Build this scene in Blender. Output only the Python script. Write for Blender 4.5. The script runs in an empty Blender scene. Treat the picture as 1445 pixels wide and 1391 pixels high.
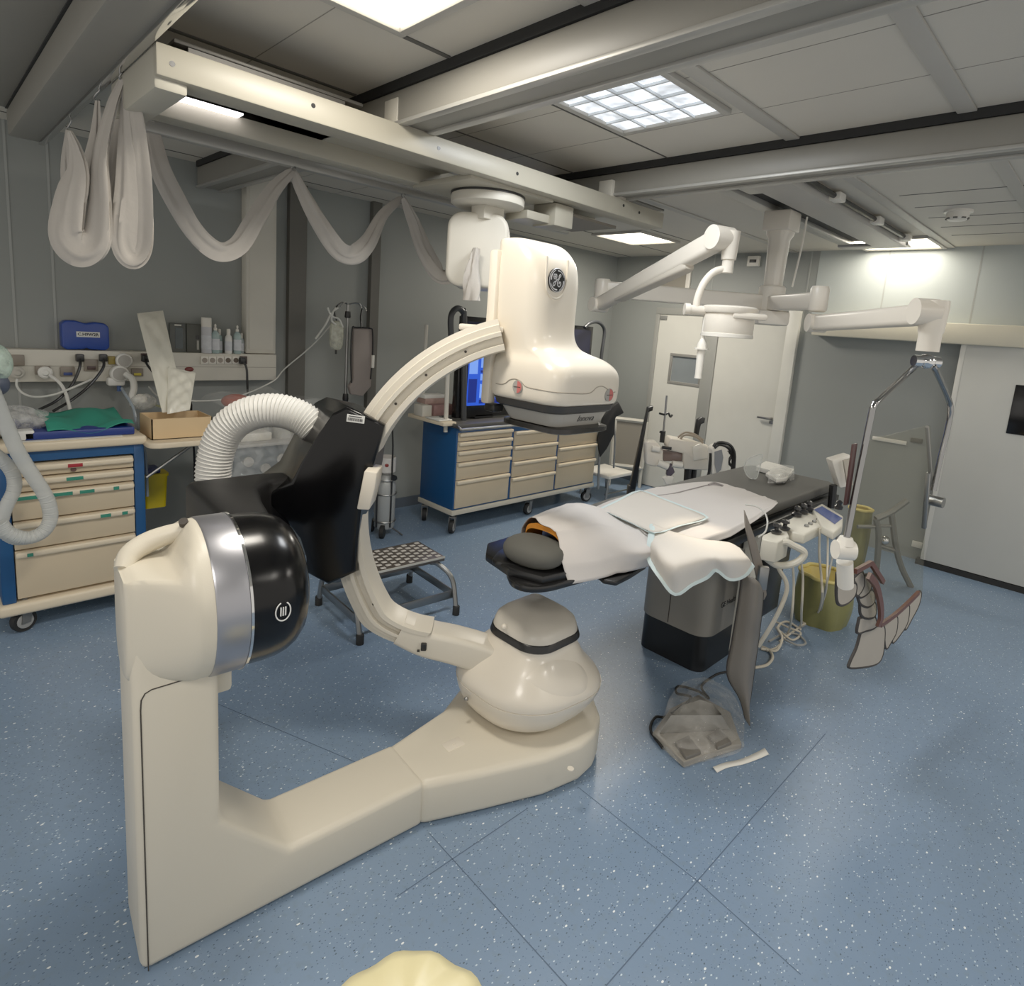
import bpy, bmesh, math, random
from mathutils import Vector, Matrix
from math import sin, cos, pi, radians, sqrt, hypot, atan2
random.seed(7)
SC = bpy.context.scene
COL = SC.collection

# ---------------------------------------------------------------- camera model (image taken as 1445 x 1391)
W, HH = 1445.0, 1391.0
YAW, PIT, ROL = radians(44.5417), radians(-9.4606), radians(4.3656)
F, CX, CY, EYE = 858.37, 736.2, 603.9, 1.7
fw = Vector((cos(PIT)*cos(YAW), cos(PIT)*sin(YAW), sin(PIT)))
rt = Vector((sin(YAW), -cos(YAW), 0.0)); up = rt.cross(fw)
R2 = rt*cos(ROL) + up*sin(ROL); U2 = -rt*sin(ROL) + up*cos(ROL)
O = Vector((0, 0, EYE))
def ray(x, y): return fw + R2*((x-CX)/F) - U2*((y-CY)/F)
def Zp(x, y, z):                     # point seen at pixel (x, y) on the level z
    d = ray(x, y); return O + d*((z-EYE)/d.z)
def Xp(x, y, X):
    d = ray(x, y); return O + d*(X/d.x)
def Yp(x, y, Y):
    d = ray(x, y); return O + d*(Y/d.y)
def Pp(x, y, p, n):                  # on the plane through p with normal n
    d = ray(x, y); return O + d*((Vector(p)-O).dot(n)/d.dot(n))
FN = Vector((cos(YAW), sin(YAW), 0))
def Dp(x, y, q):                     # on the upright plane facing the viewer through the ground point q
    return Pp(x, y, (q[0], q[1], 0), FN)

cam_d = bpy.data.cameras.new('camera'); cam = bpy.data.objects.new('camera', cam_d); COL.objects.link(cam)
cam_d.sensor_fit = 'HORIZONTAL'; cam_d.sensor_width = 36; cam_d.lens = 36*F/W
cam_d.shift_x = (W/2-CX)/W; cam_d.shift_y = (CY-HH/2)/W
cam_d.clip_start = 0.05
cam.matrix_world = Matrix((( R2.x, U2.x, -fw.x, 0), (R2.y, U2.y, -fw.y, 0), (R2.z, U2.z, -fw.z, EYE), (0, 0, 0, 1)))
SC.camera = cam

# ---------------------------------------------------------------- materials
def lin(c):
    return tuple(((v/255.0)/12.92 if v <= 10.3 else (((v/255.0)+0.055)/1.055)**2.4) for v in c)
MATS = {}
def mat(name, rgb, rough=.5, metal=0, var=.05, vscale=6, bump=0, bscale=80, coat=0, emit=None, estr=0, alpha=1, trans=0, ior=1.45, sub=0):
    if name in MATS: return MATS[name]
    m = bpy.data.materials.new(name); m.use_nodes = True
    nt = m.node_tree; N = nt.nodes; L = nt.links; b = N['Principled BSDF']
    c = lin(rgb); b.inputs['Roughness'].default_value = rough; b.inputs['Metallic'].default_value = metal
    tc = N.new('ShaderNodeTexCoord'); no = N.new('ShaderNodeTexNoise'); no.inputs['Scale'].default_value = vscale; no.inputs['Detail'].default_value = 4
    L.new(tc.outputs['Object'], no.inputs['Vector'])
    mx = N.new('ShaderNodeMix'); mx.data_type = 'RGBA'
    mx.inputs[6].default_value = tuple(v*(1-var) for v in c)+(1,); mx.inputs[7].default_value = tuple(min(1, v*(1+var)) for v in c)+(1,)
    L.new(no.outputs['Fac'], mx.inputs[0]); L.new(mx.outputs[2], b.inputs['Base Color'])
    if bump:
        n2 = N.new('ShaderNodeTexNoise'); n2.inputs['Scale'].default_value = bscale; n2.inputs['Detail'].default_value = 3
        L.new(tc.outputs['Object'], n2.inputs['Vector'])
        bp = N.new('ShaderNodeBump'); bp.inputs['Strength'].default_value = bump; bp.inputs['Distance'].default_value = .01
        L.new(n2.outputs['Fac'], bp.inputs['Height']); L.new(bp.outputs['Normal'], b.inputs['Normal'])
    if coat: b.inputs['Coat Weight'].default_value = coat; b.inputs['Coat Roughness'].default_value = .08
    if emit: b.inputs['Emission Color'].default_value = lin(emit)+(1,); b.inputs['Emission Strength'].default_value = estr
    if trans: b.inputs['Transmission Weight'].default_value = trans; b.inputs['IOR'].default_value = ior
    if alpha < 1: b.inputs['Alpha'].default_value = alpha
    MATS[name] = m; return m

def film(name, rgb, alpha=.25, rough=.12, crinkle=.6):
    """thin clear film: mostly see-through with glossy, crinkled highlights"""
    if name in MATS: return MATS[name]
    m = bpy.data.materials.new(name); m.use_nodes = True
    nt = m.node_tree; N = nt.nodes; L = nt.links; b = N['Principled BSDF']
    b.inputs['Base Color'].default_value = lin(rgb)+(1,); b.inputs['Roughness'].default_value = rough
    b.inputs['Specular IOR Level'].default_value = .8
    tc = N.new('ShaderNodeTexCoord'); no = N.new('ShaderNodeTexNoise'); no.inputs['Scale'].default_value = 22; no.inputs['Detail'].default_value = 3
    L.new(tc.outputs['Object'], no.inputs['Vector'])
    bp = N.new('ShaderNodeBump'); bp.inputs['Strength'].default_value = crinkle; bp.inputs['Distance'].default_value = .02
    L.new(no.outputs['Fac'], bp.inputs['Height']); L.new(bp.outputs['Normal'], b.inputs['Normal'])
    t = N.new('ShaderNodeBsdfTransparent'); mx = N.new('ShaderNodeMixShader'); mr = N.new('ShaderNodeMapRange')
    mr.inputs['From Min'].default_value = .35; mr.inputs['From Max'].default_value = .7
    mr.inputs['To Min'].default_value = alpha*.6; mr.inputs['To Max'].default_value = min(1, alpha*1.6)
    L.new(no.outputs['Fac'], mr.inputs['Value']); L.new(mr.outputs['Result'], mx.inputs['Fac'])
    L.new(t.outputs[0], mx.inputs[1]); L.new(b.outputs[0], mx.inputs[2])
    L.new(mx.outputs[0], N['Material Output'].inputs['Surface'])
    MATS[name] = m; return m

# ---------------------------------------------------------------- mesh builder
def frame(o, x, y=None, z=None):
    """matrix with origin o, columns x, y, z"""
    x = Vector(x).normalized()
    if y is None:
        z = Vector(z).normalized(); y = z.cross(x).normalized()
    else:
        y = Vector(y).normalized()
    z = x.cross(y).normalized()
    return Matrix(((x.x, y.x, z.x, o[0]), (x.y, y.y, z.y, o[1]), (x.z, y.z, z.z, o[2]), (0, 0, 0, 1)))
def rz(o, a): return Matrix.Translation(Vector(o)) @ Matrix.Rotation(a, 4, 'Z')
def axis_frame(p0, d):
    d = Vector(d).normalized(); h = Vector((0, 0, 1)) if abs(d.z) < .9 else Vector((1, 0, 0))
    x = h.cross(d).normalized(); y = d.cross(x)
    return Matrix(((x.x, y.x, d.x, p0[0]), (x.y, y.y, d.y, p0[1]), (x.z, y.z, d.z, p0[2]), (0, 0, 0, 1)))
def rrect(cx, cy, w, d, r, k=5):
    r = min(r, w/2-1e-4, d/2-1e-4); out = []
    for (sx, sy, a0) in ((1, 1, 0), (-1, 1, 90), (-1, -1, 180), (1, -1, 270)):
        for i in range(k+1):
            a = radians(a0+90*i/k); out.append((cx+sx*(w/2-r)+r*cos(a), cy+sy*(d/2-r)+r*sin(a)))
    return out
def spline(pts, n=8):
    P = [Vector(p) for p in pts]
    if len(P) < 3: return P
    Q = [P[0]*2-P[1]]+P+[P[-1]*2-P[-2]]; out = []
    for i in range(1, len(Q)-2):
        a, b, c, d = Q[i-1:i+3]
        for k in range(n):
            t = k/n
            out.append(.5*((2*b)+(c-a)*t+(2*a-5*b+4*c-d)*t*t+(3*b-a-3*c+d)*t**3))
    out.append(P[-1]); return out

class B:
    def __init__(s): s.bm = bmesh.new()
    def _add(s, bm, M=None, bev=0, seg=2):
        if bev:
            bmesh.ops.remove_doubles(bm, verts=bm.verts, dist=1e-6)
            es = [e for e in bm.edges if len(e.link_faces) == 2 and e.calc_face_angle(0) > .35]
            bmesh.ops.bevel(bm, geom=es, offset=bev, segments=seg, affect='EDGES', profile=.5, clamp_overlap=True)
        if M is not None: bmesh.ops.transform(bm, matrix=M, verts=bm.verts)
        me = bpy.data.meshes.new('t'); bm.to_mesh(me); bm.free(); s.bm.from_mesh(me); bpy.data.meshes.remove(me); return s
    def raw(s, vs, fs, M=None, bev=0, seg=2):
        bm = bmesh.new(); v = [bm.verts.new(p) for p in vs]
        for f in fs:
            try: bm.faces.new([v[i] for i in f])
            except ValueError: pass
        bmesh.ops.recalc_face_normals(bm, faces=bm.faces)
        return s._add(bm, M, bev, seg)
    def bx(s, x0, x1, y0, y1, z0, z1, bev=0, M=None, seg=2):
        vs = [(x, y, z) for z in (z0, z1) for y in (y0, y1) for x in (x0, x1)]
        return s.raw(vs, [(0, 2, 3, 1), (4, 5, 7, 6), (0, 1, 5, 4), (2, 6, 7, 3), (0, 4, 6, 2), (1, 3, 7, 5)], M, bev, seg)
    def box(s, c, d, bev=0, M=None, seg=2):
        return s.bx(c[0]-d[0]/2, c[0]+d[0]/2, c[1]-d[1]/2, c[1]+d[1]/2, c[2]-d[2]/2, c[2]+d[2]/2, bev, M, seg)
    def loft(s, rings, cap=True, M=None, closed=True, loop=False, bev=0):
        n = len(rings[0]); vs = [p for r in rings for p in r]; fs = []
        m = len(rings)
        for i in range(m if loop else m-1):
            for j in range(n if closed else n-1):
                a = i*n+j; b2 = i*n+(j+1) % n; i2 = (i+1) % m
                fs.append((a, b2, i2*n+(j+1) % n, i2*n+j))
        if cap and not loop:
            fs.append(tuple(range(n))); fs.append(tuple((m-1)*n+j for j in range(n)))
        return s.raw(vs, fs, M, bev)
    def prism(s, poly, h0, h1, M=None, bev=0, seg=2):
        """poly (x, y) pulled along z from h0 to h1, then placed by M"""
        return s.loft([[(p[0], p[1], h0) for p in poly], [(p[0], p[1], h1) for p in poly]], True, M) if not bev else \
            s._prism(poly, h0, h1, M, bev, seg)
    def _prism(s, poly, h0, h1, M, bev, seg):
        n = len(poly); vs = [(p[0], p[1], h0) for p in poly]+[(p[0], p[1], h1) for p in poly]
        fs = [tuple(range(n)), tuple(range(n, 2*n))]+[(j, (j+1) % n, n+(j+1) % n, n+j) for j in range(n)]
        return s.raw(vs, fs, M, bev, seg)
    def lathe(s, prof, M=None, n=32, cap=True):
        rings = [[(r*cos(2*pi*j/n), r*sin(2*pi*j/n), z) for j in range(n)] for r, z in prof]
        return s.loft(rings, cap, M)
    def cyl(s, p0, p1, r, r2=None, n=20, cap=True):
        p0 = Vector(p0); p1 = Vector(p1); r2 = r if r2 is None else r2
        return s.lathe([(r, 0), (r2, (p1-p0).length)], axis_frame(p0, p1-p0), n, cap)
    def tube(s, pts, r, n=8, sm=0, flat=1.0, upv=None):
        P = spline(pts, sm) if sm else [Vector(p) for p in pts]
        rings = []; prev = None
        for i, p in enumerate(P):
            d = (P[min(i+1, len(P)-1)]-P[max(i-1, 0)]).normalized()
            if prev is None:
                h = Vector(upv) if upv else (Vector((0, 0, 1)) if abs(d.z) < .9 else Vector((1, 0, 0)))
                x = h.cross(d).normalized()
            else:
                x = (prev - d*prev.dot(d)).normalized()
            prev = x; y = d.cross(x)
            rr = r(i/(len(P)-1)) if callable(r) else r
            rings.append([p+x*rr*cos(2*pi*j/n)+y*rr*flat*sin(2*pi*j/n) for j in range(n)])
        return s.loft(rings, True)
    def strip(s, A, Bp, th=0.0):
        """sheet between two point rows"""
        n = len(A); vs = list(A)+list(Bp); fs = [(i, i+1, n+i+1, n+i) for i in range(n-1)]
        return s.raw(vs, fs)
    def sheet(s, fn, nu, nv, M=None):
        vs = [fn(i/nu, j/nv) for j in range(nv+1) for i in range(nu+1)]
        fs = [(j*(nu+1)+i, j*(nu+1)+i+1, (j+1)*(nu+1)+i+1, (j+1)*(nu+1)+i) for j in range(nv) for i in range(nu)]
        return s.raw(vs, fs, M)
    def ball(s, c, r, nu=20, nv=12, M=None, p=1.0):
        r = (r, r, r) if not hasattr(r, '__len__') else r
        prof = []
        sg = lambda v: (abs(v)**p)*(1 if v >= 0 else -1)
        rings = []
        for i in range(nv+1):
            ph = -pi/2+pi*i/nv; cc = sg(cos(ph)) if 0 < i < nv else 1e-3
            rings.append([(c[0]+r[0]*cc*sg(cos(2*pi*j/nu)), c[1]+r[1]*cc*sg(sin(2*pi*j/nu)), c[2]+r[2]*sg(sin(ph))) for j in range(nu)])
        return s.loft(rings, True, M)
    def text(s, txt, size, M, depth=.0008, italic=0, bold=0):
        cu = bpy.data.curves.new('t', 'FONT'); cu.body = txt; cu.size = size; cu.align_x = 'CENTER'; cu.align_y = 'CENTER'
        cu.extrude = depth; cu.shear = italic; cu.offset = bold; cu.resolution_u = 3
        o = bpy.data.objects.new('t', cu); COL.objects.link(o)
        me = o.to_mesh(); me2 = me.copy(); o.to_mesh_clear(); bpy.data.objects.remove(o); bpy.data.curves.remove(cu)
        me2.transform(M); s.bm.from_mesh(me2); bpy.data.meshes.remove(me2); return s

MW = {}
def finish(b, name, m, parent=None, label=None, cat=None, group=None, kind=None, ang=35, mods=None, thick=0):
    bm = b.bm
    for f in bm.faces: f.smooth = True
    me = bpy.data.meshes.new(name)
    if parent is not None:
        Mi = MW[parent.name]
    else:
        xs = [v.co for v in bm.verts]
        lo = Vector((min(v.x for v in xs), min(v.y for v in xs), min(v.z for v in xs)))
        hi = Vector((max(v.x for v in xs), max(v.y for v in xs), max(v.z for v in xs)))
        Mi = Matrix.Translation(((lo.x+hi.x)/2, (lo.y+hi.y)/2, lo.z))
    bmesh.ops.transform(bm, matrix=Mi.inverted(), verts=bm.verts)
    bm.to_mesh(me); bm.free()
    me.set_sharp_from_angle(angle=radians(ang))
    me.materials.append(m)
    o = bpy.data.objects.new(name, me); COL.objects.link(o)
    if parent is not None: o.parent = parent
    else: o.matrix_world = Mi
    MW[o.name] = Mi
    if thick:
        md = o.modifiers.new('thickness', 'SOLIDIFY'); md.thickness = thick; md.offset = 0
    tag(o, label, cat, group, kind); return o
def tag(o, label=None, cat=None, group=None, kind=None):
    if label: o['label'] = label
    if cat: o['category'] = cat
    if group: o['group'] = group
    if kind: o['kind'] = kind
    return o
def thing(name, label, cat, loc=(0, 0, 0), a=0, group=None):
    o = bpy.data.objects.new(name, None); COL.objects.link(o); o.empty_display_size = .05
    Mi = rz(loc, a); o.matrix_world = Mi; MW[o.name] = Mi
    return tag(o, label, cat, group)
def dup(root, M, label, group=None):
    """copy of a thing with copies of its parts and their sub-parts"""
    r = root.copy(); COL.objects.link(r); r.matrix_world = M; MW[r.name] = M; tag(r, label, None, group)
    for ch in list(root.children):
        c = ch.copy(); COL.objects.link(c); c.parent = r; MW[c.name] = M
        for g in ch.children:
            d = g.copy(); COL.objects.link(d); d.parent = c; MW[d.name] = M
    return r
def struct(b, name, m, **k): return finish(b, name, m, kind='structure', **k)
from mathutils.bvhtree import BVHTree
def surface_hit(objs, px, py):
    best = None
    for o in objs:
        M_ = MW[o.name]; Mi = M_.inverted()
        vs = [M_ @ v.co for v in o.data.vertices]; fs = [tuple(p.vertices) for p in o.data.polygons]
        h = BVHTree.FromPolygons(vs, fs).ray_cast(O, ray(px, py).normalized())
        if h[0] is not None and (best is None or h[3] < best[2]): best = (h[0], h[1], h[3])
    return best

def smooth_rings(rings, n=4):
    cols = [spline([r[j] for r in rings], n) for j in range(len(rings[0]))]
    return [[c[i] for c in cols] for i in range(len(cols[0]))]
# ================================================================ the setting
YW, XW, ZC = 4.488, 5.95, 2.584
XF, YR = -1.6, -2.4
M_ceil = mat('ceiling_panel', (200, 194, 182), .6, var=.03, bump=.05, bscale=220)
M_trim = mat('ceiling_trim', (176, 172, 164), .5)
M_beam = mat('beam_paint', (132, 129, 121), .45)
M_wall = mat('wall_panel', (140, 143, 139), .55, var=.04, vscale=2, bump=.04, bscale=260)
M_wall_l = mat('wall_panel_light', (205, 206, 200), .5, var=.03, vscale=2)
M_dark = mat('dark_gap', (30, 30, 30), .8)
M_cream = mat('cream_trunking', (205, 200, 187), .45)
M_white = mat('white_enamel', (226, 221, 210), .35)
M_steel = mat('brushed_steel', (150, 150, 148), .35, 1)
M_chrome = mat('chrome', (215, 215, 215), .08, 1)
M_black = mat('black_plastic', (16, 16, 17), .35)
M_blackr = mat('black_rubber', (22, 22, 22), .7)
M_gap = mat('panel_seam', (98, 96, 92), .7)

def floor_mat():
    m = bpy.data.materials.new('speckled_blue_vinyl'); m.use_nodes = True
    nt = m.node_tree; N = nt.nodes; L = nt.links; b = N['Principled BSDF']
    tc = N.new('ShaderNodeTexCoord')
    def mixc(fac, a, bcol):
        x = N.new('ShaderNodeMix'); x.data_type = 'RGBA'
        L.new(fac, x.inputs[0])
        if hasattr(a, 'is_linked') or not isinstance(a, tuple): L.new(a, x.inputs[6])
        else: x.inputs[6].default_value = a
        x.inputs[7].default_value = bcol; return x.outputs[2]
    n0 = N.new('ShaderNodeTexNoise'); n0.inputs['Scale'].default_value = 1.3; n0.inputs['Detail'].default_value = 5
    L.new(tc.outputs['Object'], n0.inputs['Vector'])
    base = mixc(n0.outputs['Fac'], lin((106, 129, 155))+(1,), lin((122, 143, 168))+(1,))
    n1 = N.new('ShaderNodeTexNoise'); n1.inputs['Scale'].default_value = 45; n1.inputs['Detail'].default_value = 2
    L.new(tc.outputs['Object'], n1.inputs['Vector'])
    def thr(sock, a, c):
        r = N.new('ShaderNodeMapRange'); r.inputs['From Min'].default_value = a; r.inputs['From Max'].default_value = c; L.new(sock, r.inputs['Value']); return r.outputs['Result']
    base = mixc(thr(n1.outputs['Fac'], .55, .75), base, lin((112, 132, 152))+(1,))
    def flakes(scale, keep, size, seed):
        mp = N.new('ShaderNodeMapping'); mp.inputs['Location'].default_value = (seed, seed*1.7, 0); mp.inputs['Rotation'].default_value = (0, 0, seed); mp.inputs['Scale'].default_value = (1, 1.7, 1)
        L.new(tc.outputs['Object'], mp.inputs['Vector'])
        v = N.new('ShaderNodeTexVoronoi'); v.voronoi_dimensions = '2D'; v.inputs['Scale'].default_value = scale; L.new(mp.outputs[0], v.inputs['Vector'])
        sp = N.new('ShaderNodeSeparateColor'); L.new(v.outputs['Color'], sp.inputs[0])
        k = N.new('ShaderNodeMath'); k.operation = 'LESS_THAN'; L.new(sp.outputs[0], k.inputs[0]); k.inputs[1].default_value = keep
        sz = N.new('ShaderNodeMath'); sz.operation = 'MULTIPLY'; L.new(sp.outputs[1], sz.inputs[0]); sz.inputs[1].default_value = size
        d = N.new('ShaderNodeMath'); d.operation = 'LESS_THAN'; L.new(v.outputs['Distance'], d.inputs[0]); L.new(sz.outputs[0], d.inputs[1])
        a = N.new('ShaderNodeMath'); a.operation = 'MULTIPLY'; L.new(k.outputs[0], a.inputs[0]); L.new(d.outputs[0], a.inputs[1]); return a.outputs[0]
    base = mixc(flakes(80, .30, .24, 1.1), base, lin((78, 98, 124))+(1,))
    base = mixc(flakes(62, .14, .22, 3.3), base, lin((70, 86, 100))+(1,))
    base = mixc(flakes(60, .17, .24, 2.2), base, lin((186, 202, 214))+(1,))
    base = mixc(flakes(40, .085, .2, 5.1), base, lin((228, 234, 236))+(1,))
    L.new(base, b.inputs['Base Color'])
    b.inputs['Roughness'].default_value = .33; b.inputs['Specular IOR Level'].default_value = .45
    bp = N.new('ShaderNodeBump'); bp.inputs['Strength'].default_value = .10; bp.inputs['Distance'].default_value = .004
    n3 = N.new('ShaderNodeTexNoise'); n3.inputs['Scale'].default_value = 90; L.new(tc.outputs['Object'], n3.inputs['Vector'])
    L.new(n3.outputs['Fac'], bp.inputs['Height']); L.new(bp.outputs['Normal'], b.inputs['Normal'])
    return m
b = B(); b.bx(XF, XW+.1, YR, YW+.1, -.08, 0); struct(b, 'floor', floor_mat())
# welded joints between the vinyl sheets (from the photo: two families crossing)
M_weld = mat('vinyl_weld', (74, 92, 116), .6)
b = B()
def weld(p, q):
    p = Vector((p[0], p[1], 0)); q = Vector((q[0], q[1], 0)); d = (q-p).normalized(); s_ = Vector((-d.y, d.x, 0))*.0016
    z = Vector((0, 0, .0006)); b.raw([p-s_+z, p+s_+z, q+s_+z, q-s_+z], [(0, 1, 2, 3)])
for a_, c_ in (((605, 1175), (800, 1391)), ((815, 1110), (980, 1240)), ((560, 1265), (745, 1140)), ((855, 1391), (1165, 1035)), ((980, 1240), (1130, 1375)), ((300, 690+300), (560, 1100))):
    weld(Zp(*a_, 0), Zp(*c_, 0))
struct(b, 'trim_1', M_weld)
# ceiling with its panel joints
b = B(); b.bx(XF, XW+.1, YR, YW+.1, ZC, ZC+.08); struct(b, 'ceiling', M_ceil)
b = B()
for y in (4.3, 3.68, 3.06, 2.44, 1.82, 1.2, .58, -.04, -.66, -1.28):
    if y != 1.2: b.bx(XF, XW, y-.004, y+.004, ZC-.003, ZC)
for x in (-.9, .15, .95, 1.95, 2.35, 3.4, 4.0, 4.35, 4.7, 5.05, 5.4):
    if x in (4.0, 4.35, 4.7, 5.05, 5.4): b.bx(x-.003, x+.003, YR, 1.1, ZC-.002, ZC)
b.bx(-.4, 1.36, 1.81, 1.83, ZC-.004, ZC); b.bx(.6, 1.36, 2.43, 2.45, ZC-.004, ZC); b.bx(-1.2, .2, 2.44, 2.46, ZC-.004, ZC); b.bx(-1.2, .2, 3.05, 3.07, ZC-.004, ZC); b.bx(-1.2, .2, 3.67, 3.69, ZC-.004, ZC)
struct(b, 'trim_2', mat('ceiling_joint', (84, 82, 78), .7))
b = B()
for x in (-.9, .15, .95, 1.95, 2.35, 3.4): b.bx(x-.0015, x+.0015, YR, YW, ZC-.001, ZC)
struct(b, 'trim_12', mat('ceiling_joint_faint', (142, 137, 128), .7))
b = B()
for y, x0, x1 in ((1.2, 2.9, XW), (.58, -.5, XW), (1.2, -.5, 2.75), (2.44, 3.2, XW)):
    b.bx(x0, x1, y-.03, y+.03, ZC-.010, ZC, .003)
struct(b, 'trim_3', M_trim)
# walls
b = B(); b.bx(XF, XW+.1, YW, YW+.1, 0, ZC); struct(b, 'wall_left', M_wall)
b = B(); b.bx(XW, XW+.1, YR, YW, 0, ZC); struct(b, 'wall_back', M_wall)
# panel joints of the walls
b = B()
for px, py in ((72, 330), (12, 300)):
    x = Yp(px, py, YW).x; b.bx(x-.006, x+.006, YW-.004, YW, 0, ZC)
for px, py in ((1378, 405), (1249, 400), (1140, 400), (1005, 400)):
    y = Xp(px, py, XW).y; b.bx(XW-.004, XW, y-.006, y+.006, 1.85 if px > 1100 else 2.1, ZC)
struct(b, 'trim_4', mat('wall_joint', (158, 160, 156), .5))
# lighter upper band of the back wall above the sliding door
b = B(); b.bx(XW-.003, XW, .2-1.2, 2.2, 1.95, ZC); struct(b, 'trim_5', mat('wall_upper', (172, 178, 176), .5))
# cable column and pilasters on the left wall
x0 = Yp(346, 300, YW-.07).x; x1 = Yp(389, 300, YW-.07).x
b = B(); b.bx(x0, x1, YW-.09, YW, 1.37, ZC-.02, .006); b.bx(x0+.02, x1-.02, YW-.096, YW-.088, 1.40, ZC-.02); struct(b, 'trim_6', M_cream)
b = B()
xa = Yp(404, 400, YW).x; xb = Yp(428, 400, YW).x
b.bx(xa, xb, YW-.05, YW, 0, ZC); struct(b, 'trim_7', mat('pilaster_dark', (92, 90, 84), .6))  # dark grey is the pilasters' own tone
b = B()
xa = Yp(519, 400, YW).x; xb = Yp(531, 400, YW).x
b.bx(xa, xb, YW-.05, YW, 0, ZC); struct(b, 'trim_8', MATS['pilaster_dark'])
b = B(); b.bx(XF, XW, YW-.012, YW, 0, .09); struct(b, 'baseboard_left', mat('baseboard_grey', (88, 96, 106), .6))
b = B(); b.bx(XW-.012, XW, 2.35, YW, 0, .09); struct(b, 'baseboard_back', MATS['baseboard_grey'])

# ---- doors in the back wall
M_door = mat('door_laminate', (206, 204, 194), .45)
def back(px, py, off=0): return Xp(px, py, XW-off)
yl, ym0, ym1, yr_ = 3.80, 3.22, 3.08, 2.30        # frame left, post, right edge
zt = 1.95
b = B(); b.bx(XW-.05, XW, yl, yl+.05, 0, zt, .004); b.bx(XW-.05, XW, ym1, ym0, 0, zt, .004); b.bx(XW-.05, XW, ym1, yl+.05, zt, zt+.07, .004)
struct(b, 'trim_9', mat('door_frame_grey', (142, 142, 136), .4))
d1 = thing('door_1', 'narrow cream door with a small square window, left of the wide plain door', 'door', (XW-.03, (yl+ym0)/2, 0)); tag(d1, kind='structure')
pa = back(949, 502, .04); pb = back(984, 545, .04)
wy0, wy1, wz0, wz1 = pb.y, pa.y, pb.z+.02, pa.z
b = B()
for (y0, y1, z0, z1) in ((ym0, yl, .01, wz0), (ym0, yl, wz1, zt), (ym0, wy0, wz0, wz1), (wy1, yl, wz0, wz1)): b.bx(XW-.035, XW-.005, y0, y1, z0, z1)
finish(b, 'leaf', M_door, d1)
b = B()
for (y0, y1, z0, z1) in ((wy0-.03, wy1+.03, wz0-.03, wz0), (wy0-.03, wy1+.03, wz1, wz1+.03), (wy0-.03, wy0, wz0, wz1), (wy1, wy1+.03, wz0, wz1)): b.bx(XW-.042, XW-.03, y0, y1, z0, z1, .003)
finish(b, 'window_frame', mat('window_frame_grey', (128, 126, 120), .4), d1)
b = B(); b.bx(XW-.022, XW-.016, wy0, wy1, wz0, wz1); finish(b, 'pane', mat('dark_glass', (122, 128, 130), .08, var=.2, vscale=3), d1)
b = B(); b.bx(XW-.019, XW-.0155, wy0+.02, wy0+.09, wz0+.01, wz1-.01); finish(b, 'pane_reflection', M_cream, d1) if False else None
b = B(); b.bx(XW-.05, XW-.03, yl-.09, yl-.005, zt-.06, zt-.015, .004); finish(b, 'hinge', mat('hinge_grey', (120, 120, 116), .4), d1)
d2 = thing('door_2', 'wide plain cream door with a lever handle, right of the windowed door', 'door', (XW-.03, (yr_+ym1)/2, 0)); tag(d2, kind='structure')
b = B(); b.bx(XW-.035, XW-.005, yr_+.09, ym1, .01, zt+.08); finish(b, 'leaf', M_door, d2)
hp = back(1088, 591, .05)
b = B(); b.cyl((XW-.035, hp.y, hp.z), (XW-.07, hp.y, hp.z), .014); b.bx(XW-.08, XW-.062, hp.y-.005, hp.y+.13, hp.z-.01, hp.z+.012, .005); b.bx(XW-.04, XW-.03, hp.y-.02, hp.y+.02, hp.z-.05, hp.z-.02, .004)
finish(b, 'handle', M_steel, d2)
b = B(); b.bx(XW-.055, XW, yr_-.02, yr_+.09, 0, zt+.17, .006); b.bx(XW-.055, XW, yr_-.02, ym1, zt+.08, zt+.17, .006); struct(b, 'trim_10', mat('door_jamb_cream', (212, 210, 200), .4))
# ---- sliding door with its overhead track
b = B(); b.bx(XW-.16, XW, YR+.2, 2.12, 1.82, 1.98, .01); struct(b, 'trim_11', mat('track_cover_cream', (214, 207, 186), .4))
sl = thing('door_3', 'pale grey sliding door with a dark window, hung under the cream track', 'door', (XW-.1, -.2, 0)); tag(sl, kind='structure')
b = B(); b.bx(XW-.12, XW-.06, -1.25, .985, .05, 1.84, .004); finish(b, 'leaf', mat('sliding_door_grey', (196, 196, 190), .45, var=.03), sl)
b = B(); b.bx(XW-.128, XW-.118, -.2, back(1430, 560, .12).y, 1.18, 1.55, .004); finish(b, 'pane', mat('black_glass', (20, 20, 22), .15), sl)
b = B(); b.bx(XW-.123, XW-.055, .955, .99, .05, 1.84, .004); finish(b, 'edge_strip', mat('strip_cream', (214, 212, 204), .4), sl)
b = B(); b.bx(XW-.125, XW-.05, -1.25, 1.02, .0, .045); finish(b, 'floor_guide', M_blackr, sl)
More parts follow.
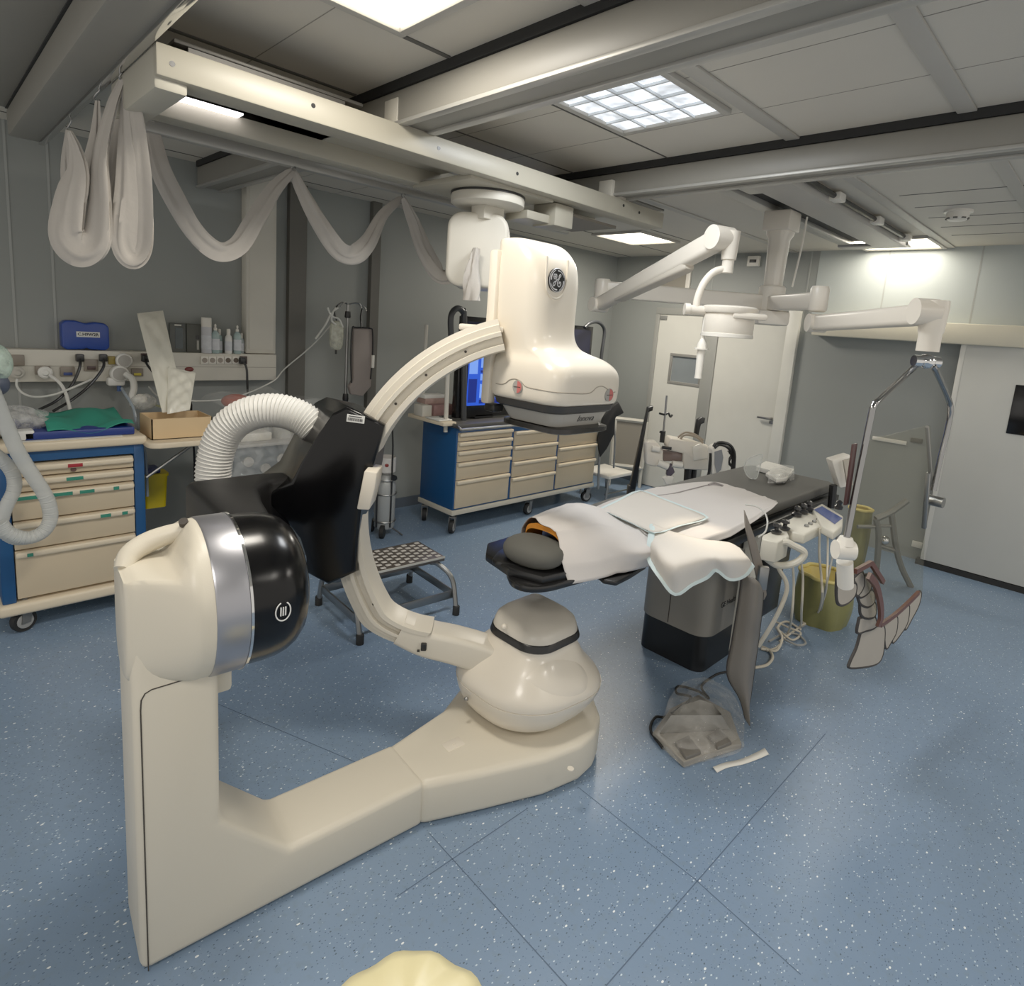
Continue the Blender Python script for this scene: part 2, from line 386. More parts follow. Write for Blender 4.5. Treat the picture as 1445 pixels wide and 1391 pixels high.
# ================================================================ ceiling fittings
M_rail = mat('rail_aluminium', (168, 166, 160), .4, .3)
def beam(name, x0, x1, y0, y1, zb, label, flange=0):
    t = thing(name, label, 'ceiling beam', ((x0+x1)/2, (y0+y1)/2, ZC))
    b = B(); b.bx(x0, x1, y0, y1, zb, ZC-.035, .012); finish(b, 'channel', M_beam, t)
    b = B(); b.bx(x0-.004, x1+.004, y0, y1, ZC-.035, ZC, 0); finish(b, 'mounting_gap', M_dark, t)
    if flange:
        b = B(); b.bx(x0-flange, x0+.01, y0, y1, ZC-.03, ZC-.002, .004); finish(b, 'flange', M_beam, t)
        b = B()
        for k in range(9): b.cyl((x0-flange/2, y0+.3+k*.5, ZC-.031), (x0-flange/2, y0+.3+k*.5, ZC-.04), .012, n=10)
        finish(b, 'bolt_row', M_steel, t)
        b = B(); b.bx(x1-.012, x1+.014, y0, y1, zb-.012, zb+.016, .003); finish(b, 'bottom_rail', M_chrome, t)
    else:
        b = B(); b.bx(x0-.006, x0+.03, y0, y1, zb-.01, zb+.004, .002); b.bx(x1-.03, x1+.006, y0, y1, zb-.01, zb+.004, .002); finish(b, 'bottom_lip', M_rail, t)
    return t
beam('ceiling_beam', .40, .53, YR+.1, 4.05, 2.425, 'grey ceiling beam with bolted flange at far left, fabric hooked below it', .17)
beam('ceiling_beam', 1.37, 1.53, YR+.1, YW-.05, 2.43, 'grey ceiling beam crossing between the two nearest ceiling lights')
beam('ceiling_beam', 2.74, 2.88, YR+.1, 2.6, 2.44, 'dark grey ceiling beam nearest the ceiling boom rails')

# ---- ceiling lights
M_glow = mat('light_diffuser', (255, 250, 236), .4, emit=(255, 246, 224), estr=5.5)
M_glow2 = mat('light_diffuser_cool', (240, 246, 250), .4, emit=(232, 240, 250), estr=1.2, var=.3, vscale=9)
_n = M_glow2.node_tree.nodes; _l = M_glow2.node_tree.links
_t = _n.new('ShaderNodeTexNoise'); _t.inputs['Scale'].default_value = 11; _t.inputs['Detail'].default_value = 2; _l.new(_n['Texture Coordinate'].outputs['Object'], _t.inputs['Vector'])
_r = _n.new('ShaderNodeMapRange'); _r.inputs['From Min'].default_value = .35; _r.inputs['From Max'].default_value = .65; _r.inputs['To Min'].default_value = .45; _r.inputs['To Max'].default_value = 1.5; _l.new(_t.outputs['Fac'], _r.inputs['Value']); _l.new(_r.outputs['Result'], _n['Principled BSDF'].inputs['Emission Strength'])
def troffer(x0, x1, y0, y1, label, cool=False, watt=30):
    t = thing('ceiling_light', label, 'ceiling light', ((x0+x1)/2, (y0+y1)/2, ZC), 0, 'ceiling light panels')
    b = B(); w = .03
    for q in ((x0, x1, y0, y0+w), (x0, x1, y1-w, y1), (x0, x0+w, y0+w, y1-w), (x1-w, x1, y0+w, y1-w)): b.bx(*q, ZC-.02, ZC, .004)
    finish(b, 'frame', M_trim, t)
    b = B(); b.bx(x0+w, x1-w, y0+w, y1-w, ZC-.006, ZC-.002); finish(b, 'diffuser', M_glow2 if cool else M_glow, t)
    if cool:
        b = B()
        for k in range(1, 4):
            b.bx(x0+w+(x1-x0-2*w)*k/4-.004, x0+w+(x1-x0-2*w)*k/4+.004, y0+w, y1-w, ZC-.016, ZC-.006)
            b.bx(x0+w, x1-w, y0+w+(y1-y0-2*w)*k/4-.004, y0+w+(y1-y0-2*w)*k/4+.004, ZC-.016, ZC-.006)
        finish(b, 'louvre_grid', mat('louvre', (222, 226, 228), .3), t)
    l = bpy.data.lights.new('panel_lamp', 'AREA'); l.shape = 'RECTANGLE'; l.size = x1-x0-.08; l.size_y = y1-y0-.08; l.energy = watt; l.color = (1, .93, .82) if not cool else (.95, .98, 1)
    lo = bpy.data.objects.new('panel_lamp', l); COL.objects.link(lo); lo.parent = t; lo.location = (0, 0, -.03)
    return t
troffer(.70, 1.16, 1.40, 1.80, 'bright ceiling light cut by the top edge of the picture, nearest the viewer', watt=17)
troffer(1.76, 2.30, 1.26, 1.78, 'square ceiling light with a cool grid of small cells above the table head', True, watt=16)
troffer(4.47, 5.10, 3.15, 3.70, 'small bright ceiling light beyond the detector arm, near the far left corner', watt=30)
troffer(5.36, 5.93, 1.22, 1.82, 'bright ceiling light against the back wall, past the end of the boom rails', watt=7)
# strip luminaire behind the suspension bridge
t = thing('strip_light', 'glowing white strip light under the left end of the suspension bridge', 'ceiling light', (.8, 2.52, 2.42))
b = B(); b.bx(.62, 1.28, 2.47, 2.62, 2.405, 2.45, .006); finish(b, 'housing', M_trim, t)
b = B(); b.bx(.67, .94, 2.505, 2.575, 2.398, 2.41, .006); finish(b, 'tube_glow', mat('strip_glow', (255, 255, 255), .4, emit=(255, 248, 250), estr=4), t)
# unseen fill lamps, added out of view to soften the contrast
for (x, y) in ((-.6, 0.2), (1.6, -1.2), (3.6, -1.2)):
    l = bpy.data.lights.new('fill_lamp', 'AREA'); l.shape = 'RECTANGLE'; l.size = .55; l.size_y = .55; l.energy = 22; l.color = (1, .94, .85)
    lo = bpy.data.objects.new('fill_lamp', l); COL.objects.link(lo); lo.location = (x, y, ZC-.02)
# smoke detector, vent, wall sensor
p = Zp(1353, 297, ZC)
t = thing('smoke_detector', 'round white smoke detector on the ceiling at the right', 'smoke detector', p)
b = B(); b.lathe([(.075, -.012), (.075, 0)], Matrix.Translation(p), 28); finish(b, 'base', M_white, t)
b = B(); b.lathe([(.02, -.062), (.045, -.058), (.058, -.045), (.06, -.012)], Matrix.Translation(p), 28); finish(b, 'sensor_head', M_white, t)
b = B()
for k in range(8):
    a = k*pi/4; b.box((.054, 0, -.048), (.012, .022, .008), 0, Matrix.Translation(p) @ Matrix.Rotation(a, 4, 'Z'))
finish(b, 'slot_row', M_gap, t)
t = thing('air_vent', 'slatted air vent in the ceiling beside the far end of the bridge beam', 'vent', (3.62, 2.62, ZC))
b = B(); b.bx(3.42, 3.82, 2.52, 2.62, ZC-.006, ZC); finish(b, 'backing', M_gap, t)
b = B()
for k in range(5): b.bx(3.42, 3.82, 2.52+k*.022, 2.532+k*.022, ZC-.012, ZC-.004)
finish(b, 'slats', M_beam, t)
p = back(1065, 369, .0)
t = thing('wall_sensor', 'small white wall sensor high on the back wall beside the boom column', 'sensor', (XW, p.y, p.z))
b = B(); b.bx(XW-.04, XW, p.y-.06, p.y+.06, p.z-.05, p.z+.05, .006); finish(b, 'body', M_white, t)
b = B(); b.bx(XW-.045, XW-.038, p.y-.035, p.y+.035, p.z-.015, p.z+.015, .003); finish(b, 'eye', M_black, t)
pa = back(888, 380); pb = back(972, 425)
t = thing('wall_frame', 'white framed board high on the back wall behind the lamp arm', 'wall board', (XW, (pa.y+pb.y)/2, pb.z))
b = B(); y0, y1, z0, z1 = pb.y, pa.y-.25, pa.z-.34, pa.z
for q in ((y0, y1, z0, z0+.05), (y0, y1, z1-.05, z1), (y0, y0+.05, z0+.05, z1-.05), (y1-.05, y1, z0+.05, z1-.05)): b.bx(XW-.03, XW, *q, .004)
finish(b, 'frame', M_white, t)
b = B(); b.bx(XW-.012, XW, y0+.05, y1-.05, z0+.05, z1-.05); finish(b, 'panel', mat('board_taupe', (140, 134, 122), .6), t)
# ================================================================ floor-mounted C-arm gantry
M_bei = mat('machine_beige', (208, 200, 182), .38, var=.03, vscale=3, bump=.03, bscale=300)
M_bei2 = mat('machine_ivory', (219, 210, 194), .28, var=.02, vscale=3, coat=.2)
M_rail2 = mat('arc_cream', (206, 199, 184), .35, var=.03)
M_blkg = mat('gloss_black_cover', (5, 5, 6), .2, var=.1)
M_blkg.node_tree.nodes['Principled BSDF'].inputs['Specular IOR Level'].default_value = .28
M_silver = mat('silver_ring', (166, 166, 172), .32, .85, var=.06)
M_seam = mat('seam_dark', (52, 46, 40), .7)
M_lgrey = mat('detector_grey', (158, 154, 146), .4)
M_dkgrey = mat('detector_band', (46, 45, 44), .45)
ga = radians(-5.2)
G0 = Vector((.314, 1.515, 0)); gd = Vector((cos(ga), sin(ga), 0)); gv = Vector((-sin(ga), cos(ga), 0))
MG = frame(G0, gd, gv)                       # u along the foot, v away from the viewer, z up
MGp = frame(G0, gd, (0, 0, 1))               # polygon (u, z), pulled along -v
gan = thing('angiography_gantry', 'big ivory and black C-shaped x-ray gantry standing on the blue floor', 'x-ray machine', (.314, 1.62, 0), ga)
# L-shaped base: column, gusset and foot in one casting
b = B()
b.prism([(0, .004), (.825, .004), (.825, .17), (.375, .163), (.19, .35), (.19, .9), (0, .9)], -.235, 0, MGp, .022, 3)
base = finish(b, 'base', M_bei, gan, ang=50)
b = B(); b.tube([MG @ Vector((x, -.0004, z)) for x, z in ((.016, .006), (.016, .4), (.016, .74), (.018, .765), (.026, .78), (.040, .786), (.1, .788), (.183, .788))], .0016, 6); finish(b, 'panel_seam', M_seam, base)
b = B(); b.bx(.185, .238, .07, .2, .675, .92, .012, MG); finish(b, 'column_rib', M_bei, base)
# foot plate under the tube
plan = [(1.118, 1.440), (1.32, 1.352), (1.54, 1.262), (1.70, 1.228), (1.80, 1.238), (1.90, 1.29), (1.985, 1.40), (2.02, 1.53), (1.985, 1.68), (1.88, 1.79), (1.74, 1.83), (1.58, 1.80), (1.42, 1.72), (1.12, 1.672)]
b = B(); b.prism(plan, .004, .168, None, .026, 3); fp = finish(b, 'foot_plate', M_bei, gan, ang=50)
p = Zp(805, 1085, .168); b = B(); b.cyl(p+Vector((0, 0, -.002)), p+Vector((0, 0, .003)), .012); finish(b, 'screw_cap', M_bei2, fp)
p = Zp(640, 1050, .168); b = B(); b.box((0, 0, 0), (.075, .05, .004), .0015, rz(p, -.1)); b.cyl(p, p+Vector((0, 0, .004)), .006); finish(b, 'access_plate', M_bei2, fp)
# pivot housing: rounded block at the rear blending into the round bearing
ZP = .948
rings = []
n = 48
for k in range(15):
    t = k/14; u = -.012+.178*t if k else -.006
    e = t*t*(3-2*t)
    w = .105+(.203-.105)*min(1, e*1.15+.0); ht = (.150-.0)+(.203-.150)*e; hb = .16+.043*e
    p_ = .55+.45*e
    if k == 0: w *= .9; ht *= .9; hb *= .95
    ring = []
    for j in range(n):
        a = 2*pi*j/n; c_, s_ = cos(a), sin(a)
        y = w*(abs(c_)**p_)*(1 if c_ > 0 else -1); z = (ht if s_ > 0 else hb)*(abs(s_)**p_)*(1 if s_ > 0 else -1)
        zc_ = .112+.10*max(0, (u-.10)/.05) if u > .004 else .105
        ring.append((u, .112+y, ZP+min(z, zc_)))
    rings.append(ring)
b = B(); b.loft(rings, True, MG); hous = finish(b, 'pivot_housing', M_bei, gan, ang=60)
b = B(); b.tube([(.004, .125, 1.048), (.022, .15, 1.074), (.06, .166, 1.092), (.11, .163, 1.108), (.16, .145, 1.122)], lambda t: .020+.007*sin(pi*t), 12, 6)
bm_ = b.bm; bmesh.ops.transform(bm_, matrix=MG, verts=bm_.verts); finish(b, 'lift_handle', M_bei, hous)
p = MG @ Vector((.140, .135, 1.138)); b = B(); b.cyl(p, p+Vector((-.004, -.006, .012)), .011); finish(b, 'handle_screw', M_seam, hous)
MA = frame(MG @ Vector((0, .112, ZP)), gv*-1, (0, 0, 1))     # z along the pivot axis?
MA = axis_frame(MG @ Vector((0, .112, ZP)), gd)
b = B(); b.lathe([(.12, .15), (.204, .163), (.206, .168), (.206, .238), (.2, .240)], MA, 64); finish(b, 'bearing_ring', M_silver, gan, 'brushed silver ring around the pivot')
b = B(); b.lathe([(.19, .236), (.208, .239), (.208, .245), (.19, .247)], MA, 64); finish(b, 'trim_ring', M_chrome, gan)
b = B(); b.lathe([(.19, .244), (.200, .247), (.200, .29), (.197, .325), (.190, .352), (.177, .376), (.157, .396), (.125, .411), (.08, .419), (.03, .421)], MA, 64); drum = finish(b, 'drum_cover', M_blkg, gan, 'glossy black drum cover', ang=50)
# ring emblem on the drum
mE = mat('emblem_white', (225, 225, 222), .4)
def on_drum(px, py, r=.2):
    # nearest hit of the pixel ray with the drum's cylinder
    d = ray(px, py); o = O-(MG @ Vector((0, .112, ZP)))
    d2 = d-gd*d.dot(gd); o2 = o-gd*o.dot(gd); A_ = d2.dot(d2); Bq = 2*o2.dot(d2); C_ = o2.dot(o2)-r*r
    t = (-Bq-sqrt(max(0, Bq*Bq-4*A_*C_)))/(2*A_); return O+d*t
hit_ = surface_hit([drum], 399, 862); p = hit_[0]; nrm = hit_[1] if hit_[1].dot(ray(399, 862)) < 0 else -hit_[1]
ex_ = (rt-nrm*rt.dot(nrm)).normalized(); Em = frame(p+nrm*.003, ex_, nrm.cross(ex_)); 
b = B(); b.tube([(.019*cos(a), .024*sin(a), 0) for a in [radians(110+k*12) for k in range(27)]], .0016, 6)
for dx in (-.006, 0, .006): b.box((dx, 0, 0), (.0028, .022, .002))
bmesh.ops.transform(b.bm, matrix=Em, verts=b.bm.verts); finish(b, 'ring_emblem', mE, drum)
# ---- offset arm: black slab behind the drum
ISO = Vector((1.72, 1.53, .95)); th = radians(-42)
ce = Vector((cos(th), sin(th), 0)); cn = Vector((-sin(th), cos(th), 0))   # ce: opening side of the C, cn: away from the viewer
b = B(); b.prism([(.27, .05), (.36, .05), (.39, .2), (.42, .42), (.45, .56), (.51, .64), (.60, .67), (.60, .75), (.50, .76), (.27, .74), (.25, .70)], .86, 1.092, MG, .03, 3)
slab = finish(b, 'offset_arm', mat('satin_black_cover', (13, 12, 12), .42, var=.1), gan, 'black offset arm between drum and arc holder', ang=50)
p = Zp(300, 700, 1.0)
# ---- arc holder
prs = [((490, 573), (461, 560)), ((515, 585), (505, 570)), ((543, 600), (548, 592)), ((529, 650), (540, 650)), ((512, 700), (528, 700)), ((505, 760), (522, 760)), ((503, 806), (520, 806)), ((484, 815), (500, 815)), ((464, 824), (476, 822)), ((447, 815), (455, 812)), ((434, 808), (440, 800)), ((432, 785), (436, 775)), ((424, 760), (426, 750)), ((407, 738), (405, 730)), ((388, 718), (370, 712)), ((372, 702), (345, 690)), ((386, 692), (368, 670)), ((411, 680), (395, 650)), ((427, 649), (411, 620)), ((450, 611), (427, 590)), ((470, 583), (445, 568))]
f0 = [Pp(*a, ISO+cn*-.125, cn) for a, c_ in prs]; f1 = [Pp(*c_, ISO+cn*.13, cn) for a, c_ in prs]
cen = sum(f0, Vector())/len(f0)
f00 = [p+(cen-p).normalized()*.014-cn*.008 for p in f0]; f05 = [p+(cen-p).normalized()*.004-cn*.005 for p in f0]
f01 = [p+cn*.012 for p in f0]
b = B(); b.loft([f00, f05, f0, f01, f1], True); hold = finish(b, 'arc_holder', M_blkg, gan, 'black plate that carries the arc', ang=40)
pl = Pp(502, 591, ISO+cn*-.135, cn); Ml = frame(pl, ce, (0, 0, 1)) @ Matrix.Rotation(radians(-4), 4, 'Z')
b = B(); b.box((0, 0, 0), (.062, .026, .003), 0, Ml); lb = finish(b, 'asset_label', mat('label_white', (214, 214, 210), .6), hold)
b = B(); random.seed(3)
x = -.027
while x < .024:
    wd = random.choice((.0012, .002, .003)); b.box((x+wd/2, -.003, .0021), (wd, .010, .001), 0, Ml); x += wd+random.choice((.0012, .002))
b.box((-.002, .008, .0021), (.045, .003, .001), 0, Ml); finish(b, 'barcode', mat('ink', (40, 40, 42), .7), lb)
# ---- C arc: grooved section swept around the isocentre
prof = [(.688, -.088), (.694, -.104), (.713, -.104), (.716, -.080), (.742, -.080), (.745, -.100), (.758, -.100), (.762, -.078), (.784, -.078), (.787, -.07), (.806, -.066), (.806, -.036), (.798, -.032), (.798, .0), (.806, .004), (.806, .02), (.79, .03), (.70, .03), (.688, .022)]
rings = []
for k in range(73):
    a = radians(107+(226.5-107)*k/72); dr = ce*cos(a)+Vector((0, 0, 1))*sin(a)
    sft = -.125*(max(0, math.degrees(a)-212)/18)**1.3
    rings.append([ISO+dr*(r+sft)+cn*o for r, o in prof])
b = B(); b.loft(rings, True); arc = finish(b, 'c_arc', M_rail2, gan, 'cream grooved C arc', ang=30)
b = B()
for k in range(70):
    a = radians(112+k*.75); dr = ce*cos(a)+Vector((0, 0, 1))*sin(a); tg = Vector((0, 0, 1))*cos(a)-ce*sin(a)
    Mk = frame(ISO+dr*.7995+cn*-.016, cn, tg); b.box((0, 0, 0), (.03, .004, .006), 0, Mk)
finish(b, 'gear_rack', mat('rack_tan', (150, 138, 112), .5), arc)
for a, r in ((118, .731), (131, .731), (143, .731), (196, .731), (208, .721), (220, .681)):
    a = radians(a); dr = ce*cos(a)+Vector((0, 0, 1))*sin(a); q = ISO+dr*r+cn*-.080
    b = B(); b.cyl(q, q-cn*.003, .005, n=10); finish(b, 'screw', M_seam, arc)
# cream stop block on the inner side of the arc
q = [Pp(*p, ISO+cn*-.19, cn) for p in ((514, 664), (532, 667), (529, 690), (526, 700), (521, 720), (503, 719))]
q2 = [p+cn*.12 for p in q]
b = B(); b.loft([q, q2], True, bev=.006); finish(b, 'stop_block', M_bei2, arc)
q = Pp(598, 912, ISO+cn*-.105, cn); b = B(); b.box((0, 0, 0), (.022, .03, .02), .004, frame(q, ce, (0, 0, 1))); b.box((-.02, -.018, 0), (.01, .006, .012), 0, frame(q, ce, (0, 0, 1))); finish(b, 'end_switch', M_black, arc)
# upper end of the arc: bracket towards the detector
p0 = Pp(668, 462, ISO, cn); b = B(); b.box((.03, 0, 0), (.16, .022, .13), .006, frame(p0, ce, (0, 0, 1))); finish(b, 'end_bracket', M_bei2, arc)
# ---- flat detector on top: boot-shaped ivory housing
def sec(z, x0, x1, y0, y1, r, k=7): return [(x, y, z) for x, y in rrect((x0+x1)/2, (y0+y1)/2, x1-x0, y1-y0, r, k)]
rings = [sec(1.435, 1.545, 1.895, 1.365, 1.70, .06), sec(1.45, 1.53, 1.908, 1.35, 1.715, .065), sec(1.50, 1.525, 1.912, 1.345, 1.72, .07),
         sec(1.545, 1.527, 1.910, 1.347, 1.72, .075), sec(1.575, 1.535, 1.895, 1.362, 1.725, .08), sec(1.598, 1.548, 1.872, 1.395, 1.73, .08),
         sec(1.612, 1.552, 1.845, 1.432, 1.735, .08), sec(1.628, 1.553, 1.822, 1.463, 1.74, .08), sec(1.655, 1.552, 1.806, 1.482, 1.745, .075),
         sec(1.70, 1.549, 1.800, 1.490, 1.75, .075), sec(1.80, 1.545, 1.803, 1.490, 1.755, .08), sec(1.87, 1.543, 1.808, 1.492, 1.758, .085),
         sec(1.93, 1.543, 1.808, 1.505, 1.758, .09), sec(1.975, 1.545, 1.80, 1.535, 1.757, .09), sec(2.002, 1.553, 1.785, 1.58, 1.752, .07), sec(2.014, 1.572, 1.76, 1.63, 1.742, .04), sec(2.016, 1.60, 1.74, 1.66, 1.72, .02)]
b = B(); b.loft(smooth_rings(rings, 4), True); det = finish(b, 'detector_housing', M_bei2, gan, 'ivory boot-shaped detector housing', ang=70)
b = B(); b.bx(1.530, 1.57, 1.695, 1.742, 1.40, 1.97, .012); finish(b, 'spine', M_bei2, det)
b = B(); b.bx(1.53, 1.58, 1.66, 1.715, 1.375, 1.405, .006); finish(b, 'spine_foot', M_black, det)
b = B(); b.loft([sec(1.408, 1.55, 1.89, 1.372, 1.69, .06), sec(1.414, 1.542, 1.897, 1.364, 1.697, .06), sec(1.437, 1.536, 1.903, 1.358, 1.704, .06)], True); finish(b, 'collision_band', M_dkgrey, det, 'charcoal band around the detector')
b = B(); b.loft([sec(1.358, 1.585, 1.858, 1.395, 1.655, .05), sec(1.372, 1.578, 1.865, 1.388, 1.662, .05), sec(1.409, 1.56, 1.883, 1.378, 1.68, .05)], True); low = finish(b, 'detector_skirt', M_lgrey, det, 'grey lower skirt of the detector')
b = B(); b.loft([sec(1.328, 1.60, 1.87, 1.39, 1.66, .06), sec(1.336, 1.575, 1.885, 1.368, 1.685, .06), sec(1.352, 1.575, 1.885, 1.368, 1.685, .06), sec(1.36, 1.60, 1.86, 1.39, 1.66, .05)], True); finish(b, 'detector_plate', mat('gloss_black_plate', (24, 23, 22), .25), det, 'black face plate of the detector')
# moulded line above the band, and the two half-red collision markers
b = B()
lp_ = [surface_hit([det], p.x, p.y) for p in spline([(700, 541, 0), (708, 542, 0), (714, 540, 0), (719, 536, 0), (727, 534.5, 0), (735, 538, 0), (742, 545, 0), (755, 548.5, 0), (780, 553, 0), (805, 555, 0), (826, 555.5, 0), (835, 553, 0), (842, 546.5, 0), (850, 545, 0), (857, 549, 0), (862, 554, 0), (868, 553, 0)], 4)]
b.tube([p[0] for p in lp_ if p], .0022, 6); finish(b, 'moulding_line', mat('moulding_shade', (150, 142, 128), .6), det)
for (o_, x_, y_, nm) in (((1.524, 1.535, 1.487), (0, -1, 0), (0, 0, 1), 'a'), ((1.81, 1.3455, 1.476), (1, 0, 0), (0, 0, 1), 'b')):
    Mm = frame(o_, x_, y_); Mm = Mm @ Matrix.Rotation(radians(0), 4, 'Z')
    b = B(); b.lathe([(.024, -.003), (.024, .003)], Mm, 28); mk = finish(b, 'collision_marker', mat('marker_grey', (150, 148, 142), .5), det)
    b = B(); hp_ = [(.0215*cos(radians(a)), .0215*sin(radians(a))) for a in range(-90, 91, 12)]
    b.prism(hp_, .003, .0042, Mm); finish(b, 'red_half', mat('marker_red', (186, 96, 92), .5), mk)
    b = B(); b.box((0, 0, .0045), (.034, .0022, .001), 0, Mm); finish(b, 'marker_bar', M_seam, mk)
# maker's name on the skirt
ps = Yp(826, 590, 1.3835); b = B(); b.text('Innova', .036, frame((ps.x, 1.3825, ps.z), (1, 0, 0), (0, -.27, 1)), .0008, .3, -.0007); finish(b, 'lettering', mat('ink', (40, 40, 42), .7), low)
# round monogram on the front of the housing
pm = Yp(785.5, 395.5, 1.488); Mm = frame((pm.x, 1.4885, pm.z), (1, 0, 0), (0, 0, 1))
b = B(); b.tube([(-.056, .075, -.002), (-.055, .01, 0), (-.045, -.035, 0), (-.022, -.058, 0), (.0, -.063, 0), (.024, -.056, 0), (.045, -.033, 0), (.055, .01, 0), (.057, .075, -.004)], .0045, 8, 5)
bmesh.ops.transform(b.bm, matrix=Mm, verts=b.bm.verts); finish(b, 'recess_rim', M_bei2, det)
b = B(); b.lathe([(.0415, -.004), (.0415, .0025), (.039, .004)], Mm, 40); badge = finish(b, 'round_badge', mat('badge_black', (14, 14, 15), .3), det, 'black round badge with silver script monogram')
b = B()
for k in range(4):
    a0 = radians(20+90*k); b.tube([((.0355-.0028*(i/8.0))*cos(a0+i*.155), (.0355-.0028*(i/8.0))*sin(a0+i*.155), .0045) for i in range(9)], lambda t: .0008+.0016*t, 6)
b.tube([(.040*cos(a*pi/24), .040*sin(a*pi/24), .0035) for a in range(49)], .0013, 6)
gl = [(-.021, .008), (-.019, .018), (-.013, .019), (-.011, .010), (-.015, .004), (-.019, .008), (-.013, .013), (-.008, .020), (-.005, .013), (-.008, .003), (-.004, -.001), (-.008, -.006), (-.012, -.016), (-.018, -.021), (-.021, -.015), (-.016, -.008), (-.006, -.002), (.002, .004), (.010, .010), (.016, .017), (.012, .021), (.007, .014), (.008, .005), (.005, .001), (.001, -.008), (.004, -.018), (.012, -.021), (.018, -.014), (.017, -.006), (.011, -.005), (.010, -.012)]
b.tube([(x, y, .0045) for x, y in gl], .0017, 6, 5)
bmesh.ops.transform(b.bm, matrix=Mm, verts=b.bm.verts); finish(b, 'monogram', mat('badge_silver', (205, 205, 208), .3, .3), badge)
# ---- x-ray tube below
def sq(z, cx, cy, w, d, r, k=9):
    out = []
    g_ = max(0, min(1, (z-.17)/.12)) if z < .31 else max(0, 1-(z-.31)/.13)**2
    for x, y in rrect(cx, cy, w, d, r, k):
        a = atan2(y-cy, x-cx); dl = (a+radians(38)+pi) % (2*pi)-pi; f = .036*g_*math.exp(-(dl/1.0)**2) if z < .45 else 0
        out.append((x+f*cos(a), y+f*sin(a), z))
    return out
rings = [sq(.172, 1.70, 1.55, .30, .30, .14), sq(.176, 1.70, 1.55, .36, .36, .165), sq(.19, 1.70, 1.55, .415, .415, .185), sq(.215, 1.70, 1.55, .465, .465, .20), sq(.25, 1.70, 1.55, .50, .50, .21), sq(.285, 1.70, 1.55, .516, .516, .21), sq(.305, 1.70, 1.55, .52, .52, .21)]
b = B(); b.loft(smooth_rings(rings, 3), True); tb = finish(b, 'tube_bowl', M_bei2, gan, 'ivory bowl under the x-ray tube', ang=60)
rings = [sq(.307, 1.70, 1.55, .517, .517, .21), sq(.325, 1.70, 1.55, .516, .516, .21), sq(.345, 1.70, 1.55, .502, .502, .20), sq(.365, 1.70, 1.55, .478, .478, .19), sq(.39, 1.702, 1.548, .44, .44, .17), sq(.415, 1.705, 1.545, .40, .40, .15), sq(.44, 1.71, 1.54, .362, .362, .13), sq(.47, 1.715, 1.535, .315, .315, .11), sq(.492, 1.72, 1.53, .305, .305, .10)]
b = B(); b.loft(smooth_rings(rings, 3), True); tc_ = finish(b, 'tube_cover', M_bei2, gan, 'ivory shell of the x-ray tube', ang=60)
b = B(); b.loft([sq(.488, 1.72, 1.53, .31, .31, .10), sq(.492, 1.72, 1.53, .316, .316, .10), sq(.516, 1.72, 1.53, .306, .306, .10), sq(.52, 1.72, 1.53, .298, .298, .10)], True); finish(b, 'black_band', M_black, tc_)
b = B(); b.loft([sq(.518, 1.72, 1.53, .30, .30, .10), sq(.540, 1.72, 1.53, .29, .29, .095), sq(.558, 1.728, 1.538, .262, .262, .07), sq(.575, 1.742, 1.552, .205, .205, .045), sq(.590, 1.758, 1.568, .13, .13, .028), sq(.598, 1.77, 1.58, .06, .06, .015)], True); finish(b, 'collimator_cap', mat('cap_grey', (196, 190, 178), .35, var=.12, vscale=5), gan, 'greyish rounded cap over the tube window', ang=50)
# shoulder lobe and raised lens-shaped pad on the right flank
lens_t = [(731, 957), (745, 945), (762, 934), (782, 927), (800, 926), (815, 932), (828, 943)]
lens_b = [(731, 957), (748, 968), (765, 978), (785, 986), (805, 988), (822, 982), (833, 970)]
lens_t, lens_b = [spline([(x, y, 0) for x, y in q], 3) for q in (lens_t, lens_b)]
objs_ = [tc_]; rws = []
for k, (p, q) in enumerate(zip(lens_t, lens_b)):
    row = []
    for i in range(9):
        v = i/8; w_ = p*(1-v)+q*v; h = surface_hit(objs_, w_.x, w_.y); e = 4*v*(1-v)*min(1, k/8)*min(1, (len(lens_t)-1-k)/3+.15)
        n_ = h[1] if h[1].dot(ray(w_.x, w_.y)) < 0 else -h[1]
        row.append(h[0]+n_*(-.003+.011*e))
    rws.append(row)
b = B(); b.loft(rws, False, closed=False); finish(b, 'flank_pad', M_bei2, tc_, ang=80)
b = B(); p = Dp(658, 986, (1.52, 1.50)); b.ball(p, .009); finish(b, 'fixing_screw', M_steel, tc_)
b = B(); p = Dp(711, 884, (1.62, 1.47)); b.ball(p, .012); finish(b, 'cap_screw', M_bei2, tc_)
b = B(); p = Dp(800, 1003, (1.83, 1.345)); b.box((0, 0, 0), (.014, .002, .014), 0, frame(p+Vector((-.01, -.012, 0)), (1, .3, 0), (0, 0, 1))); finish(b, 'warning_mark', mat('mark_olive', (150, 140, 60), .6), tc_)
# ---- arm between the arc's lower end and the tube
cc_ = ISO-cn*.035; pth = [Pp(566, 884, cc_, cn), Pp(600, 899, cc_, cn), Pp(645, 910, cc_, cn), Pp(690, 925, cc_, cn), Pp(735, 950, cc_, cn)]
rings = []
P_ = spline(pth, 6)
for i, p in enumerate(P_):
    d = (P_[min(i+1, len(P_)-1)]-P_[max(0, i-1)]).normalized(); nn = cn.cross(d).normalized()
    hh = .050+.016*i/len(P_)
    rings.append([p+cn*x+nn*y for x, y in rrect(0, 0, .135, hh*2, .022, 4)])
b = B(); b.loft(rings, True); finish(b, 'tube_arm', M_rail2, gan, ang=40)
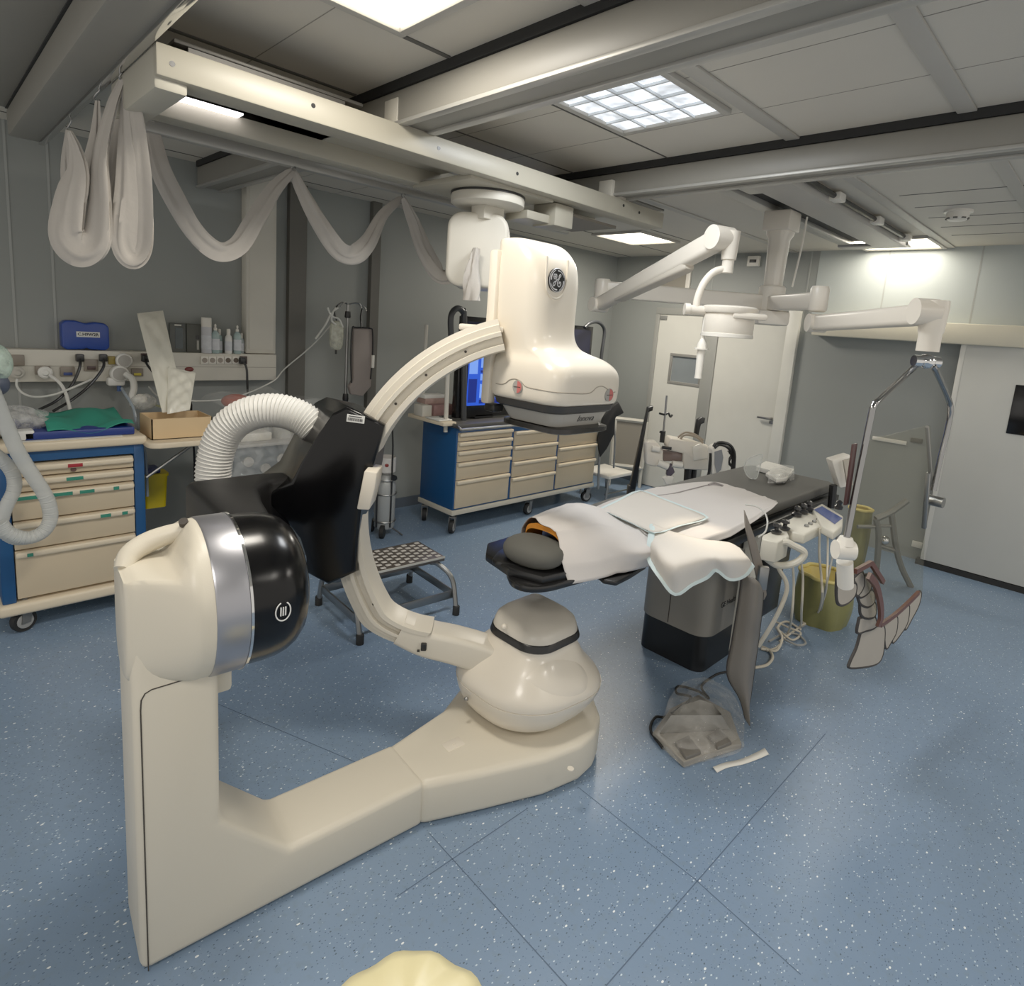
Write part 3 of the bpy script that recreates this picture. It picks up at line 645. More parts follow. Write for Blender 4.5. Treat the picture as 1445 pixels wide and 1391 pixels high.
# ---- corrugated hose from the slab up into the holder
hz = Vector((.9, 2.26, 0)); hn = cn
pts = [Pp(*p, (.95, 2.28, 0), hn) for p in ((305, 705), (301, 680), (303, 650), (312, 620), (330, 596), (358, 582), (390, 579), (418, 586), (440, 600), (458, 620))]
P_ = spline(pts, 18)
rings = []
L_ = 0
b = B(); prev = None; k_ = 14; 
for i, p in enumerate(P_):
    d = (P_[min(i+1, len(P_)-1)]-P_[max(0, i-1)]).normalized(); x = hn; y = d.cross(x).normalized()
    r_ = .062+(.0035 if i % 3 == 0 else -.003 if i % 3 == 2 else 0)
    rings.append([p+x*r_*cos(2*pi*j/18)+y*r_*sin(2*pi*j/18) for j in range(18)])
b.loft(rings, True); finish(b, 'corrugated_hose', mat('hose_white', (206, 204, 198), .5), gan, 'white corrugated hose arching behind the black holder', ang=20)
# ================================================================ suspension bridge under the ceiling beams
M_bridge = mat('bridge_cream', (164, 159, 144), .4, var=.04)
br = thing('suspension_bridge', 'long cream beam bridge hung below the ceiling beams, carrying a round turntable', 'ceiling rail', (1.9, 2.38, 2.3))
b = B(); b.bx(.55, 3.22, 2.12, 2.235, 2.335, 2.424, .006); fb = finish(b, 'front_beam', M_bridge, br)
b = B()
for px, py in ((243, 90), (442, 149), (619, 209), (730, 245), (880, 290), (902, 300)):
    p = Yp(px, py, 2.12); b = B(); b.cyl((p.x, 2.125, p.z), (p.x, 2.1185, p.z), .008, n=12); finish(b, 'bolt_hole', M_black, fb)
b = B(); b.bx(.55, 3.12, 2.56, 2.66, 2.335, 2.424, .006); finish(b, 'rear_beam', M_bridge, br)
b = B(); b.bx(.548, .64, 2.14, 2.66, 2.302, 2.424, .012); finish(b, 'end_cap', mat('bridge_end', (172, 168, 154), .45), br)
b = B(); b.bx(.66, 1.9, 2.235, 2.56, 2.405, 2.415); b.bx(2.5, 3.1, 2.235, 2.56, 2.405, 2.415); finish(b, 'cover_plates', M_bridge, br)
b = B(); b.bx(.60, 1.22, 2.13, 2.22, 2.440, 2.452, .004); b.bx(.64, 1.15, 2.135, 2.15, 2.424, 2.442); finish(b, 'cable_tray', mat('tray_dark', (60, 58, 54), .5, .3), br)
b = B(); b.bx(1.28, 1.42, 2.25, 2.5, 2.30, 2.405, .004); finish(b, 'switch_box', M_bridge, br) if False else None
b = B(); b.bx(1.78, 2.32, 2.18, 2.62, 2.32, 2.345, .004); finish(b, 'carriage_plate', M_bridge, br)
b = B(); b.lathe([(.165, 2.262), (.18, 2.272), (.182, 2.30), (.178, 2.312)], Matrix.Translation((2.055, 2.375, 0)), 48); finish(b, 'turntable', M_cream, br)
b = B(); b.lathe([(.183, 2.310), (.183, 2.322)], Matrix.Translation((2.055, 2.375, 0)), 48); finish(b, 'turntable_gap', M_black, br)
b = B(); b.bx(2.36, 2.5, 2.2, 2.36, 2.22, 2.33, .006); b.bx(2.2, 2.37, 2.24, 2.4, 2.23, 2.27, .004); finish(b, 'brake_box', M_bridge, br)
b = B(); b.bx(2.55, 2.95, 2.26, 2.6, 2.30, 2.315); finish(b, 'hanging_tray', mat('tray_shade', (120, 114, 104), .5), br)
# monitor hanger below the turntable
b = B(); b.bx(1.99, 2.12, 2.32, 2.42, 2.20, 2.27, .004); finish(b, 'hanger_neck', M_cream, br)
b = B()
pf = rrect(0, 0, .30, .36, .075, 8)
b.prism(pf, -.15, .15, frame((2.10, 2.47, 2.05), (cos(radians(-45)), sin(radians(-45)), 0), (0, 0, 1)), .02, 3); mh = finish(b, 'hanger_body', M_cream, br, 'rounded cream hanger housing', ang=50)
b = B(); b.bx(2.0, 2.003, 2.2, 2.21, 1.9, 2.2); finish(b, 'body_seam', M_seam, mh) if False else None
# fixing blocks between bridge and beams
for (x, lab) in ((1.45, 'cream clamp block joining bridge and middle beam'), (2.80, 'cream clamp block joining bridge and dark far beam')):
    t = B(); t.bx(x-.085, x+.085, 2.135, 2.225, 2.4245, 2.52 if x < 2 else 2.51, .004); finish(t, 'clamp_block', M_cream, None, lab, 'bracket')
# ---- curtain rail behind the bridge
t = thing('cable_rail', 'long pale track behind the bridge from which the grey fabric sleeve hangs', 'rail', (1.6, 2.95, 2.38))
b = B(); b.bx(.56, 3.3, 2.93, 2.975, 2.355, 2.405, .008); finish(b, 'lower_profile', M_rail, t)
b = B(); b.bx(.62, 3.3, 2.98, 3.06, 2.40, 2.44, .004); finish(b, 'upper_profile', M_beam, t)
for x in (1.05, 2.6):
    b = B(); b.bx(x-.08, x+.08, 2.96, 3.16, 2.43, 2.584, .004); finish(b, 'hanger', M_beam, t)

# ---- grey fabric cable sleeve hung in loops
M_fab = mat('grey_fabric', (176, 170, 162), .85, var=.08, vscale=14, bump=.12, bscale=40)
sleeve = thing('fabric_cable_sleeve', 'long grey fabric cable sleeve draped in loops from hooks on the ceiling rails', 'fabric', (.6, 2.9, 1.7))
def drape(pts, rad, fl=.35, seed=0, roll=0.0):
    P_ = spline(pts, 10); n = 28; rings = []; N_ = len(P_)
    rnd = random.Random(seed); ph = [rnd.uniform(0, 6.28) for _ in range(4)]
    for i, p in enumerate(P_):
        d = (P_[min(i+1, N_-1)]-P_[max(0, i-1)]).normalized(); t = i/(N_-1)
        x = d.cross(FN).normalized(); y = d.cross(x).normalized()
        r_ = rad(t); a0 = roll+.5*sin(4*t+ph[0]); ring = []
        x2 = x*cos(a0)+y*sin(a0); y2 = y*cos(a0)-x*sin(a0)
        for j in range(n):
            a = 2*pi*j/n
            w_ = 1+.24*sin(3*a+ph[1]+3*t)+.20*sin(5*a+ph[2]-5*t)+.09*sin(9*a+ph[3]+8*t)
            ring.append(p+(x2*cos(a)+y2*fl*sin(a))*r_*w_)
        rings.append(ring)
    return rings
def pl(pts, Y): return [Yp(a, c_, Y) for a, c_ in pts]
def px0(pts, X): return [Xp(a, c_, X) for a, c_ in pts]
HX = .56
def dd(pts, q): return [Dp(a, c_, q) for a, c_ in pts]
h2 = Zp(173, 112, 2.40); q2 = (h2.x, h2.y)
h0 = Zp(98, 184, 2.36); q0 = (h0.x, h0.y)
loops = [
 (dd([(173, 112), (157, 155), (142, 225), (142, 295), (138, 338), (118, 350), (98, 332), (101, 290), (110, 245), (106, 212), (98, 186)], q2), lambda t: .012+.043*min(1, t*4, (1-t)*4), .26, 1),
 (dd([(176, 112), (189, 160), (197, 230), (204, 300), (203, 346), (192, 360), (182, 340), (185, 280), (181, 200), (176, 128)], q2), lambda t: .012+.032*min(1, t*4, (1-t)*4), .28, 2),
 (dd([(137, 142), (134, 190), (124, 250), (118, 300), (128, 336), (146, 330), (158, 260), (165, 180), (170, 125)], (q2[0]+.06, q2[1]+.09)), lambda t: .012+.034*min(1, t*4, (1-t)*4), .25, 3),
 (dd([(97, 184), (93, 225), (96, 275), (104, 315), (112, 335)], (q0[0], q0[1]-.12)), lambda t: .012+.022*t, .5, 4),
 ([Dp(175, 114, (h2.x+.05, h2.y+.05))]+pl([(207, 165), (226, 235), (250, 285), (280, 333), (310, 355), (338, 347), (362, 310), (388, 268), (413, 241)], 2.94), lambda t: .012+.026*abs(sin(pi*min(1, t*1.0)))**.6, .42, 5),
 (pl([(414, 241), (428, 272), (452, 315), (478, 353), (500, 360), (520, 342), (540, 305), (567, 279)], 2.94), lambda t: .011+.028*abs(sin(pi*t))**.6, .42, 6),
 (pl([(569, 279), (582, 312), (598, 355), (620, 387), (640, 386), (656, 370)], 2.9)+[Dp(672, 352, (2.0, 2.28))], lambda t: .011+.028*abs(sin(pi*t))**.6, .42, 7),
 ([Dp(672, 350, (2.0, 2.26)), Dp(668, 380, (2.0, 2.26)), Dp(666, 424, (2.0, 2.26))], lambda t: .016+.026*t, .4, 9)]
for k, (pts, rad, fl, sd) in enumerate(loops):
    b = B(); b.loft(drape(pts, rad, fl, sd), True); finish(b, 'fabric_loop', M_fab, sleeve, ang=80)
for (p, top) in ((h2, 2.43), (Zp(137, 140, 2.38), 2.43), (h0, 2.42), (Yp(414, 240, 2.94), 2.37), (Yp(569, 277, 2.94), 2.37)):
    p = Vector(p); b = B(); b.tube([(p.x, p.y, top), (p.x+.006, p.y-.012, top-.02), (p.x, p.y, p.z+.02), (p.x-.008, p.y+.006, p.z+.004), (p.x, p.y, p.z-.012), (p.x+.009, p.y, p.z)], .0028, 6, 5)
    finish(b, 'hook', M_steel, sleeve)
# ================================================================ boom rails and boom
br2 = thing('boom_rail', 'pair of parallel ceiling rails with a black slot carrying the lamp and shield boom', 'ceiling rail', (4.1, 1.62, ZC))
b = B(); b.bx(2.93, 5.42, 1.76, 1.85, 2.535, ZC, .006); finish(b, 'left_rail', M_rail, br2)
b = B(); b.bx(2.90, 5.40, 1.37, 1.585, 2.505, ZC, .01); finish(b, 'right_rail', M_trim, br2)
b = B(); b.bx(2.93, 5.4, 1.585, 1.76, 2.566, 2.575); finish(b, 'slot', M_dark, br2)
b = B(); b.bx(2.93, 3.5, 1.62, 1.74, 2.55, 2.566); finish(b, 'slot_cover', M_rail, br2)
b = B(); b.bx(5.36, 5.5, 1.36, 1.86, 2.52, 2.545, .004); finish(b, 'end_plate', M_rail, br2)
b = B(); b.tube([(3.0, 1.345, 2.55), (5.3, 1.345, 2.55)], .016, 8); finish(b, 'cable_conduit', M_black, br2)
for x in (3.05, 3.75, 4.5, 5.2):
    b = B(); b.bx(x-.05, x+.05, 1.31, 1.375, 2.525, 2.57, .008); finish(b, 'rail_clamp', M_white, br2)
M_boom = mat('boom_white', (222, 214, 200), .35, var=.02)
boom = thing('ceiling_boom', 'white ceiling boom: one column with two horizontal arms spread left and right', 'boom', (3.89, 1.69, 2.5))
CX_, CY_ = 3.89, 1.70
b = B(); b.bx(CX_-.085, CX_+.085, CY_-.085, CY_+.085, 2.40, 2.52, .012); finish(b, 'trolley', M_boom, boom)
b = B(); b.loft([[(x, y, z) for x, y in rrect(CX_, CY_, w_, w_, w_*.3, 4)] for z, w_ in ((2.41, .15), (2.38, .145), (2.355, .115), (2.2, .105), (1.86, .09))], True); finish(b, 'column', M_boom, boom, ang=50)
E1 = Vector((3.10, 2.50, 1.98)); E2 = Dp(1155, 425, (3.3, 1.15))
hz_ = 1.995
b = B(); b.lathe([(.075, 1.90), (.08, 1.91), (.08, 2.06), (.07, 2.07)], Matrix.Translation((CX_, CY_, 0)), 24); b.box((0, 0, 0), (.2, .16, .09), .02, rz((CX_-.03, CY_-.02, 1.87), radians(-45))); finish(b, 'arm_hub', M_boom, boom)
def hbar(p, q, h, w_, b, bev=.012):
    p = Vector(p); q = Vector(q); d = q-p; M_ = frame(p, d, z=(0, 0, 1)); L_ = d.length
    b.bx(0, L_, -w_/2, w_/2, -h/2, h/2, bev, M_, 3)
E1t = Dp(850, 408, (3.12, 2.5)); E1t = Vector((E1t.x, E1t.y, E1t.z))
b = B(); hbar((CX_, CY_, Dp(1045, 425, (CX_, CY_)).z), E1t, .10, .08, b); finish(b, 'left_arm', M_boom, boom)
b = B(); hbar((CX_, CY_, Dp(1090, 428, (CX_, CY_)).z), E2, .09, .08, b); finish(b, 'right_arm', M_boom, boom)
def joint(p, z0, z1, r, parent, name='joint', m=None):
    b = B(); b.lathe([(r*.8, z0), (r, z0+.01), (r, z1-.015), (r*.85, z1)], Matrix.Translation((p[0], p[1], 0)), 24); return finish(b, name, m or M_boom, parent, ang=50)
e1b = Dp(843, 437, (3.12, 2.5)).z; e1u = Dp(843, 393, (3.12, 2.5)).z
joint(E1t, e1b, e1u, .05, boom)
e2u = Dp(1160, 404, (E2.x, E2.y)).z; e2b = Dp(1155, 440, (E2.x, E2.y)).z
joint(E2, e2b, e2u, .045, boom)
# white pull cables beside the column
for i_, (pts) in enumerate(([(1101, 303), (1098, 350), (1099, 412)], [(1139, 306), (1132, 345), (1118, 405)])):
    b = B(); b.tube([Dp(a, c_, (4.0, 1.6)) for a, c_ in pts], .006, 6, 5); finish(b, 'cable', M_white, boom)
# ---- surgical lamp on its spring arm
LQ = (2.86, 1.30)
lamp = thing('surgical_lamp', 'round white surgical lamp on a raised spring arm above the table', 'lamp', Dp(1022, 478, LQ))
def tapered(p, q, h0, h1, w0, w1, b, k=4):
    p = Vector(p); q = Vector(q); d = (q-p).normalized(); s_ = d.cross(Vector((0, 0, 1))).normalized(); u_ = s_.cross(d)
    rr_ = []
    for t, f in ((0, .7), (.03, 1), (.97, 1), (1, .7)):
        h = (h0+(h1-h0)*t)*f; w_ = (w0+(w1-w0)*t)*f
        rr_.append([p+(q-p)*t+s_*x+u_*y for x, y in rrect(0, 0, w_, h, min(w_, h)*.3, k)])
    b.loft(rr_, True)
ea = Dp(845, 430, (3.08, 2.42)); lt = Dp(1017, 336, LQ)
b = B(); tapered(ea, lt, .085, .10, .07, .08, b); arm1 = finish(b, 'spring_arm', M_boom, lamp, ang=50)
s_ = (lt-ea).cross(Vector((0, 0, 1))).normalized()
b = B(); b.cyl(ea-s_*.052, ea+s_*.052, .045, n=24); finish(b, 'pivot_cap', M_boom, arm1)
b = B(); b.cyl(lt-s_*.055, lt+s_*.055, .055, n=24); finish(b, 'pivot_cap', M_boom, arm1)
b = B(); tapered(ea+(lt-ea)*.2+Vector((0, 0, -.035))-s_*.005, ea+(lt-ea)*.8+Vector((0, 0, -.05))-s_*.005, .02, .05, .076, .076, b); finish(b, 'cover_flap', mat('boom_shade', (196, 188, 174), .4), arm1)
v0 = Dp(1032, 336, LQ); v1 = Dp(1026, 382, LQ)
b = B(); b.cyl((v1.x, v1.y, v1.z+.05), (v1.x, v1.y, v0.z+.03), .034, .04, 20); b.cyl((v1.x, v1.y, v1.z-.01), (v1.x, v1.y, v1.z+.05), .027, n=20); finish(b, 'spindle', M_boom, lamp)
yk = [(1022, 379), (1007, 384), (994, 398), (985, 418), (982, 434)]
b = B(); b.tube([Dp(*p, LQ) for p in yk], .017, 12, 6); finish(b, 'yoke', M_boom, lamp)
hc = Dp(1027, 459, LQ); hx = lambda px: (Dp(px, 459, LQ)-hc).length
zt_ = Dp(1027, 436, LQ).z; zb_ = Dp(1027, 476, LQ).z; R_ = hx(1062)
b = B(); b.lathe([(R_*.97, zb_+.012), (R_*1.0, zb_+.02), (R_, zt_-.03), (R_*.93, zt_), (R_*.3, zt_+.012)], Matrix.Translation((hc.x, hc.y, 0)), 40); hd = finish(b, 'lamp_head', M_boom, lamp, ang=50)
b = B(); b.lathe([(R_*1.06, zt_-.022), (R_*1.1, zt_-.014), (R_*1.1, zt_+.004), (R_*1.0, zt_+.012)], Matrix.Translation((hc.x, hc.y, 0)), 40); finish(b, 'top_plate', M_boom, hd)
b = B(); b.lathe([(R_*.9, zb_+.004), (R_*1.02, zb_), (R_*1.02, zb_+.016), (R_*.95, zb_+.02)], Matrix.Translation((hc.x, hc.y, 0)), 40); finish(b, 'bottom_rim', M_white, hd)
b = B(); b.lathe([(R_*.9, zb_+.006), (R_*.9, zb_+.009)], Matrix.Translation((hc.x, hc.y, 0)), 40); finish(b, 'lens', mat('lamp_lens', (255, 236, 200), .3, emit=(255, 226, 170), estr=4), hd)
gb = Dp(1046, 447, LQ); b = B(); b.box((0, 0, 0), (.16, .03, .03), .012, frame(gb-FN*(R_*.95), rt, z=(0, 0, 1))); finish(b, 'grip_bar', M_boom, hd)
kn = Dp(982, 437, LQ); b = B(); b.cyl(kn-rt*.04, kn+rt*.05, .022, n=16); b.cyl(kn-rt*.055, kn-rt*.03, .028, n=12); finish(b, 'clamp_knob', M_boom, lamp)
h0_ = Dp(990, 478, LQ); h1_ = Dp(989, 534, LQ); hm = Dp(990, 492, LQ)
b = B(); b.lathe([(.012, h0_.z), (.024, hm.z+.02), (.024, hm.z)], Matrix.Translation((hm.x, hm.y, 0)), 16); b.lathe([(.034, hm.z-.004), (.034, hm.z+.004)], Matrix.Translation((hm.x, hm.y, 0)), 20); b.lathe([(.018, h1_.z), (.016, h1_.z+.02), (.02, hm.z-.02), (.018, hm.z)], Matrix.Translation((hm.x, hm.y, 0)), 16); b.cyl((hm.x, hm.y, h0_.z), (hm.x, hm.y, zt_-.02), .010, n=10); finish(b, 'sterile_handle', M_white, lamp)
l = bpy.data.lights.new('lamp_spot', 'SPOT'); l.energy = 30; l.spot_size = radians(30); l.spot_blend = .8; l.color = (1, .84, .62); l.shadow_soft_size = .06
lo = bpy.data.objects.new('lamp_spot', l); COL.objects.link(lo); lo.parent = lamp; lo.location = (0, 0, -.01)
lo.rotation_euler = (Zp(1005, 762, .88)-lo.parent.matrix_world.translation-Vector((0, 0, -.01))).to_track_quat('-Z', 'Y').to_euler()
# ================================================================ hanging lead-glass shield
SQ = (2.52, .56)
sh = thing('lead_glass_shield', 'clear hanging shield in a chrome fork with overlapping grey flaps below', 'radiation shield', Dp(1250, 940, SQ))
hubp = Dp(1312, 440, SQ); ea2 = Dp(1152, 456, (E2.x, E2.y)); hp2 = Dp(1312, 442, SQ)
b = B(); tapered(ea2, Dp(1304, 444, SQ), .08, .075, .06, .065, b); sa = finish(b, 'spring_arm', M_boom, sh, ang=50)
s2 = (hp2-ea2).cross(Vector((0, 0, 1))).normalized()
b = B(); b.cyl(ea2-s2*.045, ea2+s2*.045, .045, n=24); finish(b, 'pivot_cap', M_boom, sa)
b = B(); c_ = Dp(1305, 440, SQ); b.cyl(c_-s2*.038, c_+s2*.038, .046, n=28); finish(b, 'pivot_cap', M_boom, sa)
b = B(); a0 = Dp(1318, 424, SQ); a1 = Dp(1311, 500, SQ); b.lathe([(.036, a1.z+.01), (.036, a1.z+.07), (.04, a1.z+.08), (.044, a0.z-.02), (.042, a0.z)], Matrix.Translation(((a0.x+a1.x)/2, (a0.y+a1.y)/2, 0)), 24); finish(b, 'spindle', M_boom, sh)
b = B(); b.lathe([(.03, a0.z), (.03, a0.z+.004)], Matrix.Translation(((a0.x+a1.x)/2, (a0.y+a1.y)/2, 0)), 20); finish(b, 'spindle_cap', M_black, sh) if False else b.bm.free()
c_ = Dp(1307, 510, SQ)
b = B(); b.ball(c_, (.03, .03, .026)); b.cyl(c_-rt*.045, c_+rt*.045, .02, n=16); finish(b, 'fork_knuckle', M_chrome, sh)
hsh = (rt*cos(radians(38))+FN*sin(radians(38))).normalized(); nsh = hsh.cross(Vector((0, 0, 1))).normalized()
SP = Dp(1245, 740, SQ)
def S_(px, py, o=0): return Pp(px, py, SP+nsh*o, nsh)
b = B(); b.tube([Dp(1299, 512, SQ), Dp(1288, 520, SQ), S_(1243, 562, .03), S_(1233, 572, .03), S_(1228, 592, .03), S_(1210, 680, .03), S_(1193, 768, .03)], .0105, 12, 6); finish(b, 'fork_rod', mat('rod_chrome', (150, 150, 150), .18, 1), sh)
b = B(); b.tube([Dp(1314, 514, SQ), Dp(1320, 522, SQ), S_(1338, 562, .02), S_(1341, 580, .02), S_(1336, 610, .02), S_(1326, 650, .02), S_(1317, 692, .02)], .0105, 12, 6); finish(b, 'fork_rod', mat('rod_chrome', (150, 150, 150), .18, 1), sh)
glass = bpy.data.materials.new('lead_glass'); glass.use_nodes = True
nt = glass.node_tree; N = nt.nodes; pb_ = N['Principled BSDF']; pb_.inputs['Base Color'].default_value = lin((150, 146, 132))+(1,); pb_.inputs['Roughness'].default_value = .05
tr = N.new('ShaderNodeBsdfTransparent'); tr.inputs[0].default_value = (.93, .93, .90, 1); mx = N.new('ShaderNodeMixShader'); mx.inputs[0].default_value = .09
nt.links.new(tr.outputs[0], mx.inputs[1]); nt.links.new(pb_.outputs[0], mx.inputs[2]); nt.links.new(mx.outputs[0], N['Material Output'].inputs['Surface'])
pg = [S_(*p) for p in ((1226, 621), (1311, 600), (1312, 640), (1305, 720), (1300, 834), (1247, 884), (1232, 850), (1222, 812), (1206, 800), (1196, 790), (1200, 745))]
b = B(); b.loft([[p-nsh*.005 for p in pg], [p+nsh*.005 for p in pg]], True); finish(b, 'glass_panel', glass, sh, 'clear lead-glass panel')
M_maroon = mat('maroon_strip', (92, 46, 36), .4)
b = B(); 
def bar(p0, p1, w_, th_, o, b): 
    a_ = S_(*p0, o); c_ = S_(*p1, o); d = c_-a_; M_ = frame(a_, d, z=nsh); b.bx(0, d.length, -w_/2, w_/2, -th_/2, th_/2, .002, M_)
bar((1206, 626), (1194, 712), .028, .008, .014, b); finish(b, 'side_strip', mat('dark_maroon', (62, 34, 32), .4), sh)
b = B(); bar((1310, 667), (1304, 745), .014, .016, .012, b); finish(b, 'side_clamp', M_steel, sh)
b = B(); bar((1308, 602), (1315, 690), .012, .012, .006, b); finish(b, 'edge_strip', mat('edge_grey', (120, 118, 112), .3), sh)
p = S_(1316, 706, .015); b = B(); b.cyl(p-nsh*.02, p+nsh*.04, .022, n=16); finish(b, 'clamp_knob', M_steel, sh)
p = S_(1191, 776, .03); b = B(); b.cyl(p-rt*.03+Vector((0, 0, 0)), p+rt*.03, .032, n=20); b.cyl(p+Vector((0, 0, .02)), p+Vector((0, 0, .045)), .03, .02, n=16); finish(b, 'round_clamp', M_white, sh)
b = B(); p0 = S_(1192, 792, .025); p1 = S_(1193, 826, .025); b.cyl(p0, p1, .026, n=16); finish(b, 'clamp_sleeve', M_white, sh)
M_flap = mat('flap_grey', (160, 153, 142), .6, var=.08); M_edge = mat('flap_edge', (44, 40, 38), .7)
def flap(pts, o):
    P3 = [S_(*p, o) for p in pts]; c_ = sum(P3, Vector())/len(P3)
    sm = spline(P3+[P3[0]], 4)[:-1]
    b = B(); b.loft([[p-nsh*.004 for p in sm], [p+nsh*.004 for p in sm]], True); f = finish(b, 'lead_flap', M_flap, sh)
    b = B(); b.tube(sm+[sm[0]], .0062, 6); finish(b, 'bound_edge', M_edge, f)
o = .004
for k, pts in enumerate([
  [(1181, 808), (1187, 826), (1206, 822), (1206, 838), (1196, 850), (1184, 853), (1180, 840)],
  [(1204, 815), (1216, 806), (1218, 826), (1208, 840)], [(1214, 812), (1228, 812), (1227, 832), (1216, 842), (1210, 838)],
  [(1210, 842), (1230, 832), (1233, 848), (1224, 856), (1214, 852)], [(1213, 852), (1233, 848), (1234, 868), (1222, 872), (1214, 866)],
  [(1212, 872), (1232, 868), (1235, 884), (1220, 890), (1209, 892)],
  [(1214, 892), (1230, 886), (1246, 882), (1247, 906), (1243, 928), (1232, 938), (1200, 942), (1199, 934), (1208, 914)],
  [(1246, 882), (1264, 868), (1264, 890), (1256, 906), (1249, 914)], [(1264, 868), (1281, 852), (1280, 876), (1270, 894), (1258, 906)], [(1280, 852), (1298, 834), (1296, 852), (1286, 872), (1276, 888)]]):
    flap(pts, -.014-.003*k)
M_brown = mat('brown_strip', (88, 50, 38), .35)
for pts, w_ in (([(1207, 806), (1218, 800), (1229, 794)], .018), ([(1229, 794), (1238, 808), (1246, 821)], .018), ([(1226, 812), (1236, 826), (1242, 850), (1243, 870), (1239, 884)], .026), ([(1242, 882), (1262, 868), (1280, 852), (1296, 836)], .017)):
    P_ = spline([S_(*p, .016) for p in pts], 6); b = B(); rr_ = []
    for i, p in enumerate(P_):
        d = (P_[min(i+1, len(P_)-1)]-P_[max(0, i-1)]).normalized(); x = d.cross(nsh).normalized(); rr_.append([p+x*u+nsh*v for u, v in ((-w_/2, -.006), (w_/2, -.006), (w_/2, .006), (-w_/2, .006))])
    b.loft(rr_, True); finish(b, 'clamp_strip', M_brown, sh)
# ================================================================ patient table
M_tgrey = mat('table_grey', (134, 130, 122), .45, var=.04)
M_matt = mat('mattress_charcoal', (74, 73, 69), .6, var=.08, vscale=8)
M_blk2 = mat('carbon_black', (14, 14, 15), .3)
tab = thing('patient_table', 'long x-ray patient table with charcoal mattress on a grey pedestal with black foot', 'medical table', (3.1, 1.52, 0))
def rr(x0, x1, y0, y1, r, z, k=6): return [(x, y, z) for x, y in rrect((x0+x1)/2, (y0+y1)/2, x1-x0, y1-y0, r, k)]
b = B(); b.loft([rr(2.775, 3.5, 1.315, 1.70, .06, z) for z in (0, .20)], True); finish(b, 'pedestal_foot', M_black, tab, 'black lower part of the pedestal')
b = B(); b.loft([rr(2.765, 3.5, 1.30, 1.715, .09, z) for z in (.20, .205, .70, .74)], True); ped = finish(b, 'pedestal', M_tgrey, tab, 'grey upper part of the pedestal', ang=50)
b = B(); b.bx(2.763, 2.766, 1.52, 1.524, .21, .7); finish(b, 'pedestal_seam', M_seam, ped)
p = Yp(1016, 856, 1.299); b = B(); b.text('GE Healthcare', .042, frame((p.x+.135, 1.2985, p.z), (1, 0, 0), (0, 0, 1)), .0006); finish(b, 'lettering', mat('ink', (40, 40, 42), .7), ped)
top = [(1.56, 1.37), (2.1, 1.27), (2.5, 1.215), (4.1, 1.215), (4.14, 1.25), (4.14, 1.74), (4.1, 1.78), (2.5, 1.78), (2.1, 1.77), (1.62, 1.74), (1.54, 1.66), (1.51, 1.5)]
b = B(); b.prism(top, .785, .82, None, .008); finish(b, 'tabletop', M_blk2, tab, 'thin black tabletop')
mt_ = [(2.2, 1.24), (2.5, 1.215), (4.07, 1.205), (4.12, 1.25), (4.12, 1.75), (4.07, 1.785), (2.5, 1.785), (2.2, 1.75)]
b = B(); b.prism(mt_, .82, .872, None, .018, 3); finish(b, 'mattress', M_matt, tab, 'charcoal mattress', ang=60)
b = B(); b.bx(2.45, 4.05, 1.165, 1.195, .77, .815, .004); b.bx(2.6, 2.64, 1.19, 1.24, .78, .80); b.bx(3.9, 3.94, 1.19, 1.24, .78, .80); finish(b, 'side_rail', M_black, tab)
b = B(); b.bx(2.7, 3.6, 1.32, 1.70, .72, .787, .01); finish(b, 'carriage', M_black, tab)
# black head-rest boards
hb = [Zp(*p, .815) for p in ((694, 790), (703, 779), (716, 772), (760, 765), (800, 770), (780, 800), (742, 801), (716, 797), (700, 795))]
b = B(); b.prism([(p.x, p.y) for p in hb], .80, .822, None, .006); hr = finish(b, 'headrest_board', M_blk2, tab)
hb = [Zp(*p, .785) for p in ((715, 808), (721, 800), (745, 796), (790, 792), (830, 795), (830, 812), (800, 822), (770, 829), (742, 829), (722, 821))]
b = B(); b.prism([(p.x, p.y) for p in spline(hb+[hb[0]], 3)[:-1]], .765, .79, None, .006); finish(b, 'headrest_board', M_blk2, tab)
p = Zp(763, 815, .791); b = B(); b.box((0, 0, 0), (.03, .02, .002), 0, rz(p, -.5)); finish(b, 'tag', mat('label_white', (214, 214, 210), .6), tab)
hb = [Zp(*p, .77) for p in ((843, 812), (860, 805), (905, 792), (912, 798), (890, 812), (870, 822), (852, 819))]
b = B(); b.prism([(p.x, p.y) for p in hb], .755, .775, None, .005); finish(b, 'arm_paddle', M_blk2, tab)
# arm board under the second pad
hb = [Zp(*p, .83) for p in ((940, 770), (1000, 755), (1052, 775), (1050, 800), (1010, 798), (965, 806))]
b = B(); b.prism([(p.x, p.y) for p in hb], .80, .83, None, .006); finish(b, 'arm_board', M_blk2, tab)
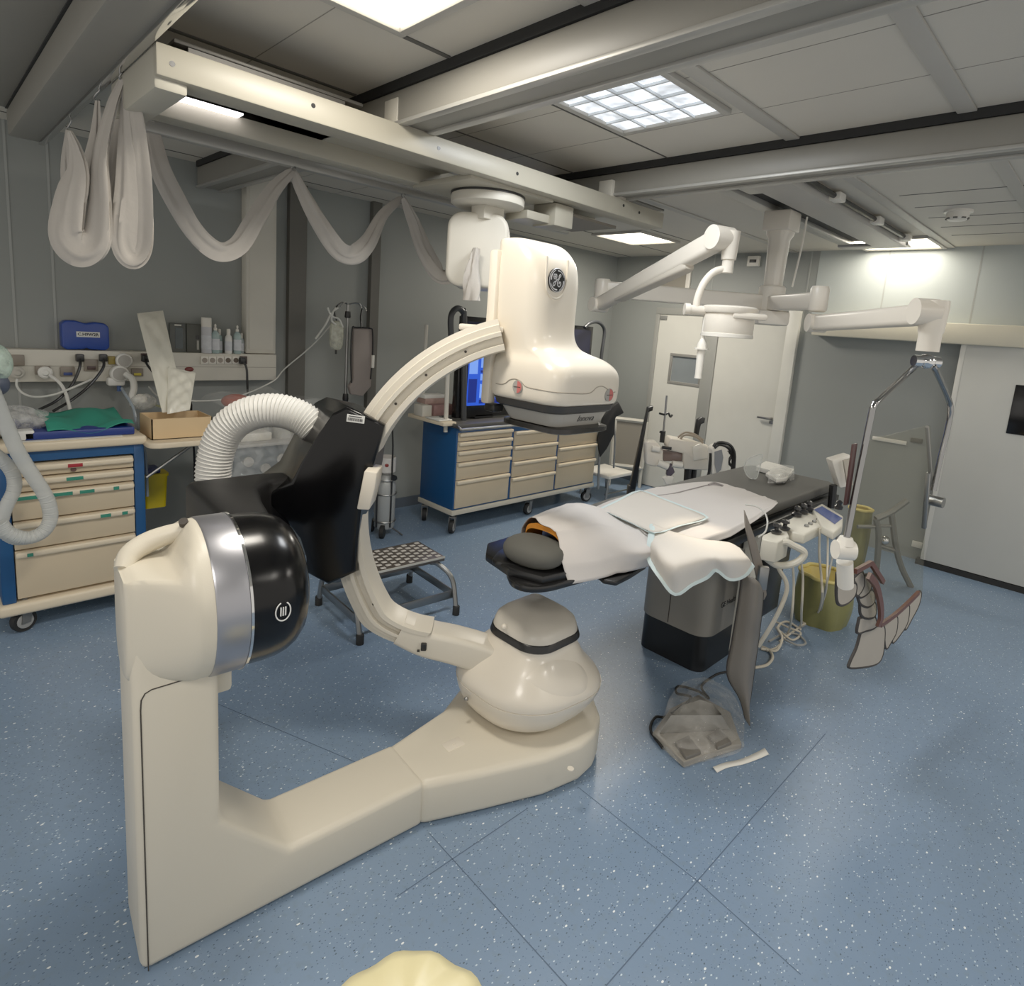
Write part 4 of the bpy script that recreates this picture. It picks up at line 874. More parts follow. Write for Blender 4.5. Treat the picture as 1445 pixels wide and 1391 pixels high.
# ---- head cushion and orange pad
def blob(px, py, z, rx, ry, rzv, a, nm, m, label, cat):
    p = Zp(px, py, z); b = B(); b.ball((0, 0, 0), (rx, ry, rzv), 28, 14, rz((p.x, p.y, z), a), .85); return finish(b, nm, m, None, label, cat, ang=80)
blob(754, 777, .862, .125, .095, .055, radians(100), 'head_cushion', mat('cushion_grey', (82, 81, 75), .8, var=.06), 'dark grey rounded head cushion on the black headrest at the table end', 'cushion')
b = B(); P_ = [Zp(*p, z) for p, z in (((740, 764), .84), ((745, 740), .93), ((765, 741), .955), ((786, 752), .94), ((794, 772), .86))]
P_ = spline(P_, 5); q_ = [p+Vector((.10, .0, -.012)) for p in P_]
b.loft([[p for p in P_]+[p-Vector((0, 0, .02)) for p in reversed(P_)], [p for p in q_]+[p-Vector((0, 0, .02)) for p in reversed(q_)]], True); finish(b, 'foam_pad', mat('orange_foam', (196, 122, 30), .55, var=.1), None, 'orange foam pad showing under the open end of the white drape', 'pad')
# ---- white drape
M_sheet = mat('white_nonwoven', (208, 202, 197), .8, var=.02, bump=.03, bscale=120)
rows = [
 [((735, 758), .825), ((737, 744), .875), ((749, 730), .945), ((764, 739), .962), ((779, 746), .955), ((788, 760), .925), ((792, 790), .86), ((803, 824), .775)],
 [((756, 742), .84), ((764, 729), .895), ((780, 718), .95), ((800, 730), .965), ((812, 740), .965), ((822, 758), .93), ((828, 788), .86), ((842, 817), .78)],
 [((795, 722), .855), ((803, 716), .895), ((815, 709.5), .935), ((836, 720), .945), ((850, 736), .945), ((862, 755), .925), ((870, 782), .86), ((886, 807), .78)],
 [((828, 722), .86), ((840, 717.5), .875), ((852, 717), .895), ((868, 728), .90), ((882, 743), .90), ((896, 760), .89), ((908, 780), .86), ((921, 797), .79)],
 [((860, 707.5), .872), ((872, 703), .876), ((882, 708), .88), ((900, 722), .884), ((918, 738), .884), ((934, 754), .88), ((950, 770), .865), ((960, 784), .82)],
 [((918, 690), .876), ((930, 688), .878), ((940, 694), .88), ((957, 707), .882), ((975, 722), .882), ((992, 738), .88), ((1008, 752), .874), ((1018, 762), .845)],
 [((974, 681), .876), ((984, 682), .878), ((992, 687), .88), ((1008, 697), .88), ((1024, 709), .88), ((1040, 722), .88), ((1054, 732), .878), ((1061, 738), .862)],
 [((1008, 680), .876), ((1018, 682), .878), ((1026, 686), .878), ((1042, 692), .878), ((1056, 699), .878), ((1070, 708), .878), ((1080, 717), .878), ((1085, 721), .876)],
 [((1026, 683), .876), ((1036, 687), .876), ((1044, 690), .876), ((1058, 694), .876), ((1072, 699), .876), ((1086, 703), .876), ((1094, 706), .876), ((1098, 709), .876)]]
def px_sheet(rows, nu=5, nv=5, wr=0.0, seed=1, lift=0, crease=()):
    R_ = [[Zp(*p, z+lift) for p, z in r] for r in rows]
    R_ = [spline(r, nu) for r in R_]
    C_ = [spline([r[j] for r in R_], nv) for j in range(len(R_[0]))]
    rnd = random.Random(seed); ws = [(rnd.uniform(8, 26), rnd.uniform(-26, 26), rnd.uniform(0, 6)) for _ in range(5)]
    nj, ni = len(C_), len(C_[0])
    for c_ in C_:
        for i, p in enumerate(c_):
            p.z += wr*sum(sin(a*p.x+bb*p.y+f) for a, bb, f in ws)/5
    for ax, k0, h_ in crease:
        for j, c_ in enumerate(C_):
            for i, p in enumerate(c_):
                d_ = abs((j if ax == 'i' else i)-k0)
                if d_ < 2: p.z += h_*(1-d_/2)
    vs = [p for c_ in C_ for p in c_]; fs = [(j*ni+i, j*ni+i+1, (j+1)*ni+i+1, (j+1)*ni+i) for j in range(nj-1) for i in range(ni-1)]
    b = B(); b.raw(vs, fs); return b
b = px_sheet(rows, 8, 8, .005, 4, 0, (('j', 13, .005), ('j', 27, .005), ('j', 42, -.004), ('i', 20, .006), ('i', 36, .005), ('i', 50, .004))); finish(b, 'surgical_drape', M_sheet, None, 'large white drape spread along the table over mattress and headrest', 'sheet', ang=80, thick=.002)
M_pad = mat('pad_white', (214, 207, 197), .85, var=.03, bump=.06, bscale=60); M_padb = mat('pad_mint_edge', (200, 216, 216), .7)
r1 = [[((846, 718), .897), ((872, 706), .89), ((903, 692), .886)], [((866, 727), .90), ((900, 714), .893), ((932, 702), .89)], [((893, 739), .903), ((930, 726), .893), ((963, 714), .89)], [((923, 752), .90), ((958, 742), .893), ((998, 730), .89)]]
b = px_sheet(r1, 6, 6, .002, 8, .005); pad = finish(b, 'absorbent_pad', M_pad, None, 'flat square absorbent pad with pale blue edge lying on the drape', 'pad', ang=80, thick=.002)
bo = [Zp(*p, z+.0065) for p, z in (((846, 718), .897), ((872, 706), .89), ((903, 692), .886), ((932, 702), .89), ((963, 714), .89), ((998, 730), .89), ((958, 742), .893), ((923, 752), .90), ((893, 739), .903), ((866, 727), .90), ((846, 718), .897))]
b = B(); b.tube(bo, .008, 6, 3, .25); finish(b, 'edge', M_padb, pad, 'pale blue edge')
r2 = [[((921, 740), .905), ((918, 764), .885), ((917, 788), .83)],
      [((935, 745), .90), ((932, 780), .885), ((934, 815), .79)],
      [((951, 750), .90), ((951, 790), .885), ((953, 836), .74)],
      [((966, 754), .90), ((969, 788), .89), ((975, 823), .775)],
      [((980, 759), .895), ((987, 784), .895), ((996, 813), .80)],
      [((996, 763), .89), ((1004, 782), .90), ((1010, 802), .84)],
      [((1012, 765), .89), ((1020, 786), .90), ((1030, 815), .80)],
      [((1030, 768), .89), ((1040, 786), .895), ((1050, 810), .81)],
      [((1044, 774), .885), ((1056, 784), .88), ((1062, 796), .84)]]
b = px_sheet(r2, 10, 8, .014, 3, .004); pad2 = finish(b, 'absorbent_pad', M_pad, None, 'crumpled absorbent pad with mint edge hanging over the near table edge', 'pad', ang=80, thick=.002)
bo = [Zp(*p, z+.004) for p, z in (((921, 740), .905), ((918, 764), .885), ((917, 788), .83), ((934, 815), .79), ((953, 836), .74), ((975, 823), .775), ((996, 813), .80), ((1010, 802), .84), ((1030, 815), .80), ((1050, 810), .81), ((1062, 796), .84))]
b = B(); b.tube(bo, .013, 6, 4, .3); finish(b, 'edge', M_padb, pad2, 'pale mint edge')
b = B(); b.tube([Zp(*p, .884) for p in ((912, 700), (945, 697), (975, 690), (1000, 684), (1016, 684))], .003, 6, 6); b.tube([Zp(*p, .887) for p in ((1000, 684), (1008, 681), (1020, 685))], .006, 6, 4); finish(b, 'sensor_wire', mat('wire_grey', (150, 144, 142), .5), None, 'thin grey wire lying across the far part of the drape', 'wire')
b = B(); b.tube([Zp(*p, .885) for p in ((1052, 712), (1066, 714), (1078, 722), (1083, 735))]+[Dp(*p, (2.75, 1.12)) for p in ((1080, 750), (1070, 758))], .004, 6, 6); finish(b, 'clear_tube', mat('tube_clear', (206, 206, 200), .2), None, 'thin clear tube looping off the near edge of the drape', 'tube')
# ---- things at the far end of the mattress
pk = thing('sterile_package', 'pile of white paper and film packages lying on the far end of the mattress', 'package', Zp(1092, 668, .872))
M_paper = mat('paper_white', (222, 220, 212), .7, bump=.1, bscale=30); M_film = film('clear_film', (226, 226, 222), .35)
def quad(pts, h, b, bev=.004): b.loft([[p for p in pts], [p+Vector((0, 0, h)) for p in pts]], True, bev=bev)
b = B(); quad([Zp(*p, .875) for p in ((1066, 664), (1080, 656), (1103, 662), (1092, 671))], .03, b); finish(b, 'paper_packet', M_paper, pk)
b = B(); quad([Zp(*p, .89) for p in ((1080, 672), (1098, 659), (1120, 666), (1110, 679), (1095, 681))], .022, b); finish(b, 'paper_packet', M_paper, pk)
b = B(); q = [[((1086, 662), .92), ((1102, 655), .93), ((1120, 658), .91)], [((1085, 672), .915), ((1104, 668), .93), ((1121, 670), .90)], [((1083, 682), .875), ((1104, 682), .88), ((1120, 676), .875)]]
b = px_sheet(q, 5, 5, .008, 9); finish(b, 'film_wrapper', M_film, pk, ang=80)
dm = thing('clear_dome', 'clear plastic half dome standing on the mattress beside the paper packages', 'plastic dome', Zp(1066, 672, .872))
DQ = Zp(1064, 676, .872); q = [Dp(*p, (DQ.x, DQ.y)) for p in ((1063, 677), (1055, 672), (1050, 661), (1053, 650), (1062, 644), (1076, 641), (1074, 652), (1071, 664), (1068, 674))]
q = spline(q+[q[0]], 3)[:-1]; b = B(); b.loft([[p for p in q], [p+FN*.004 for p in q]], True); finish(b, 'shell', mat('dome_clear', (206, 210, 206), .15, alpha=.35), dm, ang=80)
b = B(); b.tube(q+[q[0]], .003, 6); finish(b, 'rim', mat('rim_pale', (196, 198, 194), .3), dm)
# ---- controls on the near rail
M_ctrl = mat('control_ivory', (214, 209, 194), .4); M_knob = mat('knob_black', (30, 30, 32), .3, coat=.3)
def pz(pts, z): return [Zp(*p, z) for p in pts]
cs = thing('control_console', 'ivory control console with three black joysticks clamped to the table rail', 'control panel', Zp(1125, 745, .79))
top_ = pz(((1100, 737), (1116, 731), (1133, 719), (1161, 732), (1160, 742), (1136, 754), (1118, 750), (1101, 742)), .835)
b = B(); b.loft([[p-Vector((0, 0, .05)) for p in top_], [p for p in top_]], True, bev=.008); finish(b, 'body', M_ctrl, cs, ang=50)
for p in ((1124, 728), (1133, 724), (1141, 720.5)):
    q = Zp(*p, .838); b = B(); b.lathe([(.024, 0), (.026, .012), (.02, .018), (.010, .022), (.010, .03), (.017, .036), (.015, .05), (.004, .055)], Matrix.Translation(q), 18); finish(b, 'joystick', M_knob, cs, ang=50)
for p in ((1138, 742.5), (1143.5, 739.5), (1149, 736.5), (1154.5, 733.5)):
    q = Zp(*p, .836); b = B(); b.lathe([(.011, 0), (.011, .006), (.009, .009)], Matrix.Translation(q), 14); finish(b, 'button', M_steel, cs)
ts = thing('touch_screen', 'small ivory touch screen with blue display beside the joystick console', 'screen', Zp(1168, 740, .80))
q = pz(((1146, 717.5), (1160, 710), (1190, 728), (1189, 742), (1177, 751.5), (1160, 742)), .85)
b = B(); b.loft([[p-Vector((0, 0, .04)) for p in q], q], True, bev=.007); finish(b, 'housing', M_ctrl, ts, ang=50)
q = pz(((1148.5, 719), (1160, 714), (1189, 731), (1178, 739.5)), .8515); b = B(); b.raw(q, [(0, 1, 2, 3)]); finish(b, 'display', mat('display_blue', (58, 70, 112), .2, emit=(60, 76, 130), estr=.25), ts)
kq = Zp(1183, 718, .855); b = B(); b.lathe([(.02, 0), (.022, .015), (.012, .025), (.018, .04), (.006, .05)], Matrix.Translation(kq), 16); finish(b, 'selector_knob', M_knob, ts)
gr = thing('grip_control', 'ivory table-side control with two black knobs and a looped grip handle', 'control handle', Zp(1095, 790, .70))
q = pz(((1075, 760), (1076, 755), (1098, 745), (1111, 749), (1114, 757), (1098, 765)), .835)
b = B(); b.loft([[p-Vector((0, 0, .10)) for p in q], [p-Vector((0, 0, .04)) for p in q], q], True, bev=.006); finish(b, 'body', M_ctrl, gr, ang=50)
for p in ((1095, 752), (1107, 747)):
    b = B(); b.lathe([(.022, 0), (.026, .010), (.018, .014), (.010, .018), (.010, .028), (.02, .034), (.018, .046), (.004, .05)], Matrix.Translation(Zp(*p, .838)), 18); finish(b, 'joystick', M_knob, gr, ang=50)
GQ = Zp(1100, 770, .80)
b = B(); b.tube([Dp(*p, (GQ.x, GQ.y)) for p in ((1090, 772), (1106, 764), (1120, 770), (1133, 777), (1134, 784), (1126, 792), (1112, 797), (1096, 797), (1082, 788))], lambda t: .016, 10, 5); finish(b, 'loop_handle', M_ctrl, gr)
b = B(); b.tube([Dp(*p, (GQ.x, GQ.y)) for p in ((1096, 795), (1101, 806), (1109, 820), (1110, 834), (1103, 854), (1090, 880), (1070, 912))], .010, 8, 6); finish(b, 'cable', mat('cable_cream', (206, 198, 180), .5), gr)
# side post and black junction box hung on the pedestal side
b = B(); q0 = Dp(1090, 790, (2.9, 1.22)); b.bx(2.86, 2.94, 1.16, 1.22, .14, .78, .012); finish(b, 'side_post', M_cream, tab)
b = B(); b.bx(3.02, 3.3, 1.14, 1.28, .56, .72, .01); b.bx(3.05, 3.26, 1.15, 1.28, .3, .56, .006); finish(b, 'junction_box', M_black, tab)
# cables from the console down to the floor
ct = thing('cable_tangle', 'tangle of pale cables hanging from the table controls and piled on the floor', 'cables', Zp(1112, 890, 0))
M_c1 = mat('cable_cream', (206, 198, 180), .5); M_c2 = mat('cable_grey', (150, 150, 146), .5)
def cab(pts, r, m, q=None):
    P_ = [Dp(a, c_, q) if y is None else Zp(a, c_, y) for a, c_, y in pts]
    b = B(); b.tube(P_, r, 8, 6); finish(b, 'cable', m, ct)
qa = (3.05, 1.02)
cab([(1157, 745, None), (1156, 780, None), (1159, 815, None), (1160, 845, None), (1152, 868, .02), (1135, 880, .01), (1118, 892, .01), (1100, 905, .01)], .006, M_c1, qa)
cab([(1168, 748, None), (1168, 780, None), (1166, 830, None), (1160, 856, .05), (1168, 870, .01), (1150, 876, .01), (1132, 878, .01)], .005, M_c1, qa)
cab([(1183, 752, None), (1175, 785, None), (1165, 830, None), (1155, 868, .02), (1130, 885, .01)], .005, M_c2, qa)
cab([(1131, 795, None), (1133, 820, None), (1131, 860, None), (1129, 884, .01), (1115, 880, .01)], .006, M_c1, qa)
cab([(1119, 800, None), (1120, 830, None), (1117, 870, None), (1112, 893, .01), (1098, 912, .01), (1082, 918, .01)], .006, M_c1, qa)
cab([(1085, 905, .01), (1105, 895, .012), (1125, 895, .01), (1137, 907, .01), (1125, 910, .015), (1105, 900, .02), (1095, 885, .012)], .006, M_c2)
cab([(1075, 912, .01), (1095, 918, .01), (1104, 900, .02), (1098, 885, .03), (1110, 877, .01), (1130, 888, .01)], .007, M_c1)
cab([(1090, 875, .02), (1112, 885, .03), (1130, 893, .01), (1118, 903, .01), (1100, 890, .03)], .006, M_c1)
cab([(1065, 942, .01), (1082, 938, .01), (1090, 928, .01), (1086, 918, .01), (1074, 915, .012)], .008, M_c1)
# ---- lead apron flap on the near side
fl = thing('table_lead_shield', 'tall grey lead flap hanging in front of the table pedestal, pointed at the bottom', 'radiation shield', Zp(1052, 1014, .1))
FQ = (2.44, .93)
Lft = spline([Dp(*p, FQ) for p in ((1047, 810), (1042, 850), (1033, 905), (1026, 950), (1044, 985), (1052, 1014))], 5)
Mid = spline([Dp(*p, FQ)-FN*.045 for p in ((1062, 812), (1058, 850), (1052, 905), (1047, 950), (1050, 985), (1053, 1014))], 5)
Rgt = spline([Dp(*p, FQ)+FN*.02 for p in ((1079, 838), (1077, 866), (1071, 915), (1064, 965), (1060, 992), (1054, 1014))], 5)
rws = [spline([a, m_, c_], 5) for a, m_, c_ in zip(Lft, Mid, Rgt)]
b = B(); b.loft(rws, False, closed=False); sheet_ = finish(b, 'lead_sheet', mat('lead_vinyl_grey', (112, 106, 98), .45, var=.08), fl, ang=70, thick=.006)
b = B(); b.tube(list(Lft)+list(reversed(Rgt)), .0045, 6); finish(b, 'bound_edge', M_edge, sheet_)
q = [Dp(*p, (2.5, .98)) for p in ((1050, 719), (1056, 735), (1067, 765), (1076, 798), (1081, 838), (1077, 846), (1069, 822), (1058, 775), (1051, 740))]
b = B(); b.loft([[p-FN*.01 for p in q], [p+FN*.008 for p in q]], True, bev=.003); finish(b, 'upper_blade', mat('lead_vinyl_light', (126, 118, 110), .35, var=.1), fl)
b = B(); q = Dp(1076, 815, (2.48, .96)); b.bx(-.012, .012, -.02, .02, -.05, .05, .003, rz(q, YAW)); finish(b, 'clip', M_steel, fl)
# ---- foot switch in its clear bag
fs = thing('foot_switch', 'grey two-pedal foot switch wrapped in clear film on the floor', 'foot pedal', Zp(985, 1050, 0))
fo = pz(((920, 1040), (964, 1083), (1046, 1056), (1030, 1010), (985, 985), (945, 1005)), .004)
fi = pz(((928, 1038), (966, 1075), (1035, 1051), (1020, 1012), (985, 992), (950, 1008)), .03)
b = B(); b.loft([fo, [p+Vector((0, 0, .02)) for p in fo], fi], True, bev=.004); finish(b, 'base', mat('pedal_grey', (138, 134, 126), .4), fs)
for q in (((952, 1046), (968, 1068), (990, 1060), (972, 1036)), ((998, 1036), (1013, 1054), (1033, 1046), (1016, 1026))):
    P0 = pz(q, .045); b = B(); b.loft([[p-Vector((0, 0, .02)) for p in P0], P0], True, bev=.006); finish(b, 'pedal', mat('pedal_dark', (104, 100, 94), .35), fs)
hood = pz(((928, 1036), (952, 1022), (985, 1014), (1012, 1016), (1032, 1030)), .03)
hood2 = pz(((946, 1012), (962, 998), (988, 990), (1006, 996), (1018, 1012)), .095)
b = B(); b.loft([hood, [p+Vector((0, 0, .012)) for p in hood2], [p-Vector((0, 0, .045)) for p in pz(((946, 1000), (964, 985), (990, 976), (1008, 984), (1022, 1002)), .05)]], True, bev=.006); finish(b, 'toe_guard', mat('pedal_guard', (128, 126, 120), .35), fs)
wr_ = [[((918, 1035), .005), ((940, 1062), .012), ((966, 1084), .005)], [((935, 1012), .06), ((965, 1040), .07), ((1003, 1073), .012)], [((945, 985), .13), ((990, 1005), .12), ((1046, 1058), .006)], [((965, 962), .13), ((1010, 985), .11), ((1050, 1040), .006)], [((995, 955), .08), ((1030, 975), .05), ((1050, 1010), .006)]]
b = px_sheet(wr_, 6, 6, .008, 5); finish(b, 'clear_bag', film('bag_film', (214, 212, 206), .17, .06, 1.0), fs, ang=80)
b = B(); b.tube(pz(((935, 1055), (918, 1030), (925, 1012), (942, 1010)), .012)+[Zp(975, 985, .10), Zp(955, 978, .03), Zp(958, 968, .015), Zp(985, 975, .03), Zp(1000, 985, .06), Zp(990, 968, .02), Zp(1010, 952, .01), Zp(1024, 948, .01)], .006, 8, 6); finish(b, 'cord', M_blackr, fs)
# ---- strip of paper on the floor
q = [[((1006, 1082), .012), ((1012, 1090), .004)], [((1022, 1076), .003), ((1027, 1083), .003)], [((1045, 1071), .004), ((1050, 1078), .003)], [((1066, 1062), .01), ((1072, 1070), .006)], [((1079, 1055), .02), ((1085, 1064), .014)]]
b = px_sheet(q, 2, 5, 0, 1); finish(b, 'paper_strip', M_paper, None, 'curled strip of white paper on the floor beside the foot switch', 'paper', thick=.001)
# ---- device on the far rail end, seen left of the hanging shield
rd = thing('rail_monitor', 'white boxy monitor on a short post at the far table end, left of the shield', 'monitor', Zp(1176, 715, .80))
RQ = (3.75, 1.13)
b = B(); b.tube([Dp(1173, 716, RQ), Dp(1176, 684, RQ)], .022, 10); finish(b, 'post', M_black, rd)
q = [Dp(*p, RQ) for p in ((1170, 648), (1197, 640), (1199, 684), (1182, 687))]
b = B(); b.loft([[p-FN*.03 for p in q], [p+FN*.05 for p in q]], True, bev=.01); finish(b, 'housing', M_white, rd)
q = [Dp(*p, (RQ[0]-.03, RQ[1]-.03)) for p in ((1186, 648), (1197, 645), (1199, 682), (1192, 684))]; b = B(); b.loft([[p-FN*.036 for p in q], [p-FN*.02 for p in q]], True); finish(b, 'front_panel', mat('panel_greige', (168, 160, 146), .5), rd)
# ---- waste sacks
M_sack = mat('olive_sack', (124, 122, 72), .45, var=.15, vscale=10, bump=.2, bscale=12); M_rimy = mat('sack_inside_yellow', (214, 196, 116), .5, var=.1)
def sack(c, r, h, name, label, seed=0, flare=1.0):
    t = thing(name, label, 'waste bag', c); rnd = random.Random(seed)
    n = 40; rings = []; ph = [rnd.uniform(0, 6) for _ in range(4)]
    for k in range(12):
        u = k/11; rad_ = r*(.86+.16*sin(pi*u*.8+.3)); rings.append([(c[0]+rad_*(1+.05*sin(5*a+ph[0]+3*u)+.03*sin(9*a+ph[1]))*cos(a), c[1]+rad_*(1+.05*sin(5*a+ph[0]+3*u)+.03*sin(9*a+ph[1]))*sin(a), h*u) for a in [2*pi*j/n for j in range(n)]])
    b = B(); b.loft(rings, False); s_ = finish(b, 'sack_wall', M_sack, t, ang=80)
    top_ = rings[-1]; ins = [top_]
    for k in range(1, 7):
        f = 1-.1*k; ins.append([(c[0]+(p[0]-c[0])*f, c[1]+(p[1]-c[1])*f, h*(1-.12*k)) for p in top_])
    b = B(); b.loft(ins, False); b.bm.faces.new([b.bm.verts[len(b.bm.verts)-40+j] for j in range(40)]) if False else None
    b.tube([Vector(p) for p in top_]+[Vector(top_[0])], .012, 6); finish(b, 'yellow_lining', M_rimy, t, ang=80); return t
wq = Zp(1172, 828, .2)
sack((4.0, 1.15, 0), .165, .31, 'waste_sack', 'olive waste sack with yellow lining standing open behind the control cables', 1)
sack((5.05, 1.29, 0), .085, .53, 'waste_sack', 'tall narrow yellow-lined waste sack seen through the glass shield', 2)
# ---- waste bin at the bottom edge of the picture
wb = thing('waste_bin', 'round bin with crumpled pale yellow liner cut by the bottom edge of the picture', 'waste bin', (.60, .73, 0))
M_liner = mat('liner_yellow', (226, 214, 164), .35, var=.06, bump=.55, bscale=11)
c0 = (.54, .70); 
b = B(); b.lathe([(.12, 0), (.14, .02), (.155, .40), (.153, .42)], Matrix.Translation((c0[0], c0[1], 0)), 40); finish(b, 'bin_body', mat('bin_grey', (150, 150, 146), .5), wb)
rings = []; rnd = random.Random(4)
for k in range(10):
    u = k/9
    z = .33+.13*min(1, u*1.6) if u < .6 else .46-.0*(u)
    rad_ = .163 if u < .6 else .163*(1-(u-.6)/.4*.97)
    zz = .33+.12*(u/.6) if u < .6 else .45+.012*sin(pi*(u-.6)/.4)
    rings.append([(c0[0]+rad_*(1+.01*sin(7*a+2*u)+.008*sin(13*a))*cos(a), c0[1]+rad_*(1+.01*sin(7*a+2*u)+.008*sin(13*a))*sin(a), zz+.003*sin(6*a+5*u)+.003*sin(11*a-9*u)) for a in [2*pi*j/56 for j in range(56)]])
b = B(); b.loft(rings, True); finish(b, 'liner', M_liner, wb, 'crumpled pale yellow liner over the bin', ang=80)
# ================================================================ left wall: service trunking and what hangs on it
YT = 4.372
tr_ = thing('service_trunking', 'long cream service trunking along the left wall with sockets and gas outlets', 'wall trunking', (.6, YW, 1.18))
zt0, zt1 = 1.182, 1.366
xe = Yp(390, 515, YT).x
b = B(); b.bx(XF+.3, xe, YT, YW, zt0, zt1, .006); finish(b, 'channel', M_cream, tr_)
b = B(); b.bx(XF+.3, xe-.005, YT-.001, YT+.004, 1.272, 1.276); finish(b, 'cover_joint', mat('joint_shade', (160, 154, 142), .6), tr_)
def onT(px, py, o=0): return Yp(px, py, YT-o)
M_plate = mat('outlet_taupe', (128, 118, 106), .45); M_gas = mat('gas_white', (222, 220, 214), .35)
M_slot = mat('socket_dark', (64, 44, 42), .5)
def outlet(px, py, w_, h, m, lab, extra=None):
    p = onT(px, py); b = B(); b.box((p.x, YT-.008, p.z), (w_, .018, h), .004); o = finish(b, 'gas_outlet', m, tr_, lab)
    if extra:
        b = B(); b.box((p.x, YT-.019, p.z-h*.22), (w_*.6, .006, h*.3), .002); finish(b, 'colour_tab', extra, o)
    return o
outlet(22, 508, .075, .06, M_plate, 'brown gas outlet'); outlet(60, 522, .07, .05, M_plate, 'brown gas outlet'); outlet(95, 524, .07, .055, M_plate, 'gas outlet with blue tab', mat('tab_blue', (40, 60, 120), .5))
outlet(128, 515, .07, .07, M_plate, 'brown outlet with dark socket', M_slot); outlet(193, 525, .065, .05, M_plate, 'gas outlet with yellow tab', mat('tab_yellow', (214, 196, 70), .5)); outlet(157, 508, .035, .05, mat('outlet_olive', (150, 130, 60), .5), 'olive outlet')
for px, py in ((24, 525), (63, 525)):
    p = onT(px, py, .02); b = B(); b.lathe([(.03, 0), (.034, .01), (.034, .03), (.026, .036), (.02, .036), (.012, .045)], axis_frame((p.x, YT-.016, p.z), (0, -1, 0)), 24); finish(b, 'gas_plug', mat('plug_grey', (176, 172, 162), .4) if px < 40 else M_gas, tr_)
# row of mains sockets at the right
for k, (px, py) in enumerate(((288, 508), (299, 508), (310, 508), (321, 508), (332, 508))):
    p = onT(px, py); b = B(); b.box((p.x, YT-.006, p.z), (.048, .012, .05), .003); s_ = finish(b, 'mains_socket', M_white, tr_)
    b = B(); b.lathe([(.017, 0), (.017, .002)], axis_frame((p.x, YT-.0125, p.z), (0, -1, 0)), 16); finish(b, 'socket_well', mat('well_shade', (150, 140, 128), .6) if k < 3 else mat('well_dark', (96, 84, 72), .6), s_)
p = onT(343, 508); b = B(); b.box((p.x, YT-.006, p.z), (.05, .012, .055), .003); finish(b, 'mains_socket', M_slot, tr_)
p = onT(205, 504); b = B(); b.box((p.x, YT-.006, p.z), (.05, .012, .05), .003); finish(b, 'mains_socket', M_slot, tr_)
p = onT(267, 521); b = B(); b.ball((p.x, YT, p.z), (.028, .012, .016)); finish(b, 'red_indicator', mat('dark_red', (110, 40, 36), .4), tr_)
# plugs and mains cords
def cord(pts, r, name, m, label, cat='cable', plug=None):
    P_ = [Yp(a, c_, y) for a, c_, y in pts]
    t = thing(name, label, cat, P_[0]); b = B(); b.tube(P_, r, 8, 6); finish(b, 'cord', m, t)
    if plug:
        b = B(); b.bx(P_[0].x-.02, P_[0].x+.02, P_[0].y-.01, YT-.012, P_[0].z-.022, P_[0].z+.022, .006); finish(b, 'plug', plug, t)
    return t
cord([(113, 505, 4.33), (112, 520, 4.30), (100, 545, 4.28), (80, 565, 4.25), (55, 578, 4.2)], .008, 'power_cord', M_black, 'black power cord plugged in left of the regulator, running down to the cart', plug=M_black)
cord([(146, 505, 4.33), (145, 520, 4.30), (125, 545, 4.26), (100, 565, 4.25), (75, 580, 4.2)], .008, 'power_cord', M_black, 'black power cord plugged in just left of the white regulator', plug=M_black)
cord([(206, 506, 4.33), (208, 515, 4.28), (225, 535, 4.12), (250, 555, 4.05), (268, 565, 4.05), (270, 590, 4.1), (274, 640, 4.2), (275, 680, 4.3)], .007, 'power_cord', M_black, 'black power cord hanging across the sterile pouches', plug=M_black)
cord([(343, 509, 4.33), (348, 520, 4.31), (349, 540, 4.3), (350, 570, 4.3)], .008, 'power_cord', M_black, 'black power cord plugged into the last socket at the right end', plug=M_black)
cord([(24, 535, 4.32), (24, 545, 4.3), (33, 555, 4.25), (50, 560, 4.25), (75, 557, 4.25), (100, 548, 4.25), (130, 535, 4.3)], .006, 'oxygen_hose', mat('tube_clear', (206, 206, 200), .2), 'pale clear hose sagging from the leftmost gas plug', 'hose')
cord([(70, 529, 4.31), (84, 540, 4.28), (92, 553, 4.25), (96, 566, 4.22), (99, 578, 4.2)], .009, 'oxygen_hose', mat('hose_white', (206, 204, 198), .5), 'short white hose hanging from the round white gas plug', 'hose')
cord([(210, 546, 4.3), (226, 560, 4.1), (262, 565, 4.0), (300, 565, 4.1), (340, 558, 4.2), (385, 538, 4.3), (402, 520, 4.40), (440, 488, 4.40), (470, 455, 4.38)], .005, 'drip_line', mat('tube_clear', (206, 206, 200), .2), 'long thin white line sagging past the cardboard box to the drip pole', 'tube')
# suction regulator: two stacked white dials
rg_ = thing('suction_regulator', 'white suction regulator with two round dials hanging on the trunking', 'regulator', onT(167, 540))
for px, py, r, o in ((173, 508, .044, .03), (166, 526, .05, .05)):
    p = onT(px, py); M_ = axis_frame((p.x, YT-.012, p.z), (0, -1, 0))
    b = B(); b.lathe([(r*.9, 0), (r, .01), (r, o), (r*.86, o+.006)], M_, 28); d_ = finish(b, 'dial_housing', M_gas, rg_, ang=50)
    b = B(); b.lathe([(r*.78, o+.0065), (r*.78, o+.009)], M_, 28); f_ = finish(b, 'dial_face', mat('dial_grey', (168, 164, 158), .3), d_) if False else finish(b, 'dial_face', mat('dial_grey', (168, 164, 158), .3), d_)
b = B(); p = onT(163, 538, .03); b.box((p.x, p.y, p.z), (.09, .06, .05), .012); finish(b, 'valve_block', M_gas, rg_)
b = B(); p = onT(168, 545, .03); b.cyl((p.x, p.y, p.z+.02), (p.x, p.y, p.z-.03), .012, n=12); finish(b, 'blue_nozzle', mat('nozzle_blue', (46, 76, 130), .4), rg_)
